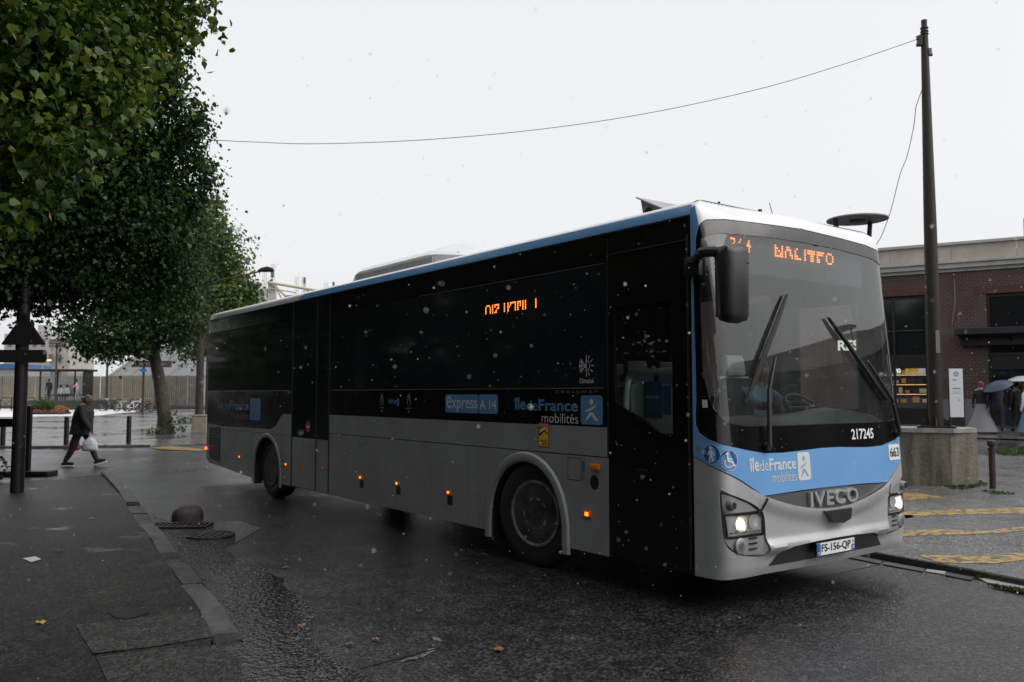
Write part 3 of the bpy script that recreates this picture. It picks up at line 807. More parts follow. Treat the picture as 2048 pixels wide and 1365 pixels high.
# ---- underside, rear and left side
bpart('underbody', MB().box((-6.3, 0, .42), (11.3, 1.44, .28)), 'interior_dark')
bpart('underbody_skirt', MB().box((-5.5, 0, .40), (5.4, 2.2, .2)), 'interior_dark')
rr = MB()
rr.add([Vector((REAR, s * 1.25, z)) for z in (.42, 3.08) for s in (-1, 1)], [(0, 1, 3, 2)])
bpart('rear_panel', rr, 'silver_paint')
bpart('rear_bumper_lamp', MB().box((REAR + .03, -1.285, .62), (.06, .03, .05), bev=.008), 'red_lit', smooth=True)
lb = [(-AF - .60, .26)]
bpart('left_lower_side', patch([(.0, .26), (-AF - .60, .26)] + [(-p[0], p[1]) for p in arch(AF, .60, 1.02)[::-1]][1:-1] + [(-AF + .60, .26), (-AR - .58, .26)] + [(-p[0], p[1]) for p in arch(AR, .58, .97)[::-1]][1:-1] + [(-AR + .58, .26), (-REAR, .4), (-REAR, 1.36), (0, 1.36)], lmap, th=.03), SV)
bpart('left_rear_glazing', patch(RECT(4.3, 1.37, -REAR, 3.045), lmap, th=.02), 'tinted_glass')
frame_holes = [rrect(.12, 1.50, 1.02, 2.52, .06), rrect(1.12, 1.62, 2.55, 2.70, .06), rrect(2.65, 1.62, 4.2, 2.70, .06)]
lf = bpart('left_window_frame', patch(RECT(.0, 1.36, 4.3, 3.045), lmap, holes=frame_holes, th=.05), 'gloss_black')
for h in frame_holes: bpart('window_pane', patch(h, lmap, off=-.02, th=0), 'side_clear_glass', lf)

# ---- front door
wpoly = [sidepx(*p) for p in ((1228, 800), (1246, 817), (1285, 839), (1316, 867), (1345, 868), (1342, 600), (1226, 612))]
door = bpart('front_door', patch(RECT(-.955, .265, -.012, 3.045), rmap, holes=[wpoly], off=-.004, th=.03), 'gloss_black')
bpart('door_glass', patch(wpoly, rmap, off=-.016, th=0), 'side_clear_glass', door)
bpart('door_seal', MB().box((-.492, -1.281, 2.86), (.9, .006, .012)), 'rubber', door)
bpart('door_seal', MB().box((-.035, -1.281, 1.6), (.02, .008, 2.6)), 'rubber', door)
bpart('door_handle', MB().box((-.55, -1.284, 1.02), (.12, .01, .025), bev=.004), 'black_plastic', door)
bpart('seam_line', MB().box((-2.6, -1.2765, 2.791), (3.2, .003, .005)), 'trim_line')

# ---- curved front panels (right half traced from the photo, left half mirrored)
Wr = FP([(1667, 894), (1637, 896), (1600, 901), (1565, 905), (1528, 906), (1490, 899), (1450, 890), (1415, 878), (1399, 866), (1391, 850), (1388, 830)])
Wr += [(-UH + .045, z) for z in (1.6, 1.9, 2.2, 2.5)] + FP([(1392, 475), (1398, 452), (1412, 441), (1450, 440), (1512, 447), (1606, 460)])
Wr[0] = (0, Wr[0][1]); wtop = frontpx(1667, 471)[1]
Wr = [(max(u, -UH + .035), z) for u, z in Wr] + [(0, wtop)]
ws_out = Wr + mir(Wr[1:-1])[::-1]
zin = lambda z: z
gin = [(0, 1.40), (-.6, 1.395), (-1.0, 1.40), (-1.2, 1.43), (-UH + .22, 1.55), (-UH + .12, 1.8), (-UH + .13, 2.3), (-UH + .17, 2.72), (-UH + .24, 2.86), (-1.05, 2.915), (-.5, 2.94), (0, 2.945)]
gin = gin + mir(gin[1:-1])[::-1]
bpart('windscreen', patch(gin, fmap, off=-.006, th=0, step=.06), 'windscreen_glass', smooth=True, sharp=60)
bpart('windscreen_surround', patch(ws_out, fmap, holes=[gin], off=0, th=.012, step=.05), 'gloss_black', smooth=True, sharp=50)
Br = FP([(1667, 973), (1600, 981), (1527, 992), (1510, 980), (1480, 960), (1440, 940), (1405, 922)])
Br[0] = (0, Br[0][1]); zb = frontpx(1388, 911)[1]
itop = max(range(len(Wr)), key=lambda i: Wr[i][1] - .25 * abs(Wr[i][0] + UH))
it = next(i for i in range(len(Wr)) if Wr[i][1] > 2.93)
half = Br + [(-UH + .002, zb), (-UH + .002, 3.10), (Wr[it][0] - .03, 3.115), (Wr[it][0], Wr[it][1] + .004)]
offW = [(u - (.004 if u < -1 else 0), z - (.004 if z < 1.3 else 0)) for u, z in Wr[:it]]
full = half + offW[::-1] + mir(offW[1:]) + mir(half)[::-1][:-1]
bpart('front_panel', patch(full, fmap, off=.004, th=.012, step=.06), 'blue_paint', smooth=True, label='light blue panel under and around the windscreen', sharp=50)
vis = [(-UH + .002, 3.105), (Wr[it][0] - .03, 3.12)] + [(u, z + .006) for u, z in Wr[it:]] + [(u, z + .006) for u, z in mir(Wr[it:-1])[::-1]] + [(-Wr[it][0] + .03, 3.12), (UH - .002, 3.105), (UH - .002, 3.19), (-UH + .002, 3.19)]
bpart('front_roof_visor', patch(vis, fmap, off=.002, th=.01, step=.05), 'white_paint', smooth=True, sharp=60)
# silver bumper with its smile ridge
def zs(u): return .72 + .165 * (abs(u) / .93) ** 2
def fbump(u, z, off=0.0):
    e = 0.0
    if abs(u) < 1.02:
        k = sst(1.02, .80, abs(u))
        q = zs(u) - z
        e += k * (.046 * (1 - sst(.012, .14, q) * .9))
        e += k * .032 * math.exp(-((z - .475) / .045) ** 2)
        e -= .02 * k * sst(.44, .40, z)
    return fmap(u, z, off + e)
zc = FP([(1667, 975)])[0][1]
# headlamp cluster opening
CL = FP([(1439, 985), (1462, 990), (1500, 1005), (1519, 1019), (1528, 1033), (1531, 1075), (1534, 1111), (1490, 1113), (1466, 1105), (1451, 1088), (1443, 1050)])
CL = catmull(CL, 3, True)
GRl = FP([(1541, 1131), (1562, 1103), (1582, 1092), (1625, 1083)])
GR_ = [(0, .325), (GRl[0][0], .325), GRl[0], GRl[1], GRl[2], (GRl[3][0], .475), (0, .478)]
GR_ = GR_[1:] + mir(GR_[1:-1])[::-1]
bo = [(-UH + .001, .262), (UH - .001, .262), (UH - .001, 1.2)] + mir([(u, z - .008) for u, z in [(-UH + .001, zb)] + Br[::-1]])[:-1] + []
bo = [(-UH + .001, .262), (UH - .001, .262)] + mir([(-UH + .001, zb - .008)] + [(u - .004, z - .008) for u, z in Br[:1:-1]]) + [(u, zs(u)) for u in np.linspace(.90, -.90, 31)] + [(u - .004, z - .008) for u, z in Br[2:]] + [(-UH + .001, zb - .008)]
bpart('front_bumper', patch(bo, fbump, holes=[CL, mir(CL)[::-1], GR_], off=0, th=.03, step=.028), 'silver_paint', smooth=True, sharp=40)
sm = [(Br[2][0] + .02, Br[2][1] - .006), (0, Br[0][1] - .004), (-Br[2][0] - .02, Br[2][1] - .006)] + [(u, zs(u) - .02) for u in np.linspace(.90, -.90, 21)]
bpart('badge_panel', patch(sm, fmap, off=.003, th=.012, step=.05), 'badge_grey', smooth=True)
iv = MB()
vs_, fs_, w_, y0_, y1_ = text2d('IVECO', .021, 1.15)
ivu0, ivu1, ivz0, ivz1 = -.335, .335, .745, .865
bmv = [(ivu0 + v[0] / w_ * (ivu1 - ivu0), ivz0 + (v[1] - y0_) / (y1_ - y0_) * (ivz1 - ivz0)) for v in vs_]
cnt = {}
for f in fs_:
    for i in range(len(f)): cnt[(f[i], f[(i + 1) % len(f)])] = 1
nb = len(bmv)
iv.add([fmap(u, z, .034) for u, z in bmv] + [fmap(u, z, .006) for u, z in bmv], fs_ + [(b, a, nb + a, nb + b) for a, b in cnt if (b, a) not in cnt])
bpart('badge_letters', iv, 'chrome')
for sgn in (1, -1):
    se = FP([(1526, 994), (1529, 998), (1524, 1020), (1518, 1027), (1515, 1025), (1521, 1016)])
    bpart('bumper_seam', patch(se if sgn > 0 else mir(se)[::-1], fbump, off=.003, th=0, step=.03), 'ink_black')
ca = FP([(1636, 1021), (1688, 1014), (1686, 1035), (1672, 1044), (1656, 1044)])
bpart('camera_housing', patch(ca, fmap, off=.075, th=.07), 'gloss_black')
gb = bpart('lower_grille', patch(GR_, fmap, off=-.012, th=0, step=.06), 'black_plastic', smooth=True)
# number plate
PL = [(-.285, .357), (.245, .357), (.245, .457), (-.285, .457)]
pm = lambda u, z, off=0.0: fmap(0, .41, .03 + off) + Vector((0, u, z - .41))
pl = bpart('number_plate', patch(PL, pm, off=.012, th=.012), 'sticker_white')
bpart('plate_frame', patch(rrect(-.292, .35, .252, .464, .008), pm, holes=[PL], off=.014, th=.02), 'black_plastic', pl)
bpart('plate_band', patch(RECT(-.283, .36, -.235, .454), pm, off=.014, th=0), 'sticker_blue', pl)
bpart('plate_band', patch(RECT(.197, .36, .243, .405), pm, off=.014, th=0), 'sticker_blue', pl)
bpart('plate_letters', lettering(MB(), 'FS-156-QP', -.222, .371, .187, .444, pm, .0145, .02), 'ink_black', pl)
mb = lettering(MB(), 'F', -.267, .366, -.25, .386, pm, .0155, .01); lettering(mb, '78', .204, .368, .236, .396, pm, .0155, .01)
bpart('plate_small_letters', mb, 'sticker_white', pl)
bpart('region_star', patch([(.22 + (.017 if k % 2 else .007) * math.cos(k * math.pi / 6), .429 + (.017 if k % 2 else .007) * math.sin(k * math.pi / 6)) for k in range(12)], pm, off=.0145, th=0), 'sticker_red', pl)
# headlamps
def mirrorable(name, builder, m_, parent=None, smooth=False):
    for sgn in (1, -1):
        mf = fmap if sgn > 0 else None
        o = bpart(name, builder(sgn), m_, parent[sgn] if parent else None, smooth)
        yield o
def S(sgn, pts): return pts if sgn > 0 else mir(pts)[::-1]
LO = FP([(1449, 1031), (1520, 1026), (1528, 1034), (1529, 1067), (1455, 1077)])
LI = FP([(1451, 1033), (1519, 1028), (1526.5, 1035.5), (1527.5, 1065), (1456.5, 1074)])
TU = FP([(1442, 989), (1462, 993), (1498, 1008), (1519, 1022), (1449, 1028), (1443, 1010)])
FG = FP([(1449, 1080), (1529, 1071), (1532, 1109), (1490, 1111), (1468, 1103), (1455, 1090)])
PC = FP([(1484, 1049), (1508, 1043), (1481, 1093), (1464, 1011), (1519, 1055)])
mat('lamp_reflector', (.86, .86, .87), .32, .15)
mat('lens_dark', (.03, .03, .032), .15)
def disc(mb, c, r, off0, off1, sgn, n=20, rin=0.0):
    """a short bowl or barrel on the front surface around c"""
    u, z = (c[0] * sgn, c[1])
    p = fmap(u, z, off0); p2 = fmap(u, z, off1)
    ax = Vector((1, 0, 0)); 
    ring = lambda q, rr_: [q + Vector((0, rr_ * math.cos(k * 2 * math.pi / n), rr_ * math.sin(k * 2 * math.pi / n))) for k in range(n)]
    A = ring(p, r); B = ring(p2, rin if rin else r)
    fs_ = [(k, (k + 1) % n, n + (k + 1) % n, n + k) for k in range(n)] + [tuple(range(n, 2 * n))]
    return mb.add(A + B, fs_)
for sgn in (1, -1):
    cl = bpart('headlamp_cluster', patch(S(sgn, CL), fmap, off=-.05, th=0, step=.05), 'grey_plastic', smooth=True)
    bpart('upper_trim', patch(S(sgn, TU), fmap, off=-.012, th=.04, step=.05), 'grey_plastic', cl, True)
    mb = MB(); disc(mb, PC[3], .045, -.02, .03, sgn, 18, .034); bpart('washer_nozzle', mb, 'grey_plastic', cl, True)
    mb = MB(); disc(mb, PC[3], .026, .028, .034, sgn, 14); bpart('nozzle_cap', mb, 'black_plastic', cl)
    bpart('lamp_frame', patch(S(sgn, LO), fmap, holes=[S(sgn, LI)], off=.004, th=.05, step=.03), 'gloss_black', cl, True)
    bpart('lamp_bowl', patch(S(sgn, LI), fmap, off=-.022, th=0, step=.04), 'lamp_reflector', cl)
    mb = MB(); disc(mb, PC[0], .062, -.003, -.020, sgn, 22, .034); bpart('projector_ring', mb, 'chrome', cl, True)
    mb = MB(); disc(mb, PC[0], .042, -.018, .0, sgn, 18, .028); bpart('lit_projector', mb, 'lamp_lit', cl, True)
    mb = MB(); disc(mb, PC[1], .055, -.003, -.021, sgn, 20, .016); bpart('high_beam_bowl', mb, 'lamp_reflector', cl, True)
    mb = MB()
    for k in range(9): u_ = (LI[4][0] + .03 + k * .036) * sgn; mb.box(fmap(u_, LI[4][1] + .022, -.01), (.01, .018, .01))
    bpart('led_strip', mb, 'chrome', cl)
    bpart('lamp_lens', patch(S(sgn, LI), fmap, off=-.001, th=0, step=.05), 'lens_glass', cl, True)
    bpart('fog_lamp_trim', patch(S(sgn, FG), fmap, off=-.006, th=.05, step=.05), 'grey_plastic', cl, True)
    mb = MB(); disc(mb, PC[2], .062, .004, .012, sgn, 20, .05); bpart('fog_lamp_ring', mb, 'grey_plastic', cl, True)
    mb = MB(); disc(mb, PC[2], .036, .0125, .016, sgn, 16, .026); bpart('fog_lamp', mb, 'ring_metal', cl, True)
    for zq in (.555, .515, .475):
        if sgn > 0 or True:
            bpart('trim_rib', patch([(sgn * -1.03, zq), (sgn * -.95, zq), (sgn * -.95, zq + .012), (sgn * -1.03, zq + .012)][::sgn], fmap, off=.004, th=.012), 'black_plastic', cl)
mb = MB(); bpart('tow_cover', patch(ellipse(-UH + .06, zb + .05, .018, .024), fmap, off=.006, th=.002), 'grey_plastic')

# ---- lettering and stickers on the front
def logo(mapf, parent, u0, z0, h, off, c_text, c_bg, c_fig, c_sub, w_icon=None, sx=1.0):
    """two-line place name and the walking figure in a rounded square; h = icon height, u0 left end of the text"""
    W1 = h * 2.62 * sx
    up = lambda s_, a0, a1, b0, b1, bold: lettering(MB(), s_, a0, b0, a1, b1, mapf, off, bold)
    zt = z0 + h * .42
    a = [('\u00eele', .0, .20, .0, .50, .022), ('de', .215, .395, .0, .40, -.006), ('France', .41, 1.0, -.01, .43, .022)]
    for s_, f0, f1, g0, g1, bo_ in a: bpart('logo_letters', up(s_, u0 + f0 * W1, u0 + f1 * W1, zt + g0 * h, zt + g1 * h, bo_), c_text, parent)
    bpart('logo_letters', up('mobilit\u00e9s', u0 + .46 * W1, u0 + 1.0 * W1, z0 - .02 * h, z0 + .34 * h, -.008), c_sub, parent)
    i0 = u0 + W1 + .10 * h * sx; iw = .78 * h * sx
    bg = bpart('logo_plate', patch(rrect(i0, z0 - .03 * h, i0 + iw, z0 + 1.0 * h, .13 * h), mapf, off=off, th=.001), c_bg, parent)
    P = lambda pts: [(i0 + iw * x, z0 + h * (y - .03)) for x, y in pts]
    fg = MB()
    patch(P(ellipse(.5, .80, .085, .10, 14)), mapf, off=off + .0015, th=0, mb=fg)
    patch(P([(.2, .50), (.33, .53), (.55, .62), (.72, .72), (.74, .74), (.66, .62), (.48, .51), (.3, .455), (.2, .46)]), mapf, off=off + .0015, th=0, mb=fg)
    patch(P([(.22, .14), (.38, .40), (.50, .45), (.60, .40), (.72, .25), (.84, .15), (.70, .13), (.60, .22), (.50, .33), (.36, .22), (.25, .12)]), mapf, off=off + .0015, th=0, mb=fg)
    bpart('logo_figure', fg, c_fig, bg if parent is None else parent)
f1 = frontpx(1497, 960)
logo(fmap, None, f1[0] + .01, FP([(1560, 962)])[0][1] - .005, .215, .0065, 'pale_print', 'pale_print', 'sky_blue_print', 'pale_print', sx=.97)
n0 = xpx(1702, 880, .315); n1 = xpx(1744, 856, .305); n0 = (n0[0], (n0[1] + n1[1]) / 2 - .05); n1 = (n1[0], n0[1] + .10)
bpart('fleet_number', lettering(MB(), '217245', n0[0] - .01, n0[1] + .005, n1[0], n1[1] - .005, fmap, .003, .02), 'sticker_white')
n0 = xpx(1776, 919, .31); n1 = xpx(1799, 891, .30); n0 = (n0[0], (n0[1] + n1[1]) / 2 - .062); n1 = (n1[0], n0[1] + .124)
st = bpart('number_sticker', patch(rrect(n0[0], n0[1] - .005, n1[0], n1[1] + .01, .008), fmap, off=.007, th=.001), 'sticker_white')
bpart('sticker_digits', lettering(MB(), '663', n0[0] + .02, n0[1] + .022, n1[0] - .02, n1[1] - .018, fmap, .0085, .015), 'ink_black', st)
c = frontpx(1423, 909)
s1 = bpart('round_sticker', patch(ellipse(c[0], c[1], .077, .077, 28), fmap, off=.0065, th=0), 'sticker_white')
bpart('sticker_disc', patch(ellipse(c[0], c[1], .073, .073, 28), fmap, off=.0075, th=0), 'sticker_blue', s1)
fg = MB()
patch(ellipse(c[0], c[1] + .048, .014, .014, 12), fmap, off=.0085, th=0, mb=fg)
patch([(c[0] + x, c[1] + z) for x, z in ((-.012, .032), (.012, .032), (.034, -.006), (.027, -.01), (.012, .012), (.013, -.01), (.022, -.055), (.012, -.056), (0, -.022), (-.012, -.056), (-.022, -.055), (-.013, -.01), (-.012, .012), (-.027, -.01), (-.034, -.006))], fmap, off=.0085, th=0, mb=fg)
bpart('sticker_figure', fg, 'sticker_white', s1)
c = frontpx(1458, 921)
s1 = bpart('round_sticker', patch(ellipse(c[0], c[1], .077, .077, 28), fmap, off=.0065, th=0), 'sticker_white')
bpart('sticker_disc', patch(ellipse(c[0], c[1], .073, .073, 28), fmap, off=.0075, th=0), 'sticker_blue', s1)
fg = MB()
patch(ellipse(c[0] - .014, c[1] + .048, .012, .012, 12), fmap, off=.0085, th=0, mb=fg)
def fbar(a0, b0, a1, b1, w, mb):
    d = Vector((a1 - a0, b1 - b0)); n_ = Vector((-d.y, d.x)).normalized() * w
    patch([(a0 + n_.x, b0 + n_.y), (a0 - n_.x, b0 - n_.y), (a1 - n_.x, b1 - n_.y), (a1 + n_.x, b1 + n_.y)], fmap, off=.0085, th=0, mb=mb)
for q in ((-.014, .034, -.008, -.01, .007), (-.010, .012, .02, .008, .0045), (-.008, -.008, .022, -.010, .006), (.020, -.008, .036, -.044, .006), (.034, -.044, .052, -.036, .005)):
    fbar(c[0] + q[0], c[1] + q[1], c[0] + q[2], c[1] + q[3], q[4], fg)
arc_ = [(c[0] - .006 + .036 * math.cos(R(q)), c[1] - .022 + .036 * math.sin(R(q))) for q in range(130, 350, 20)]
arc2 = [(c[0] - .006 + .028 * math.cos(R(q)), c[1] - .022 + .028 * math.sin(R(q))) for q in range(330, 120, -20)]
patch(arc_ + arc2, fmap, off=.0085, th=0, mb=fg)
bpart('sticker_figure', fg, 'sticker_white', s1)
# ---- lettering on the right side
e0 = sidepx(891, 829); e1 = sidepx(996, 789)
xs = sidepx(957, 810)[0]
pl1 = bpart('line_plate', patch(rrect(e0[0], 1.445, xs - .004, 1.642, .025), rmap, off=.002, th=.002), 'idf_blue')
bpart('line_plate', patch(rrect(xs + .004, 1.445, e1[0], 1.642, .025), rmap, off=.002, th=.002), 'idf_blue')
LM = []
mb = lettering(MB(), 'e', e0[0] + .03, 1.49, e0[0] + .125, 1.625, rmap, .0035, .0)
bpart('line_letters', mb, 'pale_print', pl1); mb = MB(); lettering(mb, 'xpress', e0[0] + .135, 1.45, xs - .02, 1.585, rmap, .0035, .0)
bpart('line_letters', mb, 'pale_print', pl1); mb = MB(); lettering(mb, 'A 14', xs + .03, 1.49, e1[0] - .03, 1.59, rmap, .0035, .0)
bpart('line_letters', mb, 'pale_print', pl1)
i0 = sidepx(1028, 797)[0]
logo(rmap, None, i0, 1.385, .25, .0025, 'idf_blue', 'idf_blue', 'pale_print', 'pale_print', sx=1.48)
i0 = sidepx(432, 800)[0]
logo(rmap, None, i0 + .1, 1.22, .36, .0025, 'idf_blue', 'idf_blue', 'faint_print', 'faint_print', sx=1.75)
bpart('model_letters', lettering(MB(), 'CROSSWAY', sidepx(1112, 785)[0], 1.655, sidepx(1196, 785)[0], 1.68, rmap, .0025, 0, spacing=1.5), 'faint_print')['kind'] = 'stuff'
# air-conditioning mark
c = (sidepx(1173, 732)[0], sidepx(1173, 732)[1])
mb = MB()
def bar(a0, b0, a1, b1, w):
    d = Vector((a1 - a0, b1 - b0)); n_ = Vector((-d.y, d.x)).normalized() * w
    patch([(a0 + n_.x, b0 + n_.y), (a0 - n_.x, b0 - n_.y), (a1 - n_.x, b1 - n_.y), (a1 + n_.x, b1 + n_.y)], rmap, off=.0025, th=0, mb=mb)
bar(c[0], c[1] - .095, c[0], c[1] + .095, .004)
for an in (150, 180, 210):
    ca_, sa_ = math.cos(R(an)), math.sin(R(an))
    bar(c[0], c[1], c[0] + .10 * ca_, c[1] + .10 * sa_ * .95, .0035)
    for q in (.05, .075):
        for da in (-40, 40): bar(c[0] + q * ca_, c[1] + q * sa_, c[0] + q * ca_ + .028 * math.cos(R(an + da)), c[1] + q * sa_ + .028 * math.sin(R(an + da)), .003)
pts = [(c[0] + .045 * math.cos(R(q)), c[1] + .045 * math.sin(R(q))) for q in range(-90, 91, 18)]
for p, q in zip(pts, pts[1:]): bar(p[0], p[1], q[0], q[1], .003)
for an in (-65, -33, 0, 33, 65): bar(c[0] + .065 * math.cos(R(an)), c[1] + .065 * math.sin(R(an)), c[0] + .10 * math.cos(R(an)), c[1] + .10 * math.sin(R(an)), .004)
lettering(mb, 'Climatis\u00e9', c[0] - .095, c[1] - .155, c[0] + .095, c[1] - .112, rmap, .0025, .0)
bpart('climate_mark', mb, 'pale_print')
# blind-spot sticker
a0, a1, z0, z1 = sidepx(1077, 870)[0], sidepx(1098, 870)[0], 1.145, 1.375
ab = bpart('blind_spot_sticker', patch(RECT(a0, z0, a1, z1), rmap, off=.002, th=0), 'sticker_red')
bpart('sticker_field', patch(RECT(a0 + .01, z0 + .01, a1 - .01, z1 - .035), rmap, off=.003, th=0), 'sticker_yellow', ab)
bpart('sticker_letters', lettering(MB(), 'ATTENTION', a0 + .01, z1 - .028, a1 - .01, z1 - .01, rmap, .003, .0), 'sticker_white', ab)
mb = lettering(MB(), 'ANGLES', a0 + .025, z0 + .05, a1 - .025, z0 + .072, rmap, .004, .02); lettering(mb, 'MORTS', a0 + .03, z0 + .018, a1 - .03, z0 + .042, rmap, .004, .02)
patch([(a0 + .012, z0 + .10), (a0 + .09, z0 + .15), (a1 - .012, z0 + .125), (a1 - .012, z0 + .14), (a0 + .09, z0 + .165), (a0 + .012, z0 + .13)], rmap, off=.004, th=0, mb=mb)
patch([(a0 + .012, z0 + .165), (a0 + .06, z0 + .19), (a0 + .012, z0 + .193)], rmap, off=.004, th=0, mb=mb)
bpart('sticker_letters', mb, 'ink_black', ab)
bpart('sticker_vehicle', patch([(a0 + .03, z0 + .135), (a0 + .10, z0 + .17), (a0 + .11, z0 + .185), (a0 + .04, z0 + .155)], rmap, off=.005, th=0), 'sticker_white', ab)
# small partner marks: flame - place name - flame
for px_ in (764, 818):
    a, z = sidepx(px_, 800)
    fm = MB()
    outer = [(a + .042 * math.cos(q) * (1 - .25 * math.sin(q)), z + .075 * math.sin(q)) for q in np.linspace(0, 2 * math.pi, 20, endpoint=False)]
    inner = [(a + .022 * math.cos(q) * (1 - .5 * math.sin(q)), z - .022 + .05 * math.sin(q)) for q in np.linspace(0, 2 * math.pi, 16, endpoint=False)]
    patch(outer, rmap, holes=[inner], off=.0025, th=0, mb=fm)
    patch(RECT(a - .06, z - .105, a + .06, z - .094), rmap, off=.0025, th=0, mb=fm)
    patch(ellipse(a, z - .14, .02, .016, 8), rmap, off=.0025, th=0, mb=fm)
    bpart('partner_mark', fm, 'faint_print')
a, z = sidepx(777, 804)
mb = lettering(MB(), '\u00eeledeFrance', a, z - .02, a + .21, z + .04, rmap, .0025, .02)
patch(rrect(a + .22, z - .05, a + .27, z + .045, .01), rmap, off=.0025, th=0, mb=mb)
bpart('partner_mark', mb, 'idf_blue')

# ---- LED destination displays
DISP_S = ['.###..#.####....#..#.#####.###.#.#.......#', '#...#.#.#..#....#..#.#...#.#.#.#.#.......#', '#...#.#...##....#..##....#.#.#.#.#.......#', '#...#.#..#......#..#.....#.#...#.#.......#', '#...#.#.##......#..#.....#.#...#.#.......#']
a0, z0 = sidepx(972, 622); a1, z1 = sidepx(1072, 607)
mb = MB(); nc = len(DISP_S[0])
for r_, row in enumerate(DISP_S):
    for c_, ch in enumerate(row):
        if ch == '#':
            a = a0 + (a1 - a0) * c_ / (nc - 1); z = 2.56 - r_ * .019
            patch(RECT(a - .0075, z - .0065, a + .0075, z + .0065), rmap, off=.0022, th=0, mb=mb)
bpart('side_display', mb, 'led_lit')['kind'] = 'stuff'
GL = {'2': ['####.', '...#.', '..#..', '.#...', '#####'], '6': ['..#..', '.#...', '####.', '#..#.', '####.'], '4': ['...#.', '..##.', '.####', '...#.', '...#.'],
      'N': ['#...#', '##..#', '#.#.#', '#..##', '#####'], 'A': ['.##..', '.###.', '#..#.', '#..##', '#...#'], 'L': ['.#...', '#....', '#....', '##...', '####.'], 'I': ['#', '#', '#', '#', '#'],
      'T': ['#####', '#####', '..##.', '..##.', '..##.'], 'F': ['#####', '####.', '#....', '##...', '##...'], 'O': ['.###.', '#...#', '#...#', '#...#', '.###.']}
dm = MB()
LEDX = .06
def led_word(word, ua, ub, zt, ch_h):
    cols = []
    for ch in word:
        g = GL[ch]
        for c_ in range(len(g[0])): cols.append([g[r_][c_] for r_ in range(5)])
        cols.append(['.'] * 5)
    n_ = len(cols) - 1; du = (ub - ua) / n_
    for c_, col in enumerate(cols):
        for r_, v in enumerate(col):
            if v == '#':
                y = ua + du * c_; z = zt - ch_h * r_ / 4
                dm.add([(LEDX, y - du * .42, z - ch_h * .085), (LEDX, y + du * .42, z - ch_h * .085), (LEDX, y + du * .42, z + ch_h * .085), (LEDX, y - du * .42, z + ch_h * .085)], [(0, 1, 2, 3)])
ya, za = xpx(1551, 497, LEDX); yb, zb2 = xpx(1668, 511, LEDX)
led_word('NALITFO', ya, yb, (za + zb2) / 2 + .012, .085)
y2a, z2a = xpx(1462, 492, LEDX); y2b, _ = xpx(1503, 497, LEDX)
led_word('264', y2a, y2b, (za + zb2) / 2 + .012, .085)
bpart('destination_display', dm, 'led_lit')['kind'] = 'stuff'
bpart('display_box', MB().box((LEDX - .07, 0, 2.80), (.10, 2.0, .30), bev=.01), 'interior_dark')
bpart('display_cover', patch(RECT(-1.02, 2.64, 1.02, 2.97), lambda u, z, off=0: Vector((LEDX - .012 + off, u, z)), th=0), 'interior_grey')

# ---- mirrors
def mirror(side, head, arm):
    mb = MB().tube(catmull([Vector(p) for p in arm], 5), .040, 10)
    o = bpart('mirror_arm', mb, 'black_plastic', smooth=True)
    hd = MB().box((0, 0, 0), (.16, .235, .57), bev=.07)
    hd.v = [(x * (1.0 + .25 * z), y * (1.0 + .16 * z) - .03 * max(0, z), z + (.02 if z > .2 and y > 0 else 0)) for x, y, z in hd.v]; hd.xf(Matrix.Translation(head) @ Matrix.Rotation(R(6) * side, 4, 'Z'))
    h = bpart('mirror_head', hd, 'black_plastic', smooth=True, sharp=60)
    gl = MB().box((0, 0, 0), (.004, .18, .46)); gl.xf(Matrix.Translation(Vector(head) + Vector((-.077, 0, -.01))) @ Matrix.Rotation(R(6) * side, 4, 'Z'))
    bpart('mirror_glass', gl, 'chrome', h)
    bd = MB().box((0, 0, 0), (.156, .2, .006)); bd.xf(Matrix.Translation(Vector(head) + Vector((0, 0, .155))) @ Matrix.Rotation(R(6) * side, 4, 'Z'))
    bpart('mirror_seam', bd, 'ink_black', h)
MX = .47
my, mz1 = xpx(1464, 497, MX); _, mz0 = xpx(1464, 641, MX)
mz = (mz0 + mz1) / 2
mirror(-1, (MX, my, mz), [(-.02, -1.27, mz + .22), (.12, -1.33, mz + .24), (.30, my - .11, mz + .25), (MX, my - .03, mz + .23)])
mirror(1, (-.10, 1.42, 1.98), [(-.08, 1.27, 2.42), (-.10, 1.33, 2.42), (-.11, 1.40, 2.38), (-.10, 1.42, 2.2)])
bpart('mirror_bracket', MB().box((.03, -1.285, mz + .19), (.16, .05, .16), bev=.02), 'black_plastic', smooth=True)
c = FP([(1411, 545)])[0]
# ---- wipers
def wiper(base, joint, b0, b1, knee=None):
    def P(p, o_):
        if p[0] < 1640: return fmap(*frontpx(*p), o_)
        x = .32
        for _ in range(8):
            y, z = xpx(p[0], p[1], x); y = max(-1.2, min(1.2, y)); x = fmap(y * 1.01, z).x
        return fmap(y * 1.01, z, o_)
    root = MB().tube([P(base, .01), P(base, .05)], .03, 10)
    arm = MB().tube([P(base, .045), P(knee or base, .055), P(joint, .05)], [.02, .016, .010], 8)
    o = bpart('wiper_arm', arm, 'black_plastic', smooth=True); 
    root.build('wiper_pivot', 'black_plastic', o, True)
    bl = [Vector(P((b0[0] + (b1[0] - b0[0]) * t, b0[1] + (b1[1] - b0[1]) * t), .03)) for t in np.linspace(0, 1, 8)]
    mb = MB().tube(bl, [.008, .016, .02, .022, .022, .02, .016, .006], 6)
    bl2 = [Vector(P((b0[0] + (b1[0] - b0[0]) * t, b0[1] + (b1[1] - b0[1]) * t), .012)) for t in np.linspace(0, 1, 8)]
    mb.tube(bl2, .007, 5)
    mb.build('wiper_blade', 'rubber', o, True)
wiper((1530, 893), (1541, 715), (1486, 806), (1569, 590), (1527, 780))
wiper((1789, 868), (1724, 723), (1766, 800), (1652, 636), (1772, 800))
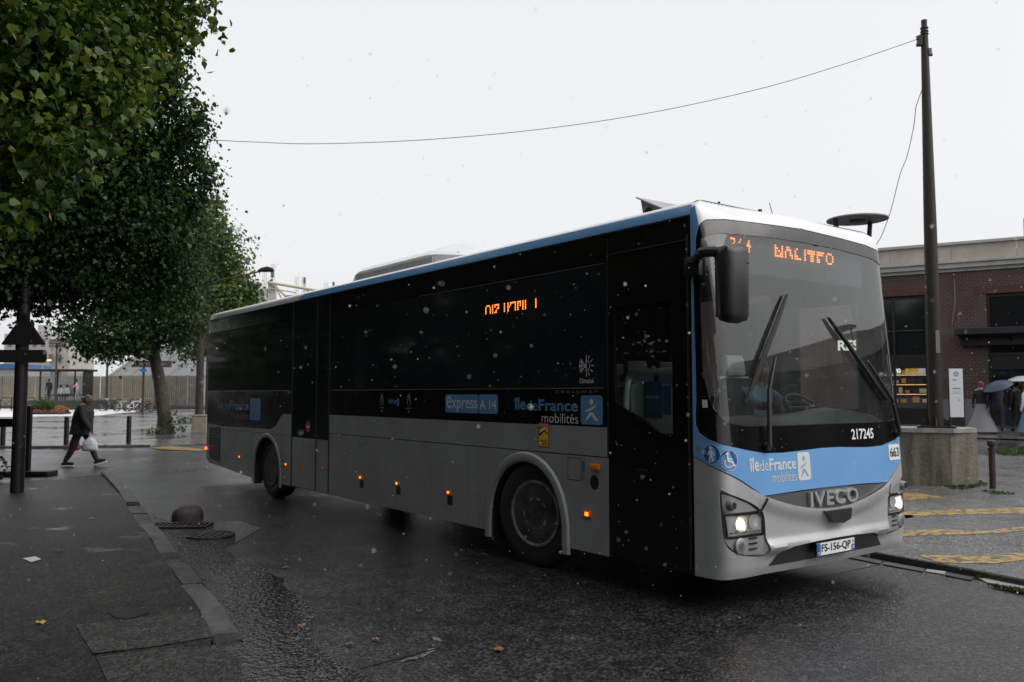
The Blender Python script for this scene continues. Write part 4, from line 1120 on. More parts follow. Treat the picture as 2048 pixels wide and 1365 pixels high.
# faint reflector stickers inside the screen
c = frontpx(1410, 808)
bpart('screen_sticker', patch(RECT(c[0] - .03, c[1] - .03, c[0] + .03, c[1] + .03), fmap, off=.002, th=0), 'pale_print')

# ---- cabin seen through the windscreen and the door
bpart('cabin_floor', MB().box((-.62, 0, .58), (1.16, 2.40, .10)).box((-2.75, 0, 1.10), (3.0, 2.40, .06)).box((-1.22, 0, .85), (.03, 2.40, .46)), 'interior_grey')
bpart('cabin_ceiling', MB().box((-2.2, 0, 2.98), (4.3, 2.40, .05)), 'interior_grey')
bpart('cabin_bulkhead', MB().box((-4.28, 0, 1.8), (.05, 2.44, 2.5)), 'interior_dark')
bpart('cabin_wall', MB().box((-2.6, -1.235, 2.06), (3.3, .02, 1.9)), 'interior_dark')
dsh = []
for u, x0, z0 in [(0, 0, 0)]: pass
dp = [(.22, 1.30), (.24, 1.40), (.12, 1.455), (-.08, 1.47), (-.20, 1.42), (-.24, 1.2), (-.22, .8)]
ys = np.linspace(-1.16, 1.16, 13)
vs = []; 
for y in ys:
    hump = .055 * math.exp(-((y - .55) / .38) ** 2)
    for k, (x, z) in enumerate(dp):
        xs_ = x - .10 * (abs(y) / 1.16) ** 4 * (1 if k < 3 else 0)
        vs.append((xs_, y, z + (hump if 1 < k < 5 else 0)))
m_ = len(dp); fs = [(i * m_ + k, i * m_ + k + 1, (i + 1) * m_ + k + 1, (i + 1) * m_ + k) for i in range(len(ys) - 1) for k in range(m_ - 1)]
bpart('dashboard', MB().add(vs, fs), 'dash_green', smooth=True)
sw = bpart('steering_wheel', MB().tube([Vector((-.30 + .23 * math.cos(q) * math.sin(R(32)) * -1, .58 + .23 * math.sin(q), 1.52 + .23 * math.cos(q) * math.cos(R(58)) * 1.0)) for q in np.linspace(0, 2 * math.pi, 28)], .016, 8, caps=False), 'black_plastic', smooth=True)
bpart('steering_column', MB().tube([(-.30, .58, 1.52), (-.18, .58, 1.30)], .04, 8).tube([(-.30, .36, 1.52), (-.30, .80, 1.52)], .014, 6), 'black_plastic', sw)
dvs = bpart('driver_seat', MB().box((-1.02, .60, 1.45), (.14, .50, .72), Matrix.Rotation(R(-10), 3, 'Y'), bev=.05).box((-.82, .60, 1.10), (.48, .50, .14), bev=.05), 'interior_dark', smooth=True)
bpart('seat_shell', MB().box((-1.08, .60, 1.50), (.06, .46, .66), Matrix.Rotation(R(-10), 3, 'Y'), bev=.02), 'interior_pale', dvs, True)
bpart('headrest', MB().box((-1.13, .60, 1.93), (.10, .28, .22), Matrix.Rotation(R(-8), 3, 'Y'), bev=.04), 'interior_pale', dvs, True)
# half-height partition with notices, seen through the door
YP = -.15
SPX = lambda px, py: sidepx(px, py, YP)
pyq = lambda a, z, off=0.0: Vector((a, YP - off, z))
part_ = bpart('seat_partition', patch([SPX(*p) for p in ((1266, 940), (1262, 772), (1275, 764), (1284, 764), (1288, 772), (1350, 768), (1356, 940))], pyq, th=.03), 'interior_pale')
n0, n1 = SPX(1289, 836), SPX(1326, 763)
bpart('notice', patch(RECT(n0[0], n0[1], n1[0], n1[1]), pyq, off=.008, th=.006), 'faint_print', part_)
mat('poster_blue', (.06, .17, .40), .5, col2=(.12, .26, .48), nscale=9)
hh = n1[1] - n0[1]
bpart('notice_print', patch(RECT(n0[0] + .01, n0[1] + .16 * hh, n1[0] - .01, n1[1] - .01), pyq, off=.010, th=0), 'poster_blue', part_)
bpart('notice_print', patch(RECT(n0[0] + .04, n0[1] + .54 * hh, n1[0] - .05, n0[1] + .61 * hh), pyq, off=.0115, th=0), 'pale_print', part_)
n2, n3 = SPX(1327, 830), SPX(1342, 772)
bpart('notice_print', patch(RECT(n2[0], n2[1], n3[0], n3[1]), pyq, off=.004, th=0), 'poster_blue', part_)
def rail(pts): return [Vector((*[SPX(*p)[0]], YP - .05, SPX(*p)[1])) for p in pts]
rl = MB().tube(catmull(rail(((1259, 960), (1259, 830), (1260, 785), (1264, 757), (1277, 748), (1300, 745), (1345, 742), (1400, 738))), 5), .034, 10)
rl.tube(rail(((1258, 769), (1240, 769), (1232, 773), (1229, 790), (1229, 900))), .026, 10)
bpart('handrail', rl, 'rail_pale', smooth=True)
for sy in (.35, .85):
    for sx in (-2.2, -3.05, -3.9):
        s_ = bpart('passenger_seat', MB().box((sx, sy, 1.5), (.12, .44, .74), Matrix.Rotation(R(-8), 3, 'Y'), bev=.04).box((sx + .22, sy, 1.15), (.42, .44, .12), bev=.04), 'seat_cloth', smooth=True)
        bpart('headrest', MB().box((sx - .07, sy, 1.93), (.09, .3, .16), bev=.03), 'interior_grey', s_, True)
bpart('grab_pole', MB().tube([(-1.25, .12, .62), (-1.25, .12, 2.95)], .018, 8), 'rail_pale', smooth=True)

# ---- on the roof
x0, _ = sidepx(708, 568, -.95); x1, _ = sidepx(872, 530, -.95); x2, _ = sidepx(985, 505, -.8)
acz = 3.20
z_t = sidepx(720, 548, -.9)[1]
ht = .34
acv = []
sec = [(x0, .0, 1.0), (x0 + .10, .8, 1.0), (x0 + .2, 1.0, 1.0), (x1 - .2, 1.0, 1.0), (x1, .93, .97), ((x1 + x2) / 2, .5, .9), (x2, .02, .8)]
prof = [(-.98, -.02), (-.98, .45), (-.90, .62), (-.55, 1.0), (0, 1.04), (.55, 1.0), (.90, .62), (.98, .45), (.98, -.02)]
for x, hh, ww in sec:
    for y, z in prof: acv.append((x, y * ww, acz + max(z, 0) * ht * max(hh, .12) - (.03 if z < 0 else 0)))
m_ = len(prof)
fs = [(i * m_ + k, (i + 1) * m_ + k, (i + 1) * m_ + k + 1, i * m_ + k + 1) for i in range(len(sec) - 1) for k in range(m_ - 1)] + [tuple(range(m_)), tuple(range((len(sec) - 1) * m_ + m_ - 1, (len(sec) - 1) * m_ - 1, -1))]
mat('ac_grey', (.34, .345, .35), .5, col2=(.26, .26, .26), nscale=4)
ac = bpart('air_conditioner', MB().add(acv, fs), 'white_paint', smooth=True, sharp=25)
bpart('air_conditioner_skirt', MB().box(((x0 + x1) / 2 + .05, -.975, acz + .055), ((x1 - x0) - .15, .03, .13), bev=.01), 'ac_grey', ac)
# open roof hatch: two round vents in a tilted wedge
hx0, hz0 = sidepx(1288, 434, -.95); hx1, _ = sidepx(1322, 428, -.95)
hz = 3.19
YH = -.95
hm = MB()
hL = hx0 + .30
hm.add([(hx0, YH, hz), (hL, YH, hz + .01), (hx0 - .04, YH, hz + .185), (hx0, -.4, hz), (hL, -.4, hz + .01), (hx0 - .04, -.4, hz + .185)], [(0, 1, 2), (3, 5, 4), (0, 2, 5, 3), (1, 4, 5, 2)])
hat = bpart('roof_hatch', hm, 'faint_print')
bpart('hatch_lid', MB().add([(hx0 - .07, YH - .03, hz + .200), (hL + .04, YH - .03, hz + .002), (hL + .04, -.35, hz + .002), (hx0 - .07, -.35, hz + .200), (hx0 - .07, YH - .03, hz + .212), (hL + .04, YH - .03, hz + .014), (hL + .04, -.35, hz + .014), (hx0 - .07, -.35, hz + .212)], [(0, 3, 2, 1), (4, 5, 6, 7), (0, 1, 5, 4), (1, 2, 6, 5), (2, 3, 7, 6), (3, 0, 4, 7)]), 'ac_grey', hat)
hmap = lambda a, z, off=0.0: Vector((a, YH - off, z))
bpart('hatch_vent', patch(ellipse(hx0 + .055, hz + .055, .045, .045), hmap, off=.004, th=.003), 'ink_black', hat)
bpart('hatch_vent', patch(ellipse(hx0 + .165, hz + .03, .035, .02), hmap, off=.004, th=.003), 'ink_black', hat)
def roofpx(px, py, z):
    r = ray(px, py); t = (z - CAMH) / r.z; p = CAM + r * t
    return (p - BC).dot(BF), (p - BC).dot(BL)
for px_, py_, h_, r_ in ((1438, 416, .075, .011), (1520, 424, .03, .018)):
    y, z = xpx(px_, py_, -.25)
    bpart('aerial_stub', MB().tube([(-.25, y, 3.15), (-.25, y, z + h_ * .7)], r_, 8), 'black_plastic')
y, z = xpx(1550, 428, -.3)
y2, z2 = xpx(1539, 406, -.3)
bpart('whip_aerial', MB().tube([(-.3, y, z - .1), (-.3, y2, z2)], .004, 5), 'black_plastic')
y, z = xpx(1399, 412, -.6)
bpart('roof_light', MB().box((-.6, y, z - .01), (.16, .10, .05), bev=.015), 'faint_print', smooth=True)
x, z = sidepx(931, 515, -.9)
bpart('roof_plug', MB().lathe([(.03, 0), (.03, .012), (0, .014)], 12, Matrix.Translation((x, -1.0, 3.2))), 'ink_black')
# ================================================================== trees
def leaf_mat(name, cols, rough=.38, trans=.35):
    m = bpy.data.materials.new(name); m.use_nodes = True; nt = m.node_tree; b = nt.nodes['Principled BSDF']; L = nt.links
    at_ = nt.nodes.new('ShaderNodeAttribute'); at_.attribute_name = 'tone'
    r = nt.nodes.new('ShaderNodeValToRGB'); el = r.color_ramp.elements
    while len(el) > 1: el.remove(el[-1])
    el[0].position = 0; el[0].color = (*cols[0][1], 1)
    for p, c in cols[1:]:
        e = el.new(p); e.color = (*c, 1)
    L.new(at_.outputs['Fac'], r.inputs[0]); L.new(r.outputs[0], b.inputs['Base Color'])
    b.inputs['Roughness'].default_value = rough
    b.inputs['Specular IOR Level'].default_value = .3
    tl = nt.nodes.new('ShaderNodeBsdfTranslucent'); L.new(r.outputs[0], tl.inputs[0])
    mx = nt.nodes.new('ShaderNodeMixShader'); mx.inputs[0].default_value = trans
    out = nt.nodes['Material Output']
    L.new(b.outputs[0], mx.inputs[1]); L.new(tl.outputs[0], mx.inputs[2]); L.new(mx.outputs[0], out.inputs[0])
    MATS[name] = m
leaf_mat('leaf_near', [(0, (.020, .058, .010)), (.40, (.052, .105, .014)), (.70, (.105, .160, .018)), (.93, (.185, .215, .028)), (1, (.30, .25, .09))])
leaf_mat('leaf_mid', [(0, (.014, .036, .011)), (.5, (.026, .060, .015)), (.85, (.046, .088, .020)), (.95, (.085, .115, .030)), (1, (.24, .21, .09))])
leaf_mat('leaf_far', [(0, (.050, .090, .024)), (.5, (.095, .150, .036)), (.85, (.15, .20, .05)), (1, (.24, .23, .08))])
mat('bark', (.022, .019, .015), .7, 0, 0, (.05, .045, .036), 9, bump=(26, .9), dist=.03)
mat('bark_dark', (.012, .011, .010), .7, 0, 0, (.026, .023, .02), 9, bump=(26, .9), dist=.03)
LEAF = np.array([(0, -.46, 0), (.36, -.50, .02), (.52, -.08, .16), (.20, .32, .10), (.03, .70, -.16), (-.24, .30, .10), (-.48, -.02, .16), (-.30, -.46, .06)])
LF = [(0, 1, 2, 3), (0, 3, 4, 5), (0, 5, 6, 7)]
LEAF4 = np.array([(0, -.5, 0), (.42, -.02, .08), (0, .6, -.05), (-.42, -.02, .08)])
LF4 = [(0, 1, 2), (0, 2, 3)]
def leaf_frames(n, rng, out):
    """random leaf orientations: mostly hanging, tips down and outward"""
    nrm = rng.normal(size=(n, 3)) * .75 + out * .55 + np.array([0, 0, .55])
    nrm /= np.linalg.norm(nrm, axis=1)[:, None]
    tip = rng.normal(size=(n, 3)) * .5 + np.array([0, 0, -.7]) + out * .3
    tip -= nrm * (tip * nrm).sum(1)[:, None]
    tip /= np.linalg.norm(tip, axis=1)[:, None] + 1e-9
    sd = np.cross(tip, nrm)
    return sd, tip, nrm
def leaves_mesh(name, pos, out, size, m, parent, rng, simple=False, tone=None):
    n = len(pos); base = LEAF4 if simple else LEAF; ff = LF4 if simple else LF
    sd, tip, nrm = leaf_frames(n, rng, out)
    s = size * rng.uniform(.45, 1.3, n)[:, None, None]
    V = pos[:, None, :] + s * (base[None, :, 0:1] * sd[:, None, :] + base[None, :, 1:2] * tip[:, None, :] + base[None, :, 2:3] * nrm[:, None, :])
    k = len(base); V = V.reshape(-1, 3)
    me = bpy.data.meshes.new(name)
    nf = len(ff); fl = len(ff[0])
    me.vertices.add(len(V)); me.vertices.foreach_set('co', V.astype(np.float32).ravel())
    idx = (np.array(ff)[None] + (np.arange(n) * k)[:, None, None]).reshape(-1)
    me.loops.add(len(idx)); me.loops.foreach_set('vertex_index', idx.astype(np.int32))
    me.polygons.add(n * nf); me.polygons.foreach_set('loop_start', (np.arange(n * nf) * fl).astype(np.int32))
    try: me.polygons.foreach_set('loop_total', np.full(n * nf, fl, np.int32))
    except Exception: pass
    me.update(calc_edges=True)
    if tone is None: tone = rng.uniform(0, 1, n)
    a = me.attributes.new('tone', 'FLOAT', 'POINT'); a.data.foreach_set('value', np.repeat(tone, k).astype(np.float32))
    me.polygons.foreach_set('use_smooth', np.ones(n * nf, bool))
    me.materials.append(getm(m))
    o = bpy.data.objects.new(name, me); return link(o, parent)
def crown_points(lobes, per_m2, size, rng):
    P = []; O = []
    for (c, r, fill) in lobes:
        c = np.array(c); n = int(per_m2 * fill * math.pi * r * r / (size * size * .35))
        # leaves gather on twigs: twig ends spread through the lobe, denser near its skin
        nt_ = max(6, n // 22)
        d = rng.normal(size=(nt_, 3)); d /= np.linalg.norm(d, axis=1)[:, None]
        rad = r * rng.uniform(.15, 1.0, nt_) ** .55 * rng.uniform(.82, 1.12, nt_)
        tw = c + d * rad[:, None] * np.array([1, 1, .92])
        w = rng.integers(0, nt_, n)
        sp = rng.normal(size=(n, 3)) * min(.30, .11 + r * .12)
        p = tw[w] + sp
        o = (p - c) / (np.linalg.norm(p - c, axis=1)[:, None] + 1e-6)
        P.append(p); O.append(o)
    return np.concatenate(P), np.concatenate(O)
def limb(mb, a, b, r0, r1, seed, n=7):
    a, b = Vector(a), Vector(b); pts = []; rs = []; d = b - a
    for k in range(n):
        t = k / (n - 1); w = mnoise.noise_vector(Vector((seed * 3.1, t * 3, 1.7))) * d.length * .07 * math.sin(math.pi * t)
        pts.append(a + d * t + w + Vector((0, 0, d.length * .08 * math.sin(math.pi * t)))); rs.append(r0 + (r1 - r0) * t)
    mb.tube(pts, rs, 7, caps=False)
def tree(name, label, base, h, r, lobes, size, per, lm, seed, group, bark='bark', lean=(0, 0), simple=False, parts=0, vis=None, z0=None, bracts=0):
    rng = np.random.default_rng(seed)
    x, y = base; z = gz(x, y) if z0 is None else z0
    T = thing(name, label, 'tree', (x, y, z), 0, group)
    lob = [((c[0] - x, c[1] - y, c[2] - z), r_, f_) for c, r_, f_ in lobes]
    mb = MB(); top = Vector((lean[0], lean[1], h))
    mb.tube([(0, 0, -.1), (lean[0] * .04, lean[1] * .04, .12), (lean[0] * .15, lean[1] * .15, h * .2), (lean[0] * .5, lean[1] * .5, h * .6), top], [r * 1.55, r * 1.22, r, r * .9, r * .8], 12)
    tr = mb.build('trunk', bark, T, True, 70)
    lm_ = MB()
    for k, (c, r_, f_) in enumerate(lob):
        limb(lm_, top * (.85 + .15 * ((k * 7) % 5) / 5), c, r * .5, r * .12, seed + k)
        for q in range(4):
            d = rng.normal(size=3); d /= np.linalg.norm(d)
            limb(lm_, c, Vector(c) + Vector(d) * r_ * .9, r * .12, .008, seed + k * 5 + q, 5)
    o = lm_.build('limbs', bark, T, True, 70)
    P, O = crown_points(lob, per, size, rng)
    tone = np.clip(rng.beta(1.6, 2.2, len(P)) +   .38 * np.array([mnoise.noise(Vector(p) * .9) for p in P]), 0, .93)
    odd = rng.uniform(0, 1, len(P)); tone[odd > .985] = .95
    if parts:
        # the nearest leaves in view are pieces of their own
        W = P + np.array([x, y, z]); ok = []
        for i in np.argsort(np.linalg.norm(W - np.array(CAM), axis=1)):
            u, v = prj(W[i])
            if 0 < u < 2048 and 0 < v < 900: ok.append(i)
            if len(ok) >= parts: break
        mask = np.ones(len(P), bool); mask[ok] = False
    cr = leaves_mesh('crown', P[mask] if parts else P, O[mask] if parts else O, size, lm, T, rng, simple, tone[mask] if parts else tone)
    if bracts:
        # pale hanging seed wings among the leaves
        nb_ = int(len(P) * bracts); ib = rng.integers(0, len(P), nb_)
        bo_ = leaves_mesh('seed_wings', P[ib] + rng.normal(size=(nb_, 3)) * .05 + O[ib] * .05, O[ib] * .4, size, lm, T, rng, True, np.full(nb_, 1.0))
        co = np.empty(nb_ * 12, np.float32); bo_.data.vertices.foreach_get('co', co); co = co.reshape(nb_, 4, 3); mid = (co[:, 0] + co[:, 2]) / 2
        co[:, 1] = mid + (co[:, 1] - mid) * .28; co[:, 3] = mid + (co[:, 3] - mid) * .28
        bo_.data.vertices.foreach_set('co', co.ravel()); bo_.data.update(); bo_['kind'] = 'stuff'
    if parts:
        protos = []
        for tv in (.12, .32, .5, .7, .88):
            me = bpy.data.meshes.new('leaf'); me.from_pydata([tuple(v * size) for v in LEAF], [], LF)
            a = me.attributes.new('tone', 'FLOAT', 'POINT'); a.data.foreach_set('value', np.full(8, tv, np.float32)); me.polygons.foreach_set('use_smooth', [True] * 3); me.materials.append(getm(lm)); protos.append(me)
        sd, tip, nrm = leaf_frames(len(ok), rng, O[ok])
        for q, i in enumerate(ok):
            o = bpy.data.objects.new('leaf', protos[min(4, int(tone[i] * 5))]); link(o, cr)
            s = rng.uniform(.75, 1.3)
            M = Matrix(((sd[q][0], tip[q][0], nrm[q][0]), (sd[q][1], tip[q][1], nrm[q][1]), (sd[q][2], tip[q][2], nrm[q][2]))).to_4x4()
            o.matrix_local = Matrix.Translation(P[i]) @ M @ Matrix.Scale(s, 4)
    return T
def lob(px, py, Y, rpx, f=1.0):
    p = at(px, py, Y); return (tuple(p), rpx * Y / FPX, f)
GT = 'lime trees along the left of the street'
tree('lime_tree', 'nearest lime tree, its large yellow-green leaves hanging into the top left corner', (-7.3, 9.2), 3.2, .17,
     [lob(40, 110, 8.9, 215), lob(185, 110, 9.4, 140), lob(325, 20, 9.9, 80), lob(90, 310, 8.6, 105), lob(-20, 390, 8.4, 80), lob(170, 230, 9.2, 85), lob(-220, 200, 9.0, 300, .6), lob(120, -150, 9.3, 240, .7), lob(290, -120, 9.8, 150, .7), lob(-250, -150, 9, 350, .5), lob(382, 48, 9.9, 30), lob(362, 95, 9.9, 24), ((-3.4, 3.4, 7.4), 2.0, .7), ((-1.4, 4.0, 7.8), 1.5, .6), ((-6.2, 4.4, 6.6), 1.8, .6), ((-5.0, 1.2, 6.6), 2.0, .7)],  # the last, overhead lobes are added out of view to darken the pavement
     .084, 2.3, 'leaf_near', 11, GT, parts=300, bracts=.09)
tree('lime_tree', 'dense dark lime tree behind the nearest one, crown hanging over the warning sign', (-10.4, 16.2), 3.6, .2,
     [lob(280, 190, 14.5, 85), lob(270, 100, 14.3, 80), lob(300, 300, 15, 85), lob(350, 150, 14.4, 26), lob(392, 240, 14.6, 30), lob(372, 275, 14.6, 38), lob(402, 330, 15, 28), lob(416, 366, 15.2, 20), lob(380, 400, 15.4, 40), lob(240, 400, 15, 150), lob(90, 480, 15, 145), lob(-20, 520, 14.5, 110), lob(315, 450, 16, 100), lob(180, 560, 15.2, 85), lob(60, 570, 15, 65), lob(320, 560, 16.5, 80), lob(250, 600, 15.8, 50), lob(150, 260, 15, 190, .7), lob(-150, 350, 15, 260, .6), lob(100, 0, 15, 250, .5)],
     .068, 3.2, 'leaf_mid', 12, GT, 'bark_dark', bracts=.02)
b = gnd(333, 868)
tree('lime_tree', 'lime tree with a leaning bare trunk and sprouts at its foot beside the crossing', (b.x, b.y), 3.6, .28,
     [lob(235, 655, 34, 78), lob(150, 668, 33.5, 45), lob(300, 620, 35, 85), lob(350, 590, 36, 80), lob(270, 695, 34, 28), lob(190, 700, 34, 26), lob(345, 655, 35, 45), lob(240, 560, 35, 100, .6), lob(330, 520, 36, 90, .6)],
     .125, 2.1, 'leaf_mid', 13, GT, lean=(-.75, .2), bracts=.05)
p4 = at(398, 840, 42)
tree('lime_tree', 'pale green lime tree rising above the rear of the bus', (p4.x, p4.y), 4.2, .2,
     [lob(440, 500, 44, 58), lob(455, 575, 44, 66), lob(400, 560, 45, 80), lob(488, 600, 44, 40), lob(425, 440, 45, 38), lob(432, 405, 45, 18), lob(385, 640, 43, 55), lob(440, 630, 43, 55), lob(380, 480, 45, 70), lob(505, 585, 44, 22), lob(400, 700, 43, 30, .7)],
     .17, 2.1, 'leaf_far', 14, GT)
p5 = gnd(386, 833)
tree('lime_tree', 'thin dark lime trunk close to the bus, left of its rear corner', (p5.x - .2, p5.y + 5), 4.5, .22, [lob(375, 690, 58, 40), lob(360, 660, 58, 40), lob(400, 650, 58, 40)], .17, 1.7, 'leaf_mid', 15, GT, 'bark_dark')
p6 = gnd(212, 822)
tree('young_tree', 'young tree with a thin straight trunk behind the parked bicycles', (p6.x, p6.y), 3.7, .10, [lob(215, 705, p6.y, 28), lob(235, 695, p6.y, 30), lob(190, 695, p6.y, 25)], .2, 1.5, 'leaf_mid', 16, GT, 'bark_dark', simple=True)
# more of the row, behind the photographer's left shoulder: they shade the bus side and the pavement
BEH = ((-8.5, .5, 6.2, 4.2), (-5.5, -6.5, 6.4, 4.4), (-12.5, -5, 7, 4.8), (-1.0, -11, 6.5, 4.4), (-16, 6.5, 6.5, 4.6), (-9.5, -14, 7.5, 5), (-19, -1, 7.5, 5), (-2.2, -3.2, 6.9, 2.9), (-14.5, 11.0, 5.2, 4.4), (-19.5, 17.5, 5.4, 4.6), (-24.5, 24.5, 5.6, 4.8), (-22, 9.5, 6.4, 5), (-31, 31, 6, 5), (-28, 17, 6.5, 5))
for k, (x, y, hh, rr_) in enumerate(BEH):
    rg = random.Random(50 + k)
    lbs = [((x + rg.uniform(-1, 1) * rr_ * .6, y + rg.uniform(-1, 1) * rr_ * .6, hh + rg.uniform(-.75, .9) * rr_ * .75), rr_ * rg.uniform(.48, .66), .9) for _ in range(11)]
    tree('lime_tree', 'lime tree of the row standing outside the picture on the left', (x, y), hh - 2.6, .2, lbs, .30, 1.5, 'leaf_mid', 60 + k, 'lime trees outside the picture on the left', 'bark_dark', simple=True)

# unseen leafy screen added behind the tree row to block the horizon glow
def added_hedge(name, label, a, b, w, h, n, seed):
    a, b = Vector((*a, 0)), Vector((*b, 0)); d = b - a; L_ = d.length; rng = np.random.default_rng(seed)
    o = thing(name, label, 'added_hedge', ((a + b) / 2), math.atan2(d.y, d.x))
    MB().box((0, 0, h * .47), (L_ - .2, w * .7, h * .92)).build('opaque_core', 'bark_dark', o)
    P = np.stack([rng.uniform(-L_ / 2, L_ / 2, n), rng.uniform(-.5, .5, n) * w, rng.uniform(.05, 1, n) * h], 1)
    s = rng.integers(0, 3, n); P[s == 0, 1] = -w / 2 + rng.normal(size=(s == 0).sum()) * .06; P[s == 1, 2] = h + rng.normal(size=(s == 1).sum()) * .06
    leaves_mesh('foliage', P, np.stack([rng.normal(size=n) * .3, np.sign(P[:, 1]), np.full(n, .2)], 1), .22, 'leaf_mid', o, rng, True)
added_hedge('added_hedge', 'added leafy screen outside the picture on the left, blocking the horizon glow', (-13, -16), (-36, 40), 1.4, 3.4, 9000, 88)
# ================================================================== people (one continuous skin per body)
def skin_body(name, joints, edges, mats, region, parent=None, sub=2):
    """grow one continuous surface over a stick figure; region(p) -> material slot"""
    names = list(joints); ix = {n: i for i, n in enumerate(names)}
    me = bpy.data.meshes.new('figure'); me.from_pydata([joints[n][0] for n in names], [(ix[a], ix[b]) for a, b in edges], [])
    o = bpy.data.objects.new('figure', me); COL.objects.link(o)
    md = o.modifiers.new('skin', 'SKIN'); md.use_smooth_shade = True
    sv = me.skin_vertices[0].data
    for n in names:
        r_ = joints[n][1]; sv[ix[n]].radius = r_ if isinstance(r_, tuple) else (r_, r_)
        sv[ix[n]].use_root = (n == 'pelvis')
    o.modifiers.new('sub', 'SUBSURF').levels = sub
    dg = bpy.context.evaluated_depsgraph_get(); dg.update()
    m2 = bpy.data.meshes.new_from_object(o.evaluated_get(dg)); m2.name = name
    bpy.data.objects.remove(o); bpy.data.meshes.remove(me)
    m2.materials.clear()
    for m_ in mats: m2.materials.append(getm(m_))
    for p in m2.polygons: p.material_index = region(p.center); p.use_smooth = True
    return link(bpy.data.objects.new(name, m2), parent)
LIMBS = [('pelvis', 'belly'), ('belly', 'chest'), ('chest', 'neck'), ('neck', 'head'), ('head', 'crown'),
         ('chest', 'sh_l'), ('sh_l', 'el_l'), ('el_l', 'wr_l'), ('wr_l', 'ha_l'), ('chest', 'sh_r'), ('sh_r', 'el_r'), ('el_r', 'wr_r'), ('wr_r', 'ha_r'),
         ('pelvis', 'hip_l'), ('hip_l', 'kn_l'), ('kn_l', 'an_l'), ('an_l', 'toe_l'), ('pelvis', 'hip_r'), ('hip_r', 'kn_r'), ('kn_r', 'an_r'), ('an_r', 'toe_r')]
def figure(h=1.72, stride=0.0, lift=0.0, arm_l=(.05, 0, 0), arm_r=(.05, 0, 0), bend=.0, bulk=1.0, wrists=None, legs=None):
    """joints of a figure facing +x; sizes scale with the height"""
    s = h / 1.72
    J = {}
    fx = bend
    J['pelvis'] = ((0, 0, .92 * s), (.135 * bulk, .115 * bulk)); J['belly'] = ((.02 + fx * .3, 0, 1.10 * s), (.145 * bulk, .125 * bulk)); J['chest'] = ((.03 + fx * .7, 0, 1.32 * s), (.165 * bulk, .13 * bulk))
    J['neck'] = ((.045 + fx, 0, 1.50 * s), .055); J['head'] = ((.07 + fx * 1.1, 0, 1.60 * s), (.092, .08)); J['crown'] = ((.06 + fx * 1.1, 0, 1.68 * s), (.075, .07))
    for sd, sg, am in (('l', 1, arm_l), ('r', -1, arm_r)):
        sx = .03 + fx * .75
        J['sh_' + sd] = ((sx, sg * .185 * bulk, 1.40 * s), .062 * bulk)
        e = (sx - .04 + am[0] * .5, sg * (.235 * bulk + am[1] * .5), (1.13 + am[2] * .35) * s); J['el_' + sd] = (e, .05 * bulk)
        w = (sx + am[0], sg * (.245 * bulk + am[1]), (.88 + am[2]) * s); J['wr_' + sd] = (w, .036)
        J['ha_' + sd] = ((w[0] + .02, w[1], w[2] - .09 * s), (.036, .022))
    for sd, sg in (('l', 1), ('r', -1)):
        st = stride * sg
        J['hip_' + sd] = ((st * .12, sg * .095, .84 * s), .092 * bulk)
        back = st < 0
        kx = st * .52 + (.05 if stride else .01)
        J['kn_' + sd] = ((kx, sg * .10, .48 * s), .064)
        az = .09 * s + (lift if back else 0)
        J['an_' + sd] = ((st, sg * .10, az), .045)
        J['toe_' + sd] = ((st + .15, sg * .11, az - .05 + (.06 if (stride and not back) else 0) - (.02 if back and lift else 0)), (.042, .03))
    if legs:
        J.update(legs)
    return J
mat('skin_brown', (.10, .052, .036), .5); mat('skin_tan', (.36, .22, .16), .5)
mat('cloth_black', (.010, .010, .011), .8, bump=(60, .3)); mat('cloth_charcoal', (.018, .018, .019), .85, bump=(60, .3)); mat('cloth_navy', (.012, .016, .032), .85); mat('cloth_blue', (.03, .07, .16), .8)
mat('cloth_white', (.55, .56, .58), .8, bump=(30, .3)); mat('cloth_pink', (.45, .30, .42), .8); mat('cloth_grey', (.20, .20, .21), .8, bump=(25, .3)); mat('cloth_red', (.20, .02, .03), .8); mat('cloth_maroon', (.045, .012, .014), .85)
mat('denim', (.04, .06, .12), .85); mat('shirt_blue', (.10, .18, .25), .7); mat('shoe_white', (.7, .7, .7), .5); mat('hair_black', (.008, .007, .007), .6)
mat('bag_white', (.62, .63, .65), .35, col2=(.48, .49, .52), nscale=9, bump=(14, .8), dist=.03); mat('bag_pink', (.62, .06, .36), .35, col2=(.45, .04, .27), nscale=9, bump=(14, .8), dist=.03)
def region_std(h, top=0, legs=1, skin=2, shoe=3, waist=.86, hair=None):
    s = h / 1.72
    def f(p):
        if p.z > 1.46 * s: return skin
        if p.z < .075 * s: return shoe
        if p.z < waist * s and abs(p.y) < .2 * s: return legs
        if p.z < .855 * s and abs(p.y) >= .2 * s: return skin
        return top
    return f
# walking man with two carrier bags
mp = gnd(160, 933)
WM = thing('person', 'man in black jacket and trousers walking right with carrier bags in his hands', 'person', (mp.x, mp.y, 0), R(8))
hgt = 1.64
J = figure(hgt, .40, .0, (-.26, .02, .03), (.24, .03, .02), .03, 1.12)
s_ = hgt / 1.72
J['kn_l'] = ((.20, .09, .47 * s_), .078); J['an_l'] = ((.33, .09, .12), .058); J['toe_l'] = ((.47, .09, .13), (.046, .034)); J['hip_l'] = ((.07, .09, .82 * s_), .10)
J['kn_r'] = ((-.12, -.09, .46 * s_), .078); J['an_r'] = ((-.31, -.09, .09), .058); J['toe_r'] = ((-.16, -.10, .05), (.046, .034)); J['hip_r'] = ((-.04, -.09, .82 * s_), .10)
body = skin_body('body', J, LIMBS, ['cloth_black', 'cloth_charcoal', 'skin_brown', 'cloth_black'], region_std(hgt, waist=.80), WM)
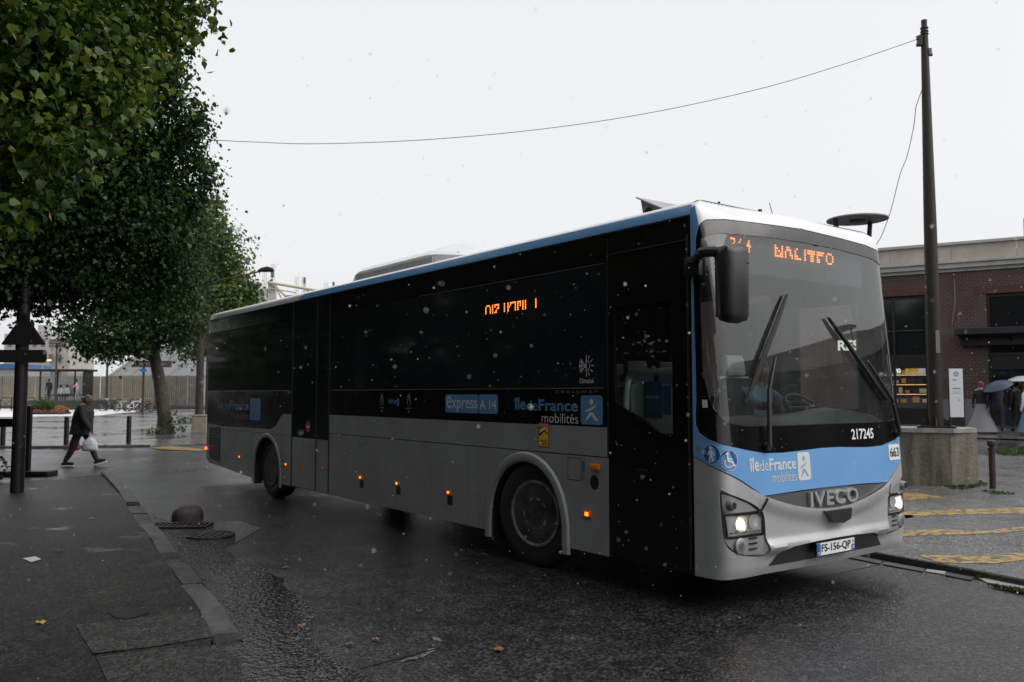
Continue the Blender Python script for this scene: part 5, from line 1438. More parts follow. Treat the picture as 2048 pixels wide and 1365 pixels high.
# jacket: a loose shell from collar to hips, open below
jv = []; secs = [(1.46, .085, .09, .075), (1.40, .15, .19, .06), (1.28, .185, .235, .05), (1.10, .195, .235, .03), (.95, .20, .235, .02), (.80, .215, .235, .0), (.76, .22, .24, -.005)]
for z, rx, ry, cx_ in secs:
    for k in range(20):
        a = k * 2 * math.pi / 20; w = 1 + .02 * math.sin(5 * a + z * 9)
        jv.append((cx_ + rx * 1.14 * w * math.cos(a), ry * 1.08 * w * math.sin(a), z * s_))
MB().add(jv, [(i * 20 + k, i * 20 + (k + 1) % 20, (i + 1) * 20 + (k + 1) % 20, (i + 1) * 20 + k) for i in range(len(secs) - 1) for k in range(20)]).build('jacket', 'cloth_black', WM, True, 60)
for sd, sg in (('l', 1), ('r', -1)):
    a_, e_, w_ = (Vector(J[n + sd][0]) for n in ('sh_', 'el_', 'wr_'))
    MB().tube([a_ + Vector((0, 0, .03)), a_.lerp(e_, .5), e_, e_.lerp(w_, .6), w_ + Vector((0, 0, .0))], [.085, .088, .075, .068, .062], 10).build('sleeve', 'cloth_black', WM, True, 70)
MB().lathe([(.078, -.11), (.094, -.06), (.100, 0), (.094, .06), (.070, .105), (.03, .125), (0, .128)], 16, Matrix.Translation((.125, 0, 1.575 * s_)) @ Matrix.Rotation(R(14), 4, 'Y') @ Matrix.Diagonal((1.06, .86, 1.0, 1))).build('head', 'skin_brown', WM, True)
mb = MB().box((.225, 0, 1.565 * s_), (.035, .028, .045), bev=.010)
mb.build('nose', 'skin_brown', WM, True)
for sg in (1, -1): MB().lathe([(.030, -.01), (.032, 0), (.02, .012)], 8, Matrix.Translation((.115, sg * .083, 1.575 * s_)) @ Matrix.Rotation(R(90 * -sg), 4, 'X')).build('ear', 'skin_brown', WM, True)
for tx, tz, ty, ang in ((.41, .055, .09, 16), (-.235, .018, -.095, 0)):
    MB().box((tx, ty, tz), (.29, .10, .032), Matrix.Rotation(R(-ang), 3, 'Y'), bev=.012).build('shoe_sole', 'shoe_white', WM, True)
    MB().box((tx + (-.012 if ang else .0), ty, tz + .045), (.26, .09, .07), Matrix.Rotation(R(-ang), 3, 'Y'), bev=.03).build('shoe', 'cloth_black', WM, True)
def bag(name, label, m_, p, w, h):
    mb = MB()
    pr = [(.012, 0), (.02, -.08), (.5 * w * .55, -.14), (.5 * w * .85, -.22), (.5 * w, -.36 * h / .42), (.5 * w * .96, -.40 * h / .42), (.3 * w, -.42 * h / .42), (0, -.42 * h / .42)]
    mb.lathe(pr, 18)
    mb.v = [(x * (1 + .13 * mnoise.noise(Vector((x * 7, y * 7, z * 9)))), y * .55 * (1 + .13 * mnoise.noise(Vector((x * 7, y * 7 + 4, z * 9)))), z) for x, y, z in mb.v]
    e = thing(name, label, 'bag', p, R(8))
    mb.build('bag_body', m_, e, True, 60)
    MB().tube([(-.03, 0, -.10), (-.02, 0, -.02), (0, 0, .03), (.02, 0, -.02), (.03, 0, -.10)], .008, 6).build('bag_handle', m_, e, True)
M8 = Matrix.Rotation(R(8), 3, 'Z')
hr = M8 @ Vector(J['ha_r'][0]) + Vector((mp.x, mp.y, 0)); hl = M8 @ Vector(J['ha_l'][0]) + Vector((mp.x, mp.y, 0))
bag('carrier_bag', 'full white plastic carrier bag in the walking man\'s near hand', 'bag_white', hr + Vector((.0, -.03, -.01)), .36, .40)
hl2 = hl + Vector((-.05, .0, -.02))
bag('carrier_bag', 'pink plastic carrier bag on the far side of the walking man', 'bag_pink', hl2, .26, .42)

# ================================================================== left: sign post, barrier, bollards
mat('dark_steel', (.010, .009, .009), .45, .3, 0, (.018, .016, .015), 12, bump=(40, .2))
mat('sign_back', (.013, .013, .013), .5, .2)
b = gnd(34, 985, .02); Yp = b.y
SP = thing('sign_post', 'dark post carrying the backs of a triangular and a rectangular traffic sign', 'sign', (b.x, b.y, 0))
def loc_(px, py, Y, o): p = at(px, py, Y); return Vector((p.x - o.x, p.y - o.y, p.z))
tp = loc_(50, 540, Yp, b)
MB().tube([(0, 0, -.05), (.0, 0, 0), (tp.x, 0, tp.z)], [.105, .105, .10], 16).build('post', 'dark_steel', SP, True)
T = [loc_(*p, Yp - .12, b) for p in ((48, 626), (91, 690), (1, 690))]
def plate(pts, d, name, m_, parent, r=.0):
    n_ = len(pts); vs = [Vector(p) for p in pts] + [Vector(p) + Vector((0, d, 0)) for p in pts]
    return mkobj(name, vs, [tuple(range(n_)), tuple(range(2 * n_ - 1, n_ - 1, -1))] + [(i, n_ + i, n_ + (i + 1) % n_, (i + 1) % n_) for i in range(n_)], m_, parent)
tri = []
for i in range(3):
    a, b_, c_ = T[i - 1], T[i], T[(i + 1) % 3]
    for q in (.10, .04): tri.append(b_ + (a - b_) * q * (1 if q == .10 else 1))
    tri.append(b_ + ((a + c_) / 2 - b_) * .03)
    for q in (.04, .10): tri.append(b_ + (c_ - b_) * q)
plate(tri, .03, 'triangle_plate', 'sign_back', SP)
Q = [loc_(*p, Yp - .12, b) for p in ((-45, 700), (88, 700), (92, 704), (92, 722), (88, 726), (-45, 725))]
plate(Q, .03, 'rectangle_plate', 'sign_back', SP)
for z_ in (T[1].z + .06, Q[0].z - .09, T[0].z - .35): MB().lathe([(.112, -.02), (.112, .02)], 16, Matrix.Translation((tp.x * .7, 0, z_))).build('clamp', 'dark_steel', SP, True)
b2 = gnd(54, 952)
BR_ = thing('barrier', 'dark steel barrier rail on a post with a heavy flat foot beside the sign post', 'barrier', (b2.x, b2.y, 0))
h2 = loc_(54, 812, b2.y, b2).z
MB().box((0, 0, h2 / 2), (.10, .10, h2), bev=.01).build('post', 'dark_steel', BR_)
r0 = loc_(-90, 846, b2.y, b2); MB().box(((r0.x) / 2, -.02, r0.z), (abs(r0.x) - .12, .05, .17), bev=.01).build('rail', 'dark_steel', BR_)
MB().box((0, 0, .05), (1.05, .42, .11), bev=.03).build('foot', 'dark_steel', BR_)
bl_src = None
def bollard(px, pb, pt_, label, knob=False, r=.045):
    b = gnd(px, pb); h = at(px, pt_, b.y).z - gz(b.x, b.y)
    o = thing('bollard', label, 'bollard', (b.x, b.y, gz(b.x, b.y)), 0, 'steel bollards at the street edges')
    if knob:
        MB().lathe([(r, -.02), (r, h - .17), (r * 1.15, h - .165), (r * 1.15, h - .14), (r * .7, h - .13), (r * .7, h - .115)], 14).build('shaft', 'brown_steel', o, True)
        MB().lathe([(r * .6, h - .12), (r * 1.25, h - .10), (r * 1.45, h - .062), (r * 1.25, h - .02), (r * .7, h - .003), (0, h)], 16).build('knob', 'brown_steel', o, True)
    else:
        MB().lathe([(r, -.02), (r, h - .12), (r * .8, h - .115), (r * .8, h - .10), (r, h - .095)], 12).build('shaft', 'dark_steel', o, True)
        MB().lathe([(r, h - .095), (r * 1.06, h - .06), (r * .9, h - .02), (r * .4, h), (0, h)], 12).build('cap', 'dark_steel', o, True)
mat('brown_steel', (.030, .020, .018), .42, .2, 0, (.045, .030, .026), 14, bump=(50, .3))
bollard(132, 890, 833, 'slim dark bollard just left of the walking man', r=.075)
bollard(257, 888, 832, 'slim dark bollard between the walking man and the leaning tree', r=.075)
bollard(5, 894, 840, 'slim dark bollard at the left picture edge under the barrier rail', r=.075)
bollard(1986, 984, 880, 'brown bollard with a ball top on the right-hand island', True, .050)

# ================================================================== plants
leaf_mat('plant_leaf', [(0, (.025, .055, .012)), (.6, (.055, .10, .02)), (1, (.11, .15, .035))])
leaf_mat('flower_red', [(0, (.30, .03, .06)), (.5, (.45, .10, .14)), (1, (.55, .2, .08))])
leaf_mat('flower_orange', [(0, (.35, .15, .03)), (1, (.5, .3, .06))])
def shrub(name, label, c, rx, ry, h, n, size, m_, seed, cat='plant', group=None, blade=False):
    rng = np.random.default_rng(seed); z = gz(c[0], c[1])
    o = thing(name, label, cat, (c[0], c[1], z), 0, group)
    a = rng.uniform(0, 2 * math.pi, n); r_ = np.sqrt(rng.uniform(0, 1, n)); 
    top = h * (1 - .6 * r_ ** 2) * rng.uniform(.15, 1.05, n)
    P = np.stack([rx * r_ * np.cos(a), ry * r_ * np.sin(a), top], 1); O = np.stack([np.cos(a) * .5, np.sin(a) * .5, np.full(n, .4)], 1)
    leaves_mesh('foliage', P, O, size, m_, o, rng, True)
    mb = MB()
    for k in range(14):
        i = rng.integers(0, n); mb.tube([(P[i][0] * .4, P[i][1] * .4, -.02), (P[i][0] * .8, P[i][1] * .8, P[i][2] * .6), tuple(P[i])], [.012, .009, .004], 5)
    mb.build('stems', 'bark', o, True)
    return o
fb = gnd(92, 829)
FBE = thing('flower_bed', 'low flower bed with grasses and a pale edge on the white paved area', 'flower bed', (fb.x, fb.y, gz(fb.x, fb.y)))
mat('soil', (.02, .015, .012), .8)
MB().lathe([(1.7, 0), (1.7, .16), (1.55, .18), (0, .2)], 28, Matrix.Diagonal((1, .5, 1, 1))).build('bed_edge', 'soil', FBE)
for k, (dx_, rx_, h_, m_, lb_, n_, sz) in enumerate(((-.15, .95, .95, 'plant_leaf', 'tall green grasses in the middle of the flower bed', 1500, .11), (.95, .6, .5, 'flower_orange', 'orange flowers at the right end of the flower bed', 500, .09), (-1.15, .5, .5, 'flower_orange', 'orange and yellow flowers at the left end of the flower bed', 350, .09), (-.1, .7, .25, 'flower_red', 'low pink flowers along the front of the flower bed', 300, .08), (1.1, .5, .3, 'flower_red', 'low pink flowers at the right front of the flower bed', 200, .08), (.3, 1.3, .4, 'plant_leaf', 'low green leaves filling the flower bed', 1100, .10))):
    o = shrub('flower_clump', lb_, (fb.x + dx_, fb.y - (.5 if h_ < .35 else 0)), rx_, .5, h_, n_, sz, m_, 200 + k, 'plant', 'planting in the flower bed'); o.location.z += .14
tb = gnd(352, 868)
shrub('basal_shoots', 'leafy shoots growing around the foot of the leaning tree', (b.x * 0 + tb.x - .05, tb.y - .3), .6, .35, 1.15, 260, .10, 'plant_leaf', 220)
o = shrub('basal_shoots', 'low leaves on the left of the leaning tree foot', (gnd(312, 870).x, gnd(312, 870).y), .4, .3, .4, 130, .09, 'plant_leaf', 221)
pl_ = gnd(4, 958, .05)
shrub('weed', 'bright green weed at the left picture edge by the sign post', (pl_.x - .1, pl_.y), .22, .2, .52, 70, .10, 'plant_leaf', 222)
w_ = gnd(372, 846); shrub('weed', 'small weed tuft behind the leaning tree', (w_.x, w_.y), .5, .3, .35, 80, .12, 'plant_leaf', 223)

# planter block by the bus
mat('planter_cream', (.30, .28, .22), .6, col2=(.22, .20, .16), nscale=5)
c = gnd(396, 868)
PB = thing('planter_block', 'cream concrete block close to the rear corner of the bus', 'block', (c.x, c.y + .4, 0))
MB().box((0, 0, .36), (.62, .7, .72), bev=.03).build('block_body', 'planter_cream', PB)
MB().box((0, 0, .745), (.66, .74, .05), bev=.015).build('block_top', 'planter_cream', PB)

# ================================================================== bicycles
mat('bike_black', (.012, .012, .012), .4, .3); mat('bike_white', (.6, .6, .6), .4); mat('bike_silver', (.4, .4, .42), .3, .7); mat('bike_red', (.10, .015, .02), .4)
def bicycle(px, py, label, mf, sad, rot):
    b = gnd(px, py); z = gz(b.x, b.y)
    o = thing('bicycle', label, 'bicycle', (b.x, b.y, z), rot, 'bicycles at the rack')
    for x in (-.53, .53):
        e = bpy.data.objects.new('wheel', None); link(e, o); e.location = (x, 0, .345); e.empty_display_size = .05
        MB().tube([(.325 * math.cos(a), 0, .325 * math.sin(a)) for a in np.linspace(0, 2 * math.pi, 25)], .036, 6, caps=False).build('tyre', 'bike_black', e, True)
        sp = MB()
        for k in range(10):
            a = k * math.pi / 5; sp.tube([(0, 0, 0), (.32 * math.cos(a), 0, .32 * math.sin(a))], .004, 3)
        sp.tube([(0, -.05, 0), (0, .05, 0)], .02, 6); sp.build('spokes', 'bike_silver', e)
    fr_ = MB(); A, B, C, D = (-.53, 0, .345), (-.05, 0, .30), (-.18, 0, .78), (.38, 0, .82)
    for p, q in ((A, B), (B, C), (A, C), (B, D), (C, D)): fr_.tube([p, q], .034, 6)
    fr_.tube([(.36, 0, .93), D, (.53, 0, .345)], .022, 6); fr_.build('frame', mf, o, True)
    MB().tube([(-.18, 0, .78), (-.20, 0, .93)], .015, 6).box((-.22, 0, .96), (.27, .14, .06), bev=.02).build('saddle', sad, o, True)
    MB().tube([(.32, -.29, 1.03), (.36, -.12, .98), (.36, 0, .95), (.36, .12, .98), (.32, .29, 1.03)], .016, 6).build('handlebar', 'bike_silver', o, True)
    MB().tube([(-.05, -.10, .16), (-.05, -.05, .30), (-.05, .05, .30), (-.05, .10, .44)], .013, 5).build('cranks', 'bike_black', o)
    MB().lathe([(.09, -.005), (.09, .005)], 14, Matrix.Translation((-.05, .045, .30)) @ Matrix.Rotation(R(90), 4, 'X')).build('chainring', 'bike_silver', o)
    return o
bicycle(219, 823, 'bicycle with a white saddle at the left end of the rack', 'bike_black', 'bike_white', R(10))
bicycle(244, 823.5, 'dark bicycle with a silver fork second from the left in the rack', 'bike_silver', 'bike_black', R(-20))
bicycle(270, 824, 'bicycle with a white frame in the middle of the rack', 'bike_white', 'bike_black', R(30))
bicycle(289, 824.5, 'dark red bicycle at the right end of the rack', 'bike_red', 'bike_white', R(-12))
bicycle(128, 815, 'bicycle parked beside the bus shelter behind the flower bed', 'bike_white', 'bike_white', R(40))
rb = gnd(255, 821)
RK = thing('bicycle_rack', 'row of dark steel hoops where the bicycles are parked', 'bicycle rack', (rb.x, rb.y + 1.0, gz(rb.x, rb.y + 1)))
for k in range(8): MB().tube([(-2.8 + k * .8, -.4, 0), (-2.8 + k * .8, -.4, .75), (-2.8 + k * .8, -.3, .85), (-2.8 + k * .8, .3, .85), (-2.8 + k * .8, .4, .75), (-2.8 + k * .8, .4, 0)], .03, 6).build('hoop', 'dark_steel', RK, True)
# pedestrian guard rail on the far left
for k, px_ in enumerate((12, 34, 58, 92)):
    g = at(px_, 812, 68); z = gz(g.x, g.y)
    o = thing('guard_rail', ('steel guard rail hoop at the left picture edge', 'second steel guard rail hoop from the left edge', 'steel guard rail hoop behind the sign post', 'steel guard rail hoop left of the bus shelter')[k], 'guard rail', (g.x, g.y, z), 0, 'guard rails by the far pavement')
    MB().tube([(-.45, 0, 0), (-.45, 0, .95), (-.38, 0, 1.05), (.38, 0, 1.05), (.45, 0, .95), (.45, 0, 0)], .035, 6).build('hoop', 'dark_steel', o, True)
    MB().tube([(-.45, 0, .25), (.45, 0, .9)], .02, 5).tube([(-.45, 0, .9), (.45, 0, .25)], .02, 5).build('cross_bars', 'dark_steel', o)

# ================================================================== fence, shelter and far buildings
YF = 79.0
mat('fence_tan', (.24, .22, .165), .6, 0, 0, (.17, .155, .12), 1.5, (.3, .7))
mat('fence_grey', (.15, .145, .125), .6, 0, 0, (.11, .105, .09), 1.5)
xa = at(-40, 800, YF).x; xb = at(405, 800, YF).x
FEN = thing('hoarding', 'long tan corrugated metal hoarding across the far side of the street', 'fence', ((xa + xb) / 2, YF, gz(xa, YF)))
pw = 1.0; npan = int((xb - xa) / pw)
zt = at(200, 753, YF).z - gz(xa, YF)
for k in range(npan):
    x0 = xa + k * pw - (xa + xb) / 2; vs = []; fs = []
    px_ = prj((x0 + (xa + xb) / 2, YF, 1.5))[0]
    nr = 10
    for i in range(nr + 1):
        x = x0 + .02 + (pw - .04) * i / nr; y = .035 if i % 2 else -.0
        vs += [(x, y, .12), (x, y, zt)]
    fs = [(2 * i, 2 * i + 2, 2 * i + 3, 2 * i + 1) for i in range(nr)]
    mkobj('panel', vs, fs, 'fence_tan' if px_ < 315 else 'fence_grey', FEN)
    if k % 2 == 0: MB().box((x0, .10, zt / 2), (.10, .12, zt)).build('fence_post', 'fence_grey', FEN)
MB().box((0, .06, .06), (xb - xa, .30, .16)).build('base_rail', 'dark_steel', FEN)
kf = at(150, 815, 74)
tag(MB().box((kf.x - 2, 76, gz(0, 76) + .06), (60, 3.0, .14)).build('far_pavement', 'kerb_stone'), kind='structure')
# grey sloping roof behind the hoarding
mat('zinc_roof', (.20, .205, .21), .45, .2, 0, (.15, .155, .16), .6); mat('pale_wall', (.45, .42, .39), .7, 0, 0, (.38, .36, .34), .4)
c0 = at(330, 750, 92)
ZB = thing('hall_building', 'hall with a grey sloping metal roof behind the hoarding', 'building', (c0.x, 92, gz(0, 92)))
zl = at(330, 752, 92).z - gz(0, 92); zh = at(330, 690, 96).z - gz(0, 92); wl = at(215, 750, 92).x - c0.x; wr = at(560, 750, 92).x - c0.x; wl2 = at(285, 690, 96).x - c0.x
mkobj('roof_slope', [(wl, 0, zl), (wr, 0, zl), (wr, 6, zh), (wl2, 6, zh)], [(0, 1, 2, 3)], 'zinc_roof', ZB)
mkobj('wall', [(wl, .1, 0), (wr, .1, 0), (wr, .1, zl), (wl, .1, zl)], [(0, 1, 2, 3)], 'pale_wall', ZB)
for k in range(9):
    t = k / 9; xt = wl + (wr - wl) * (t + .02); x2 = wl2 + (wr - wl2) * (t + .02)
    MB().tube([(xt, -.02, zl + .03), (x2, 5.9, zh + .03)], .05, 4).build('roof_seam', 'zinc_roof', ZB)
# far flats
c1 = at(75, 700, 150)
AP = thing('apartment_block', 'pale flat-roofed apartment block in the rain beyond the bus shelter', 'building', (c1.x, 150, .4))
w1 = at(8, 700, 150).x - c1.x; w2 = at(135, 700, 150).x - c1.x; zt1 = at(75, 668, 150).z - .4; zt2 = at(115, 680, 150).z - .4; wm = at(100, 700, 150).x - c1.x
MB().box(((w1 + wm) / 2, 5, zt1 / 2), (wm - w1, 10, zt1)).build('wall', 'pale_wall', AP)
MB().box(((wm + w2) / 2 + .05, 5, zt2 / 2), (w2 - wm, 9, zt2)).build('wall', 'pale_wall', AP)
mat('far_window', (.12, .13, .14), .3)
for r_ in range(3):
    for k in range(7): MB().box((w1 + 1.0 + k * 1.45, -.02, zt1 - 1.6 - r_ * 2.6), (.7, .1, 1.3)).build('window', 'far_window', AP)
MB().box((w1 + 5.4, 3, zt1 + .8), (1.6, 1.6, 1.8)).build('chimney', 'pale_wall', AP)
c2 = at(-10, 733, 120)
mat('fascia_blue', (.05, .14, .28), .5); mat('panel_grey', (.30, .30, .31), .6)
KS = thing('kiosk_building', 'low grey building with a blue fascia beyond the sign post', 'building', (c2.x, 120, gz(0, 95)))
zk = at(0, 728, 120).z - gz(0, 95); zk0 = at(0, 738, 120).z - gz(0, 95); wk = at(40, 730, 120).x - c2.x
MB().box((0, 4, zk0 / 2), (wk * 2, 8, zk0)).build('wall', 'panel_grey', KS)
MB().box((0, 3.9, (zk + zk0) / 2), (wk * 2 + .3, 8.3, zk - zk0)).build('fascia', 'fascia_blue', KS)
# bus shelter with waiting people
s0 = at(62, 810, 72); s1 = at(168, 810, 72); zS = gz(s0.x, 72)
SH = thing('bus_shelter', 'dark framed glass bus shelter with people waiting under its flat roof', 'bus shelter', ((s0.x + s1.x) / 2, 72, zS))
ws_ = (s1.x - s0.x); zS += .78; SH.location.z = zS; zr = at(100, 741, 72).z - zS
MB().box((0, .6, zr), (ws_ + .6, 2.0, .18), bev=.03).build('roof', 'dark_steel', SH)
for x in (-ws_ / 2, -ws_ / 6, ws_ / 6, ws_ / 2): MB().box((x, 1.3, zr / 2), (.10, .10, zr)).build('post', 'dark_steel', SH)
MB().box((ws_ / 2, .5, zr * .55), (.14, 1.4, zr * .82)).build('end_panel', 'dark_steel', SH)
glass_mat('shelter_glass', (.75, .78, .78), .12, 1.6)
for k in range(3): MB().box((-ws_ / 3 + k * ws_ / 3, 1.3, zr * .52), (ws_ / 3 - .15, .02, zr * .8)).build('pane', 'shelter_glass', SH)
MB().box((0, 1.0, .45), (ws_ * .7, .35, .06)).build('bench', 'dark_steel', SH)
for ch in SH.children: ch.location.z += .0
MB().box((0, .9, -.40), (ws_ + 1.2, 3.4, .78)).build('platform', 'kerb_stone', SH)
GP = 'people waiting at the bus shelter'
def stander(px, Y, label, top, legs, skin, h, rot, group, z=None, hair=True, arm_r=(.05, 0, 0), arm_l=(.05, 0, 0), shoe='cloth_black', sit=False, bulk=1.0):
    p = at(px, 800, Y); z = gz(p.x, Y) if z is None else z
    o = thing('person', label, 'person', (p.x, Y, z), rot, group)
    J = figure(h, .12, 0, arm_l, arm_r, .02, bulk)
    if sit:
        for sd, sg in (('l', 1), ('r', -1)):
            J['kn_' + sd] = ((.42, sg * .11, .90), .07); J['an_' + sd] = ((.44, sg * .11, .50), .05); J['toe_' + sd] = ((.58, sg * .11, .46), (.04, .03))
        o.location.z -= .42
    skin_body('body', J, LIMBS, [top, legs, skin, shoe], region_std(h) if not sit else (lambda q: 2 if q.z > 1.46 else (0 if q.z > .95 else 1)), o, 1)
    s = h / 1.72
    if hair: MB().lathe([(.095, -.04), (.104, .02), (.09, .08), (.05, .115), (0, .125)], 12, Matrix.Translation((.055, 0, 1.625 * s))).build('hair', hair if isinstance(hair, str) else 'hair_black', o, True)
    return o
stander(98, 71.2, 'person in a long black coat standing at the left of the shelter', 'cloth_black', 'cloth_black', 'skin_brown', 1.75, R(-90), GP, zS)
stander(121, 72.6, 'person in a white top seated at the left of the shelter bench', 'cloth_white', 'denim', 'skin_brown', 1.70, R(-80), GP, zS, sit=True)
stander(134, 72.6, 'person in a white shirt seated at the middle of the shelter bench', 'cloth_white', 'cloth_navy', 'skin_brown', 1.72, R(-95), GP, zS, sit=True)
stander(154, 71.4, 'person in a pink top standing at the right of the shelter', 'cloth_pink', 'cloth_grey', 'skin_brown', 1.72, R(200), GP, zS, arm_r=(.25, 0, .25), arm_l=(.25, 0, .25))
p = at(170, 800, 71)
LB = thing('litter_bin', 'dark litter bin at the right end of the bus shelter', 'bin', (p.x, 71, gz(p.x, 71)))
MB().lathe([(.28, 0), (.30, .9), (.33, .92)], 14).build('bin_body', 'dark_steel', LB, True); MB().lathe([(.33, .92), (.30, 1.02), (0, 1.06)], 14).build('bin_lid', 'dark_steel', LB, True)
# lamp columns and name sign
mat('pole_brown', (.03, .024, .02), .5); mat('board_brown', (.055, .04, .03), .5); mat('plate_blue', (.03, .12, .38), .4)
p = at(110, 812, 66)
L1 = thing('lamp_column', 'slim dark lamp column standing before the bus shelter', 'lamp', (p.x, 66, gz(p.x, 66)))
zt_ = at(108, 690, 66).z - gz(p.x, 66)
MB().tube([(0, 0, 0), (0, 0, 1), (0, 0, zt_)], [.12, .09, .06], 8).build('column', 'pole_brown', L1, True)
MB().lathe([(.05, 0), (.28, .08), (.30, .14), (.05, .22)], 12, Matrix.Translation((0, 0, zt_))).build('lantern', 'pole_brown', L1, True)
p = at(95, 735, 95)
mat('lit_orange', (1, .6, .2), .4, emit=((1, .55, .18), 5.0))
L2 = thing('street_light', 'lit orange street light beyond the edge of the traffic sign', 'lamp', (p.x, 95, gz(0, 95)))
zl2 = at(95, 722, 95).z - gz(0, 95)
MB().tube([(-.6, 0, 0), (-.6, 0, zl2), (-.3, 0, zl2 + .25), (0, 0, zl2 + .2)], [.1, .06, .05, .05], 8).build('column', 'panel_grey', L2, True)
MB().box((.02, 0, zl2 + .14), (.7, .3, .12), bev=.04).build('head', 'panel_grey', L2, True)
MB().box((.02, 0, zl2 + .05), (.62, .26, .10), bev=.03).build('lit_glass', 'lit_orange', L2, True)
p = at(284, 822, 64)
NS = thing('name_sign', 'brown direction board and small blue plate on a post behind the leaning tree', 'sign', (p.x, 64, gz(p.x, 64)))
zb0 = at(284, 735, 64).z - gz(p.x, 64); zb1 = at(284, 722, 64).z - gz(p.x, 64); xl = at(268, 730, 64).x - p.x; xr = at(343, 730, 64).x - p.x
MB().tube([(0, .1, 0), (0, .1, zb1)], .09, 8).build('post', 'pole_brown', NS, True)
MB().box(((xl + xr) / 2, 0, (zb0 + zb1) / 2), (xr - xl, .06, zb1 - zb0), bev=.01).build('board', 'board_brown', NS)
mb = MB()
for k in range(6): mb.box((xl + .55 + k * .34, -.034, (zb0 + zb1) / 2), (.22, .006, .12))
mb.build('board_lettering', 'faint_print', NS)['kind'] = 'stuff'
MB().box((0.02, 0, at(284, 741, 64).z - gz(p.x, 64)), (.5, .05, .22), bev=.01).build('blue_plate', 'plate_blue', NS)
# street lamp arm over the bus
p = at(432, 566, 40); tip = at(530, 541, 40)
SL = thing('street_lamp', 'dark street lamp whose curved arm reaches out of the tree above the bus', 'lamp', (p.x - .3, 40, gz(p.x, 40)))
hz_ = p.z - gz(p.x, 40); dx_ = tip.x - (p.x - .3); dz_ = tip.z - gz(p.x, 40)
MB().tube([(0, 0, 0), (0, 0, 3), (0, 0, hz_ - .15), (.15, 0, hz_ - .03), (.5, 0, hz_ + .10), (1.3, 0, hz_ + .28), (dx_ - .2, 0, dz_ - .05)], [.10, .08, .06, .05, .045, .04, .035], 8).build('column', 'pole_brown', SL, True)
mb = MB(); mb.tube([(dx_ - .35, 0, dz_ - .05), (dx_ - .15, 0, dz_ + .02), (dx_ + .1, 0, dz_ + .05), (dx_ + .35, 0, dz_ + .01), (dx_ + .42, 0, dz_ - .03)], [.05, .11, .14, .10, .03], 10); mb.build('lamp_head', 'dark_steel', SL, True)
# building site frame beyond the bus: white columns, tubes and rods
mat('site_white', (.55, .55, .54), .6, col2=(.46, .46, .45), nscale=1.5); mat('site_tube', (.50, .46, .36), .5); mat('site_dark', (.12, .13, .14), .6)
YS = 60.0
c = at(585, 640, YS)
CS = thing('unfinished_building', 'unfinished white concrete frame with props and rods behind the bus roof', 'building', (c.x, YS, gz(0, YS)))
def SX(px, py, Y=YS): q = at(px, py, Y); return (q.x - c.x, Y - YS, q.z - gz(0, YS))
def col_(px, py, w, Y=YS):
    x, y, z = SX(px, py, Y); MB().box((x, y, z / 2), (w, w, z)).build('column', 'site_white', CS)
    for dx__ in (-.12, .0, .12): MB().tube([(x + dx__, y, z), (x + dx__, y, z + 1.4)], .02, 4).build('rebar', 'site_tube', CS)
col_(529, 578, .42); col_(545, 568, .5); col_(607, 592, .35, 64); col_(593, 590, .3, 66); col_(652, 600, .3, 70)
for (a, b_, r_) in (((535, 565), (655, 585), .10), ((513, 577), (541, 608), .07), ((547, 569), (570, 592), .08), ((552, 577), (567, 604), .06), ((612, 580), (625, 590), .07), ((540, 577), (592, 586), .045)):
    MB().tube([SX(*a, YS - .4), SX(*b_, YS - .4)], r_, 7).build('prop_tube', 'site_tube', CS, True)
x0, y0, z0 = SX(570, 594, 63); x1, y1, z1 = SX(660, 586, 63)
mkobj('deck', [(x0, 3, z0 - 4), (x1 + 3, 3, z0 - 4), (x1 + 3, 3, z1), (x0, 3, z0)], [(0, 1, 2, 3)], 'site_white', CS)
MB().tube([(x0, 2.9, z0), (x1 + 3, 2.9, z1)], .1, 4).build('deck_edge', 'site_dark', CS)
for px_, py_, Y in ((545, 549, 60), (609, 561, 64), (667, 570, 70)):
    q = SX(px_, py_, Y); MB().box(q, (.16, .16, .45)).build('cap_lamp', 'site_dark', CS); MB().tube([(q[0], q[1], q[2] - 1.2), q], .03, 4).build('cap_rod', 'site_tube', CS)
x, y, z = SX(537, 590); MB().box((x, y + .5, z / 2), (3.2, .2, z - .6)).build('wall', 'site_white', CS)
# ================================================================== station building on the right
FD = Vector((.854, -.520, 0)).normalized(); FN = Vector((-.520, -.854, 0)).normalized()   # along the wall to the right, and out of it
FO = Vector((18.35, 36.0, 0)); FZ = .32
def facpx(px, py, off=0.0):
    r = ray(px, py); q = FO + FN * off
    t = (q - CAM).dot(FN) / r.dot(FN); p = CAM + r * t
    return (p - FO).dot(FD), p.z - FZ
STN = thing('station_building', 'red brick station building with a stone cornice and dark shop windows', 'building', (FO.x, FO.y, FZ), math.atan2(FD.y, FD.x))
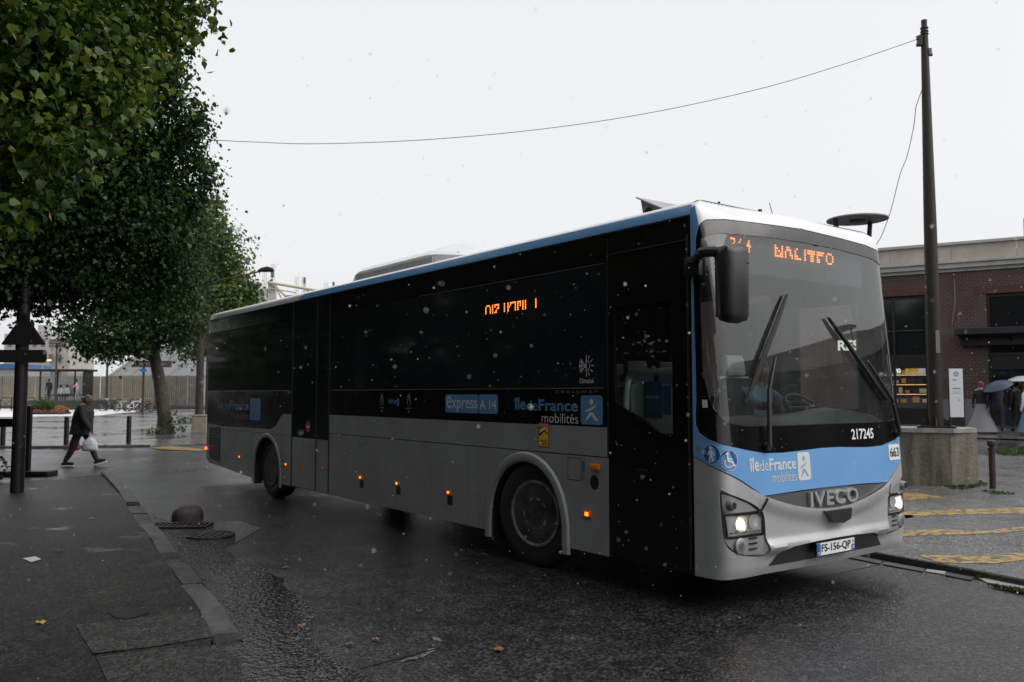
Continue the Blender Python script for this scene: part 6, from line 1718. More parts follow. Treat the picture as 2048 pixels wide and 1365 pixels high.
# local axes: x along the wall to the right, -y out of it
def brick_mat(name):
    m = bpy.data.materials.new(name); m.use_nodes = True; nt = m.node_tree; b = nt.nodes['Principled BSDF']; L = nt.links
    tc = nt.nodes.new('ShaderNodeTexCoord'); mp = nt.nodes.new('ShaderNodeMapping'); mp.inputs['Rotation'].default_value = (R(90), 0, 0)
    br = nt.nodes.new('ShaderNodeTexBrick'); br.inputs['Scale'].default_value = 1.0
    br.inputs['Color1'].default_value = (.074, .031, .026, 1); br.inputs['Color2'].default_value = (.052, .026, .025, 1); br.inputs['Mortar'].default_value = (.12, .108, .10, 1)
    br.inputs['Brick Width'].default_value = .25; br.inputs['Row Height'].default_value = .095; br.inputs['Mortar Size'].default_value = .011; br.inputs['Bias'].default_value = -.1
    no = nt.nodes.new('ShaderNodeTexNoise'); no.inputs['Scale'].default_value = .9; no.inputs['Detail'].default_value = 6
    mx = nt.nodes.new('ShaderNodeMix'); mx.data_type = 'RGBA'; mx.blend_type = 'MULTIPLY'; mx.inputs[0].default_value = .7
    r = _ramp(nt, no.outputs[0], (.55, .55, .55), (1.3, 1.25, 1.2), .3, .7)
    L.new(tc.outputs['Object'], mp.inputs[0]); L.new(mp.outputs[0], br.inputs['Vector']); L.new(tc.outputs['Object'], no.inputs['Vector'])
    L.new(br.outputs['Color'], mx.inputs[6]); L.new(r.outputs[0], mx.inputs[7]); L.new(mx.outputs[2], b.inputs['Base Color'])
    bp = nt.nodes.new('ShaderNodeBump'); bp.inputs['Strength'].default_value = .6; bp.inputs['Distance'].default_value = .015; bp.invert = True
    L.new(br.outputs['Fac'], bp.inputs['Height']); L.new(bp.outputs[0], b.inputs['Normal']); b.inputs['Roughness'].default_value = .6
    MATS[name] = m
brick_mat('red_brick')
mat('lintel_brick', (.10, .034, .028), .6, 0, 0, (.06, .025, .022), 9); mat('cornice_stone', (.50, .455, .38), .6, 0, 0, (.36, .325, .27), 1.4, (.3, .7), bump=(12, .2))
mat('cornice_grey', (.46, .455, .44), .6, 0, 0, (.36, .355, .34), 2); mat('plinth_grey', (.16, .16, .165), .55, 0, 0, (.12, .12, .125), 2)
mat('frame_black', (.010, .010, .011), .35, .2); mat('dark_pane', (.012, .014, .016), .06, spec=.6); mat('blind_grey', (.20, .215, .22), .5)
wmap = lambda a, z, off=0.0: Vector((a, -off, z))
tl, _ = facpx(1778, 600); tr_, _ = facpx(1852, 600); t2, _ = facpx(1972, 600)
zc0 = facpx(1900, 545)[1]; zct = facpx(1900, 486)[1]; zlint = facpx(1815, 592)[1]; zl2_ = facpx(2010, 586)[1]
XL, XR = -26.0, 15.0
op1 = [tl - 1.2, 0.02, tr_, zlint]; W2 = 3.6; op2 = [t2, .02, t2 + W2, zl2_]
opens = [op1, op2]
x = t2 + W2 + 2.8
while x < XR - W2: opens.append([x, .02, x + W2, zl2_]); x += W2 + 2.8
opens.append([tl - 1.2 - 2.6 - 3.8, .02, tl - 1.2 - 2.6, zlint]); opens.append([tl - 1.2 - 2.6 - 10.4, .02, tl - 1.2 - 9.2, zlint])
MAXW = patch(RECT(XL, -.4, XR, zc0), wmap, holes=[RECT(*o) for o in opens], th=.35)
MAXW.build('brick_wall', 'red_brick', STN)
for (y_, h0, h1, m_) in ((.10, zc0, zc0 + .14, 'cornice_grey'), (.26, zc0 + .14, zc0 + .34, 'cornice_grey'), (.36, zc0 + .34, zc0 + .44, 'cornice_grey')):
    MB().box(((XL + XR) / 2, .15 - y_ / 2, (h0 + h1) / 2), (XR - XL, .3 + y_, h1 - h0 - .004)).build('cornice_moulding', m_, STN)
x = XL
while x < XR:
    MB().box((x + 1.19, .10, (zc0 + .44 + zct - .12) / 2), (2.37, .3, zct - .12 - zc0 - .44)).build('parapet_stone', 'cornice_stone', STN); x += 2.38
MB().box(((XL + XR) / 2, .08, zct - .06), (XR - XL, .5, .115)).build('coping', 'cornice_grey', STN)
# soldier-course lintels
for o in opens[:2]:
    k = 0; x = o[0] - .35
    while x < o[2] + .35:
        MB().box((x, -.012, o[3] + .17), (.085, .03, .33)).build('lintel_brick', 'lintel_brick', STN); x += .098
MB().box(((tr_ + t2) / 2, -.03, .55), (t2 - tr_ - .04, .10, 1.1)).build('plinth', 'plinth_grey', STN)
mb_ = MB()
def shopfront(o, lights, blind):
    a0, _, a1, zt = o; w = a1 - a0
    f = bpy.data.objects.new('shopfront', None); link(f, STN); f.empty_display_size = .2
    zs_ = zt - 3.1          # underside of the spandrel between window and shop
    MB().box(((a0 + a1) / 2, .22, zt - .06), (w, .10, .12)).build('head_frame', 'frame_black', f)
    for x in (a0 + .05, (a0 + a1) / 2, a1 - .05): MB().box((x, .215, zt / 2), (.10, .11, zt)).build('mullion', 'frame_black', f)
    MB().box(((a0 + a1) / 2, .20, zs_ + .25), (w, .14, .55)).build('spandrel', 'frame_black', f)
    MB().box(((a0 + a1) / 2, .20, 2.95), (w, .12, .12)).build('transom', 'frame_black', f)
    MB().box(((a0 + a1) / 2, .20, .35), (w, .12, .7)).build('stall_riser', 'frame_black', f)
    for x0, x1 in ((a0 + .1, (a0 + a1) / 2 - .05), ((a0 + a1) / 2 + .05, a1 - .1)):
        MB().box(((x0 + x1) / 2, .26, (zt + zs_ + .4) / 2), (x1 - x0, .02, zt - zs_ - .55)).build('upper_pane', 'dark_pane', f)
        MB().box(((x0 + x1) / 2, .26, (zs_ + .7) / 2), (x1 - x0, .02, zs_ - .72)).build('lower_pane', 'shop_glass' if lights else 'dark_pane', f)
    if blind: MB().box((a0 + w * .82, .245, zt - .95), (w * .3, .01, 1.4)).build('blind', 'blind_grey', f)
    return f
glass_mat('shop_glass', (.7, .7, .7), .03, 1.8)
f1_ = shopfront(op1, True, False); shopfront(op2, False, True)
for o in opens[2:-2]: shopfront(o, False, True)
for o in opens[-2:]: shopfront(o, False, False)
# lit shop behind the left opening
a0, a1 = op1[0], op1[2]
mat('shop_dark', (.03, .028, .026), .7); mat('screen_yellow', (.8, .6, .05), .4, emit=((1, .68, .06), .75)); mat('screen_blue', (.4, .6, .9), .4, emit=((.45, .62, .95), .8)); mat('warm_lit', (1, .7, .4), .4, emit=((1, .58, .26), 3.0)); mat('white_lit', (1, 1, 1), .4, emit=((1, .98, .95), 2.2)); mat('screen_red', (.7, .1, .05), .5, emit=((.8, .12, .05), .4)); mat('ceiling_lamp_lit', (1, .9, .8), .4, emit=((1, .86, .66), 6.0))
sr = bpy.data.objects.new('shop_interior', None); link(sr, STN)
MB().box(((a0 + a1) / 2, 2.4, 2.0), (a1 - a0 + .6, .05, 4.0)).build('back_wall', 'shop_dark', sr)
MB().box(((a0 + a1) / 2, 1.3, 4.05), (a1 - a0 + .6, 2.2, .05)).build('ceiling', 'shop_dark', sr)
for x in (a0 - .3, a1 + .3): MB().box((x, 1.35, 2.0), (.05, 2.1, 4.0)).build('side_wall', 'shop_dark', sr)
def faz(px, py): return facpx(px, py, -.5)
sx0, sz0 = faz(1811, 748); sx1, sz1 = faz(1850, 735)
sxm = faz(1840, 740)[0]
scr = MB().box(((sx0 + sxm) / 2, .5, (sz0 + sz1) / 2), (sxm - sx0, .06, sz1 - sz0)).build('price_screen', 'screen_yellow', sr)
MB().box(((sxm + sx1) / 2 + .01, .5, (sz0 + sz1) / 2), (sx1 - sxm - .02, .06, sz1 - sz0)).build('price_screen', 'screen_blue', sr)
smap = lambda a, z, off=0.0: Vector((a, .468 - off, z))
lettering(MB(), '2+35', sx0 + .12, sz0 + .06, sxm - .06, sz1 - .05, smap, .002, .01).build('screen_digits', 'screen_red', sr)
nx0, nz0 = faz(1790, 746); nx1, nz1 = faz(1802, 734)
lettering(MB(), 'NS', nx0, nz0, nx1, nz1, smap, .02, .02).build('shop_sign_letters', 'white_lit', sr)
rg = random.Random(9)
mat('goods_orange', (.35, .14, .04), .6, emit=((1, .45, .12), .30)); mat('goods_cream', (.5, .4, .26), .6, emit=((1, .7, .4), .4)); mat('goods_brown', (.12, .06, .03), .6); mat('goods_white', (.6, .6, .55), .6, emit=((1, .9, .7), .3))  # orange, cream and white goods glow in place of shelf light on them
for r_ in range(4):
    zz = .95 + r_ * .42
    MB().box(((a0 + a1) / 2, .95, zz - .03), (a1 - a0 - .1, .35, .03)).build('shelf', 'shop_dark', sr)
    MB().box(((a0 + a1) / 2, .76, zz + .355), (a1 - a0 - .2, .03, .02)).build('shelf_light', 'warm_lit', sr)
    x = a0 + .2
    while x < a1 - .3:
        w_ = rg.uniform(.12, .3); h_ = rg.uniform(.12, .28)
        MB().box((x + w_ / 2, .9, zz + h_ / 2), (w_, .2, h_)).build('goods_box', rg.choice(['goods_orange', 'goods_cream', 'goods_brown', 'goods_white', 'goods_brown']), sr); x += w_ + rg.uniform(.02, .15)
for px_, py_ in ((1820, 724), (1850, 724), (1800, 724)):
    x, z = faz(px_, py_); MB().lathe([(.07, 0), (.07, .05), (0, .06)], 10, Matrix.Translation((x, .55, z))).build('ceiling_lamp', 'ceiling_lamp_lit', sr)
mat('sign_lit', (.8, .8, .8), .4, emit=((1, .98, .95), .7))
# sign behind the bus, seen through its windows
rx0, rz0 = facpx(1676, 702, .3); rx1, rz1 = facpx(1718, 680, .3)
lettering(MB(), 'RES', rx0, rz0, rx1, rz1, lambda a, z, off=0.0: Vector((a, -.30 - off, z)), .0, .03).build('lit_sign_letters', 'sign_lit', STN)
# canopy over the right-hand shop
cx0, cz = facpx(1902, 668, 1.0); 
mat('canopy_grey', (.022, .022, .024), .35, .3)
cnp = bpy.data.objects.new('canopy', None); link(cnp, STN)
zb_ = cz
MB().box((cx0 + 4.1, -.65, zb_ + .12), (7.8, 1.25, .06)).build('canopy_deck', 'canopy_grey', cnp)
MB().box((cx0 + 4.1, -1.28, zb_ + .06), (7.9, .10, .26), bev=.02).build('canopy_front', 'canopy_grey', cnp)
MB().box((cx0 + .2, -.65, zb_ + .06), (.08, 1.2, .24)).build('canopy_end', 'canopy_grey', cnp)
for k in range(5): MB().tube([(cx0 + .5 + k * 1.6, -.05, zb_ - .5), (cx0 + .5 + k * 1.6, -1.1, zb_)], .035, 5).build('canopy_bracket', 'canopy_grey', cnp)
MB().box((cx0 + 4.1, -.25, zb_ - .30), (7.6, .4, .35)).build('canopy_box', 'frame_black', cnp)
# down-pipe and cable on the pier
dx0, dz0 = facpx(1909, 560); dx1, dz1 = facpx(1904, 650)
MB().tube([(dx0, -.05, dz0), (dx0, -.05, (dz0 + dz1) / 2), (dx1, -.05, dz1)], .035, 6).build('drain_pipe', 'plinth_grey', STN)
MB().box((XL / 2 + XR / 2, 6, zct / 2 - .4), (XR - XL, 7, zct - .9)).build('building_core', 'shop_dark', STN) if False else None
mkobj('roof_deck', [(XL, .3, zct - .4), (XR, .3, zct - .4), (XR, 14, zct - .4), (XL, 14, zct - .4)], [(0, 1, 2, 3)], 'plinth_grey', STN)
cxp, czp = facpx(2047, 470)
MB().box((cxp + .35, 1.2, zct + .3), (.7, .7, 1.2)).build('chimney', 'cornice_grey', STN)
WG = thing('station_wing', 'brick wing of the station closing the square on the right, mirrored in the windscreen', 'building', (35.0, 10.0, .2))
zw = zct
xmap = lambda a, z, off=0.0: Vector((-off, -a, z))
wops = [RECT(-16 + k * 6.4, .3, -12.6 + k * 6.4, 5.4) for k in range(6)]
patch(RECT(-18, -.3, 24, zc0), xmap, holes=wops, th=.35).build('brick_wall', 'red_brick', WG)
for q in wops: MB().box((.25, -(q[0][0] + q[1][0]) / 2, 2.85), (.06, 3.4, 5.1)).build('window', 'dark_pane', WG)
MB().box((-.05, -3, zc0 + .22), (.6, 42, .44)).build('cornice_moulding', 'cornice_grey', WG)
MB().box((.05, -3, (zc0 + .44 + zct) / 2), (.3, 42, zct - zc0 - .44)).build('parapet', 'cornice_stone', WG)
mkobj('roof_deck', [(.2, -24, zct - .5), (12, -24, zct - .5), (12, 18, zct - .5), (.2, 18, zct - .5)], [(0, 1, 2, 3)], 'plinth_grey', WG)
# pavement in front of the station: raised apron, grass strip, red paving
sheet('station_pavement', [tuple((FO + FD * a + FN * o_).xy) for a, o_ in ((-14, -.2), (14, -.2), (14, 9), (6, 9.0), (-3, 9.5), (-14, 9))], 'wet_plaza', .03, 2.0)
mat('red_paving', (.14, .065, .05), .3, 0, 0, (.09, .05, .042), 4, bump=(30, .4), rough2=.5)
sheet('red_paving', [G2(*p) for p in ((1975, 905), (2130, 897), (2200, 960), (2010, 962), (1980, 940))], 'red_paving', .02, 1.0)
leaf_mat('grass_blade', [(0, (.02, .05, .008)), (.6, (.05, .09, .015)), (1, (.09, .11, .03))])
def tuft_field(name, pp, n, seed, h=.1, hz_=.02, fixz=None):
    P = [tuple(gnd(*p, hz_).xy) for p in pp]; rng = np.random.default_rng(seed); pts = []
    x0, x1 = min(p[0] for p in P), max(p[0] for p in P); y0, y1 = min(p[1] for p in P), max(p[1] for p in P)
    while len(pts) < n:
        x, y = rng.uniform(x0, x1), rng.uniform(y0, y1)
        if inpoly(x, y, P): pts.append((x, y, gz(x, y) + hz_ + rng.uniform(.2, .9) * h))
    pts = np.array(pts); O = np.tile(np.array([[0, 0, -.9]]), (n, 1)) + rng.normal(size=(n, 3)) * .3
    return tag(leaves_mesh(name, pts, O, h, 'grass_blade', None, rng, True), kind='stuff')
tuft_field('grass', ((1990, 905), (2060, 893), (2090, 900), (2060, 908), (2000, 910)), 2600, 301, .05)
tuft_field('grass', ((2003, 912), (2060, 909), (2060, 916), (2010, 916)), 1200, 302, .04)
tuft_field('moss', ((1890, 972), (1960, 964), (1975, 972), (1930, 980), (1900, 980)), 700, 303, .04, ISL)
tuft_field('moss', ((1960, 982), (2000, 985), (2030, 990), (1990, 990)), 260, 304, .03, ISL)
tuft_field('moss', ((1950, 1150), (1965, 1152), (1970, 1157), (1955, 1157)), 300, 305, .02, .01)
tuft_field('moss', ((1975, 1170), (2048, 1182), (2070, 1190), (2040, 1187), (1990, 1175)), 700, 306, .022, .01)
sheet('bare_soil', [G2(*p) for p in ((1985, 905), (2060, 893), (2100, 900), (2060, 912), (2000, 914))], 'wet_stone', .024, .6)

# ================================================================== concrete footing, pole and wires
mat('old_concrete', (.19, .172, .13), .5, 0, 0, (.075, .068, .056), 1.0, (.36, .64), bump=(14, .6), dist=.03, rough2=.7, stretch=(5, 5, .7)); mat('concrete_top', (.30, .295, .28), .4, 0, 0, (.20, .195, .18), 5, bump=(20, .3))
A = gnd(1905, 974, ISL); Bp = gnd(1782, 969, ISL); Cp = gnd(1971, 966, ISL)
e1 = (Bp - A); e1.z = 0; e1.normalize(); e2 = Vector((-e1.y, e1.x, 0)); e2 = e2 if e2.y > 0 else -e2
w1_ = 1.15; w2_ = .95
hb = at(1905, 858, A.y).z - ISL
FT = thing('concrete_footing', 'large stained concrete block carrying the tall rusty pole', 'concrete block', (A.x, A.y, ISL))
def footing(poly, z0, z1, name, m_):
    return MB().prism([tuple((e1 * a + e2 * b_).xy) for a, b_ in poly], z0, z1)
ft = MB(); nseg = 6
cor = [(0, 0), (w1_ * 1.05, 0), (w1_ * 1.05, w2_ * 1.1), (-.30, w2_ * 1.1), (-.42, .40)]
ring = dens(cor, .12)
for k in range(nseg + 1):
    z = -.05 + (hb - .07 + .05) * k / nseg
    for a, b_ in ring:
        n_ = mnoise.noise(Vector((a * 4, b_ * 4, z * 4))) * .012
        v = e1 * a * (1 + n_) + e2 * b_ * (1 + n_); ft.v.append((v.x, v.y, z))
m_ = len(ring); ft.f += [(i * m_ + k, i * m_ + (k + 1) % m_, (i + 1) * m_ + (k + 1) % m_, (i + 1) * m_ + k) for i in range(nseg) for k in range(m_)]
ft.build('block_body', 'old_concrete', FT, True, 40)
footing([(-.05 + a * 1.0, b_ - .03) if b_ == 0 else (a, b_) for a, b_ in cor], hb - .072, hb, 'x', 'x').build('top_slab', 'concrete_top', FT)
pc = at(1872, 838, A.y + .42)
mat('rust_pole', (.012, .010, .009), .45, .2, 0, (.028, .018, .013), 7, (.35, .75), bump=(30, .3), rough2=.6)
POLE = thing('utility_pole', 'tall dark rusty steel pole bolted to the concrete footing', 'pole', (pc.x, pc.y, ISL + hb))
zp0 = ISL + hb; ptop = at(1848, 41, pc.y).z - zp0
r0_ = 14.0 * pc.y / FPX; r1_ = 5.8 * pc.y / FPX
MB().tube([(0, 0, 0), (0, 0, ptop * .5), (0, 0, ptop - .14), (0, 0, ptop - .13), (0, 0, ptop)], [r0_, (r0_ + r1_) / 2 + .02, r1_ + .008, r1_, r1_], 20).build('shaft', 'rust_pole', POLE, True)
MB().box((0, 0, .02), (.62, .52, .035), Matrix.Rotation(math.atan2(e1.y, e1.x), 3, 'Z')).build('base_plate', 'dark_steel', POLE)
for k in range(4):
    a = R(45 + 90 * k) + math.atan2(e1.y, e1.x)
    MB().lathe([(.022, .03), (.022, .12), (.034, .12), (.034, .15), (.015, .15), (.015, .18)], 8, Matrix.Translation((.32 * math.cos(a), .27 * math.sin(a), 0))).build('anchor_bolt', 'dark_steel', POLE)
    g = MB(); d_ = Vector((math.cos(a - .78), math.sin(a - .78), 0)); n_ = Vector((-d_.y, d_.x, 0)) * .01
    g.add([d_ * r0_ * .9 - n_ + Vector((0, 0, .03)), d_ * (r0_ + .13) - n_ + Vector((0, 0, .03)), d_ * r0_ * .9 - n_ + Vector((0, 0, .2)), d_ * r0_ * .9 + n_ + Vector((0, 0, .03)), d_ * (r0_ + .13) + n_ + Vector((0, 0, .03)), d_ * r0_ * .9 + n_ + Vector((0, 0, .2))], [(0, 1, 2), (3, 5, 4), (0, 3, 4, 1), (1, 4, 5, 2), (2, 5, 3, 0)])
    g.build('gusset', 'rust_pole', POLE)
def PP(px, py): q = at(px, py, pc.y); return Vector((q.x - pc.x, 0, q.z - zp0))
for py_ in (57, 64, 69): 
    q = PP(1849, py_); MB().lathe([(r1_ + .012, -.018), (r1_ + .022, 0), (r1_ + .012, .018)], 16, Matrix.Translation((0, 0, q.z))).build('clamp_band', 'dark_steel', POLE, True)
q = PP(1838, 83); MB().box(q + Vector((0, -.02, 0)), (.07, .09, .19), bev=.008).build('cable_bracket', 'dark_steel', POLE)
for py_ in (74, 79, 90, 93): MB().tube([PP(1838, py_), PP(1832, py_ - .5)], .012, 6).build('insulator_pin', 'dark_steel', POLE)
q = PP(1857, 106); MB().box(q + Vector((0, -.03, 0)), (.06, .09, .13), bev=.01).build('junction_box', 'plinth_grey', POLE)
MB().tube([PP(1858, 110), PP(1864, 110)], .03, 8).build('junction_spigot', 'dark_steel', POLE)
q = PP(1868, 685); MB().box((q.x - .0, -r0_ - .005, q.z), (.07, .02, .40), bev=.005).build('stuck_label', 'faint_print', POLE)
mat('wire_grey', (.10, .10, .105), .5)
def wire(name, label, pts, r_):
    o = MB().tube(catmull(pts, 8), r_, 5).build(name, 'wire_grey', None, True); tag(o, label, 'wire')
w0 = PP(1832, 80) + Vector((pc.x, pc.y, zp0))
W1 = [at(x, y, Y) for x, y, Y in ((1690, 128, 15.2), (1520, 178, 15.1), (1300, 226, 15.0), (1080, 259, 15.0), (850, 280, 15.0), (640, 288, 15.0), (520, 285, 15.0), (405, 279, 15.0), (330, 270, 15.0))]
wire('overhead_wire', 'long sagging overhead wire from the pole to the left-hand tree', [w0] + W1, .0062)
W2 = [(1844, 180), (1832, 215), (1828, 250), (1815, 310), (1800, 350), (1782, 420), (1764, 470), (1752, 492), (1740, 530)]
wire('loose_wire', 'loose thin wire hanging from the pole down behind the bus', [at(x, y, pc.y - .1 + .25 * k) for k, (x, y) in enumerate(W2)], .007)
# ================================================================== disc lamps
mat('lamp_grey', (.30, .30, .29), .45, .2, 0, (.22, .22, .215), 6)
def disc_lamp(x, y, h, rad, label, rz):
    z = gz(x, y)
    o = thing('disc_lamp', label, 'lamp', (x, y, z), rz, 'street lamps with a flat disc on a forked column')
    MB().tube([(0, 0, 0), (0, 0, .8), (.0, 0, h * .62)], [.09, .075, .06], 12).build('column', 'dark_steel', o, True)
    MB().tube([(0, 0, h * .60), (rad * .25, 0, h * .72), (rad * .55, 0, h - .02)], [.06, .045, .035], 8).tube([(0, 0, h * .60), (-rad * .35, 0, h * .72), (-rad * .96, 0, h - .015)], [.06, .045, .035], 8).build('fork', 'dark_steel', o, True)
    MB().lathe([(0, h + .06), (rad * .5, h + .045), (rad, h + .012), (rad, h - .008), (rad * .96, h - .012), (0, h - .012)], 40).build('disc', 'lamp_grey', o, True, 40)
    MB().lathe([(.12, h - .03), (.12, h - .012)], 16).build('lamp_unit', 'dark_steel', o)
dl = at(1721, 440, 13.2)
disc_lamp(dl.x - .05, dl.y, dl.z, 59 * 13.2 / FPX, 'flat disc street lamp showing above the front left corner of the bus', R(20))
disc_lamp(14.0, 9.2, 4.3, .46, 'flat disc street lamp mirrored in the windscreen', R(70))
# ================================================================== totem and people with umbrellas
mat('totem_white', (.66, .67, .69), .4); mat('totem_blue', (.12, .35, .62), .5); mat('totem_ink', (.12, .12, .13), .5); mat('totem_pale', (.5, .5, .56), .5)
YT = 33.2
p = at(1913, 800, YT); zb_ = gz(p.x, YT)
TT = thing('information_totem', 'tall white information totem with a round blue mark before the brick pier', 'sign', (p.x, YT, zb_))
wT = 27 * YT / FPX; hT = at(1913, 738, YT).z - zb_; h0T = at(1913, 835, YT).z - zb_
MB().box((.03, .06, hT / 2), (wT + .05, .10, hT - .02)).build('totem_body', 'frame_black', TT)
MB().box((0, 0, (hT + h0T) / 2), (wT, .05, hT - h0T), bev=.01).build('totem_face', 'totem_white', TT)
tmap = lambda a, z, off=0.0: Vector((a, -.026 - off, z))
patch(ellipse(0, hT - .20, .105, .105, 24), tmap, off=.002, th=0).build('totem_mark', 'totem_blue', TT)
patch([(-.05, hT - .26), (.02, hT - .14), (.06, hT - .25), (.02, hT - .2)], tmap, off=.004, th=0).build('totem_mark_figure', 'totem_white', TT)
for k, (x0, x1, z, h_, m_) in enumerate(((-.16, .02, hT - .45, .035, 'totem_ink'), (-.16, -.04, hT - .62, .02, 'totem_pale'), (-.16, .16, hT - .78, .035, 'totem_ink'), (-.16, .15, hT - .88, .025, 'totem_pale'), (-.16, .16, hT - .98, .09, 'totem_pale'), (-.16, .12, hT - 1.12, .02, 'totem_pale'), (.06, .14, hT - 1.22, .03, 'totem_ink'))):
    patch(RECT(x0, z, x1, z + h_), tmap, off=.002, th=0).build('totem_line', m_, TT)
GU = 'people waiting in the rain before the station'
def umbrella(px, py, Y, rad, label, m_, hand, tilt=(0, 0)):
    c_ = at(px, py, Y)
    o = thing('umbrella', label, 'umbrella', hand, 0)
    top = c_ - Vector(hand); mb = MB(); n_ = 8; vs = []
    for k, (rr_, zz) in enumerate(((0.02, .0), (.35, -.03), (.7, -.12), (1.0, -.27))):
        for q in range(n_ * 2):
            a = q * math.pi / n_; s = 1.0 if q % 2 == 0 else .93 + .07 * (1 - rr_)
            v = Vector((rad * rr_ * s * math.cos(a), rad * rr_ * s * math.sin(a), rad * zz * 1.3)); v = Matrix.Rotation(tilt[0], 3, 'Y') @ Matrix.Rotation(tilt[1], 3, 'X') @ v
            vs.append(v + top)
    m2 = n_ * 2; fs = [(i * m2 + q, i * m2 + (q + 1) % m2, (i + 1) * m2 + (q + 1) % m2, (i + 1) * m2 + q) for i in range(3) for q in range(m2)] + [tuple(range(m2))]
    MB().add(vs, fs).build('canopy', m_, o, True, 60)
    MB().tube([(0, 0, -.1), (0, 0, .05), top], [.018, .012, .01], 6).build('shaft', 'dark_steel', o, True)
    rb_ = MB()
    for q in range(0, m2, 2): rb_.tube([top + Vector((0, 0, -.05)), vs[3 * m2 + q] + Vector((0, 0, .005))], .005, 4)
    rb_.build('ribs', 'dark_steel', o)
mat('umbrella_navy', (.02, .035, .075), .45); mat('umbrella_grey', (.34, .35, .36), .35); mat('umbrella_black', (.012, .012, .013), .5)
def feet(px, Y): p = at(px, 800, Y); return p.x, Y, gz(p.x, Y) + .03
zP = lambda px, Y: gz(at(px, 800, Y).x, Y) + .03
def cone_skirt(o, z0, z1, r0, r1, m_):
    vs = []; 
    for k, t in enumerate(np.linspace(0, 1, 5)):
        for q in range(18):
            a = q * math.pi / 9; rr_ = (r0 + (r1 - r0) * t ** 1.3) * (1 + .05 * t * math.sin(a * 6))
            vs.append((rr_ * math.cos(a), rr_ * math.sin(a), z0 + (z1 - z0) * t))
    MB().add(vs, [(i * 18 + q, i * 18 + (q + 1) % 18, (i + 1) * 18 + (q + 1) % 18, (i + 1) * 18 + q) for i in range(4) for q in range(18)]).build('skirt', m_, o, True, 70)
o = stander(1962, 29.5, 'person in a black jacket, red headwear and a long pale grey skirt', 'cloth_black', 'cloth_grey', 'skin_tan', 1.74, R(60), GU, zP(1962, 29.5), hair='cloth_red', arm_r=(.25, 0, .35))
cone_skirt(o, 1.0, .06, .16, .52, 'cloth_grey')
ha = at(1998, 800, 29.0); o = stander(1994, 29.2, 'person in a dark navy jacket under the navy umbrella', 'cloth_navy', 'cloth_black', 'skin_tan', 1.72, R(80), GU, zP(1994, 29.2), arm_r=(.30, -.05, .45), shoe='shoe_white', bulk=1.15)
umbrella(1992, 764, 28.9, .50, 'navy umbrella tilted over the waiting people', 'umbrella_navy', (ha.x - .12, 29.0, zP(1998, 29) + 1.25), (R(-22), R(8)))
stander(2016, 30.0, 'person in a maroon top and jeans standing between the two umbrellas', 'cloth_maroon', 'denim', 'skin_tan', 1.76, R(100), GU, zP(2016, 30))
hb_ = at(2040, 800, 29.6); o = stander(2036, 29.8, 'person in black standing under the pale grey umbrella', 'cloth_black', 'cloth_black', 'skin_tan', 1.70, R(100), GU, zP(2036, 29.8), arm_r=(.25, 0, .45))
umbrella(2046, 752, 29.5, .56, 'pale grey umbrella at the right picture edge', 'umbrella_grey', (hb_.x, 29.55, zP(2040, 29.5) + 1.22), (0, 0))
o = stander(2056, 28.4, 'person in a pale blue skirt with a white bag at the right picture edge', 'cloth_white', 'shirt_blue', 'skin_tan', 1.66, R(120), GU, zP(2056, 28.4)); cone_skirt(o, .95, .10, .16, .36, 'shirt_blue')

# ================================================================== bus driver
DRV = thing('person', 'bus driver in a light blue shirt at the steering wheel behind the windscreen', 'person', b2w(-.88, .60, 0), BROT)
J = figure(1.72, 0, 0, (.42, -.02, .40), (.42, -.02, .40), .03)
for n_ in J: J[n_] = ((J[n_][0][0], J[n_][0][1], J[n_][0][2] + .26), J[n_][1])
for sd, sg in (('l', 1), ('r', -1)):
    J['hip_' + sd] = ((.06, sg * .10, 1.17), .09); J['kn_' + sd] = ((.46, sg * .14, 1.20), .07); J['an_' + sd] = ((.56, sg * .14, .80), .05); J['toe_' + sd] = ((.70, sg * .14, .74), (.04, .03))
skin_body('body', J, LIMBS, ['shirt_blue', 'cloth_navy', 'skin_brown', 'cloth_black'], lambda p: 2 if p.z > 1.74 or (p.z < 1.60 and p.z > 1.25 and p.x > .30) else (0 if p.z > 1.22 and p.x < .4 else 1), DRV, 2)
MB().lathe([(.098, -.05), (.106, .02), (.092, .08), (.05, .115), (0, .125)], 12, Matrix.Translation((.055, 0, 1.885))).build('hair', 'hair_black', DRV, True)

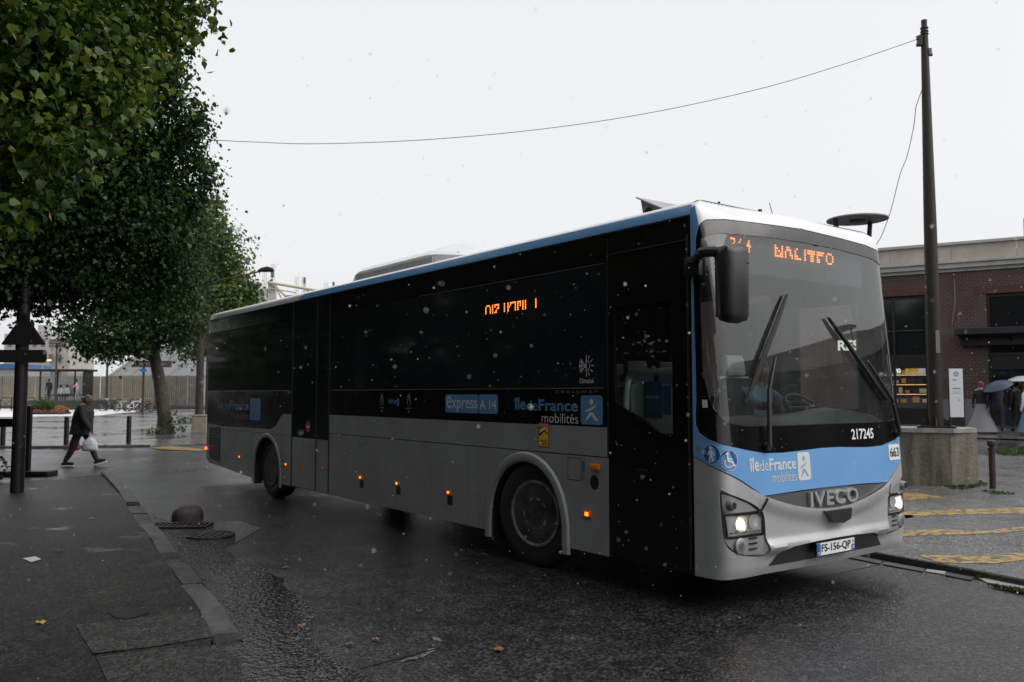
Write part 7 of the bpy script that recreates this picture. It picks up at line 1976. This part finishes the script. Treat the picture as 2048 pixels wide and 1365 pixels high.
# ================================================================== falling rain
m = bpy.data.materials.new('rain_water'); m.use_nodes = True; nt = m.node_tree; nt.nodes.clear()
out = nt.nodes.new('ShaderNodeOutputMaterial'); df = nt.nodes.new('ShaderNodeBsdfTranslucent'); df.inputs[0].default_value = (.97, .97, .97, 1)
gl_ = nt.nodes.new('ShaderNodeBsdfGlass'); gl_.inputs['IOR'].default_value = 1.33; gl_.inputs['Roughness'].default_value = 0.0
tr2 = nt.nodes.new('ShaderNodeBsdfTransparent')
a1_ = nt.nodes.new('ShaderNodeMixShader'); a1_.inputs[0].default_value = .75; a2_ = nt.nodes.new('ShaderNodeMixShader'); a2_.inputs[0].default_value = .7
nt.links.new(gl_.outputs[0], a1_.inputs[1]); nt.links.new(df.outputs[0], a1_.inputs[2]); nt.links.new(tr2.outputs[0], a2_.inputs[1]); nt.links.new(a1_.outputs[0], a2_.inputs[2]); nt.links.new(a2_.outputs[0], out.inputs[0])
MATS['rain_water'] = m
rng = np.random.default_rng(5)
NR = 5400
Yr = rng.uniform(.0, 1, NR) ** .6 * 7.5 + 1.3
Xr = rng.uniform(-.72, .72, NR) * Yr; Zr = CAMH + rng.uniform(-.42, .52, NR) * Yr
ok = (Zr > .15) & (rng.uniform(0, 1, NR) > np.clip((Zr - 2.0) / 1.2, 0, .985))
for i in range(NR):     # no drop inside the bus
    if ok[i]:
        q = Vector((Xr[i], Yr[i], 0)) - BC; x, y = q.dot(BF), q.dot(BL)
        if -12.3 < x < .55 and abs(y) < 1.5 and Zr[i] < 3.6: ok[i] = False
Xr, Yr, Zr = Xr[ok], Yr[ok], Zr[ok]; n = len(Xr)
bm_ = bmesh.new(); bmesh.ops.create_icosphere(bm_, subdivisions=2, radius=1.0); bm_.verts.index_update()
base = np.array([tuple(v.co) for v in bm_.verts]) * np.array([1, 1, 1.15]); ff = np.array([[v.index for v in f.verts] for f in bm_.faces]); bm_.free(); KV = len(base)
rad = rng.lognormal(math.log(.00125), .42, n)
V = (np.stack([Xr, Yr, Zr], 1)[:, None] + base[None] * rad[:, None, None]).reshape(-1, 3)
Fc = (ff[None] + (np.arange(n) * KV)[:, None, None]).reshape(-1, 3)
me = bpy.data.meshes.new('falling_rain'); me.from_pydata(V.tolist(), [], Fc.tolist()); me.materials.append(m); me.polygons.foreach_set('use_smooth', [True] * len(me.polygons))
tag(link(bpy.data.objects.new('falling_rain', me)), 'bright drops of rain falling in front of the bus', 'rain', kind='stuff')
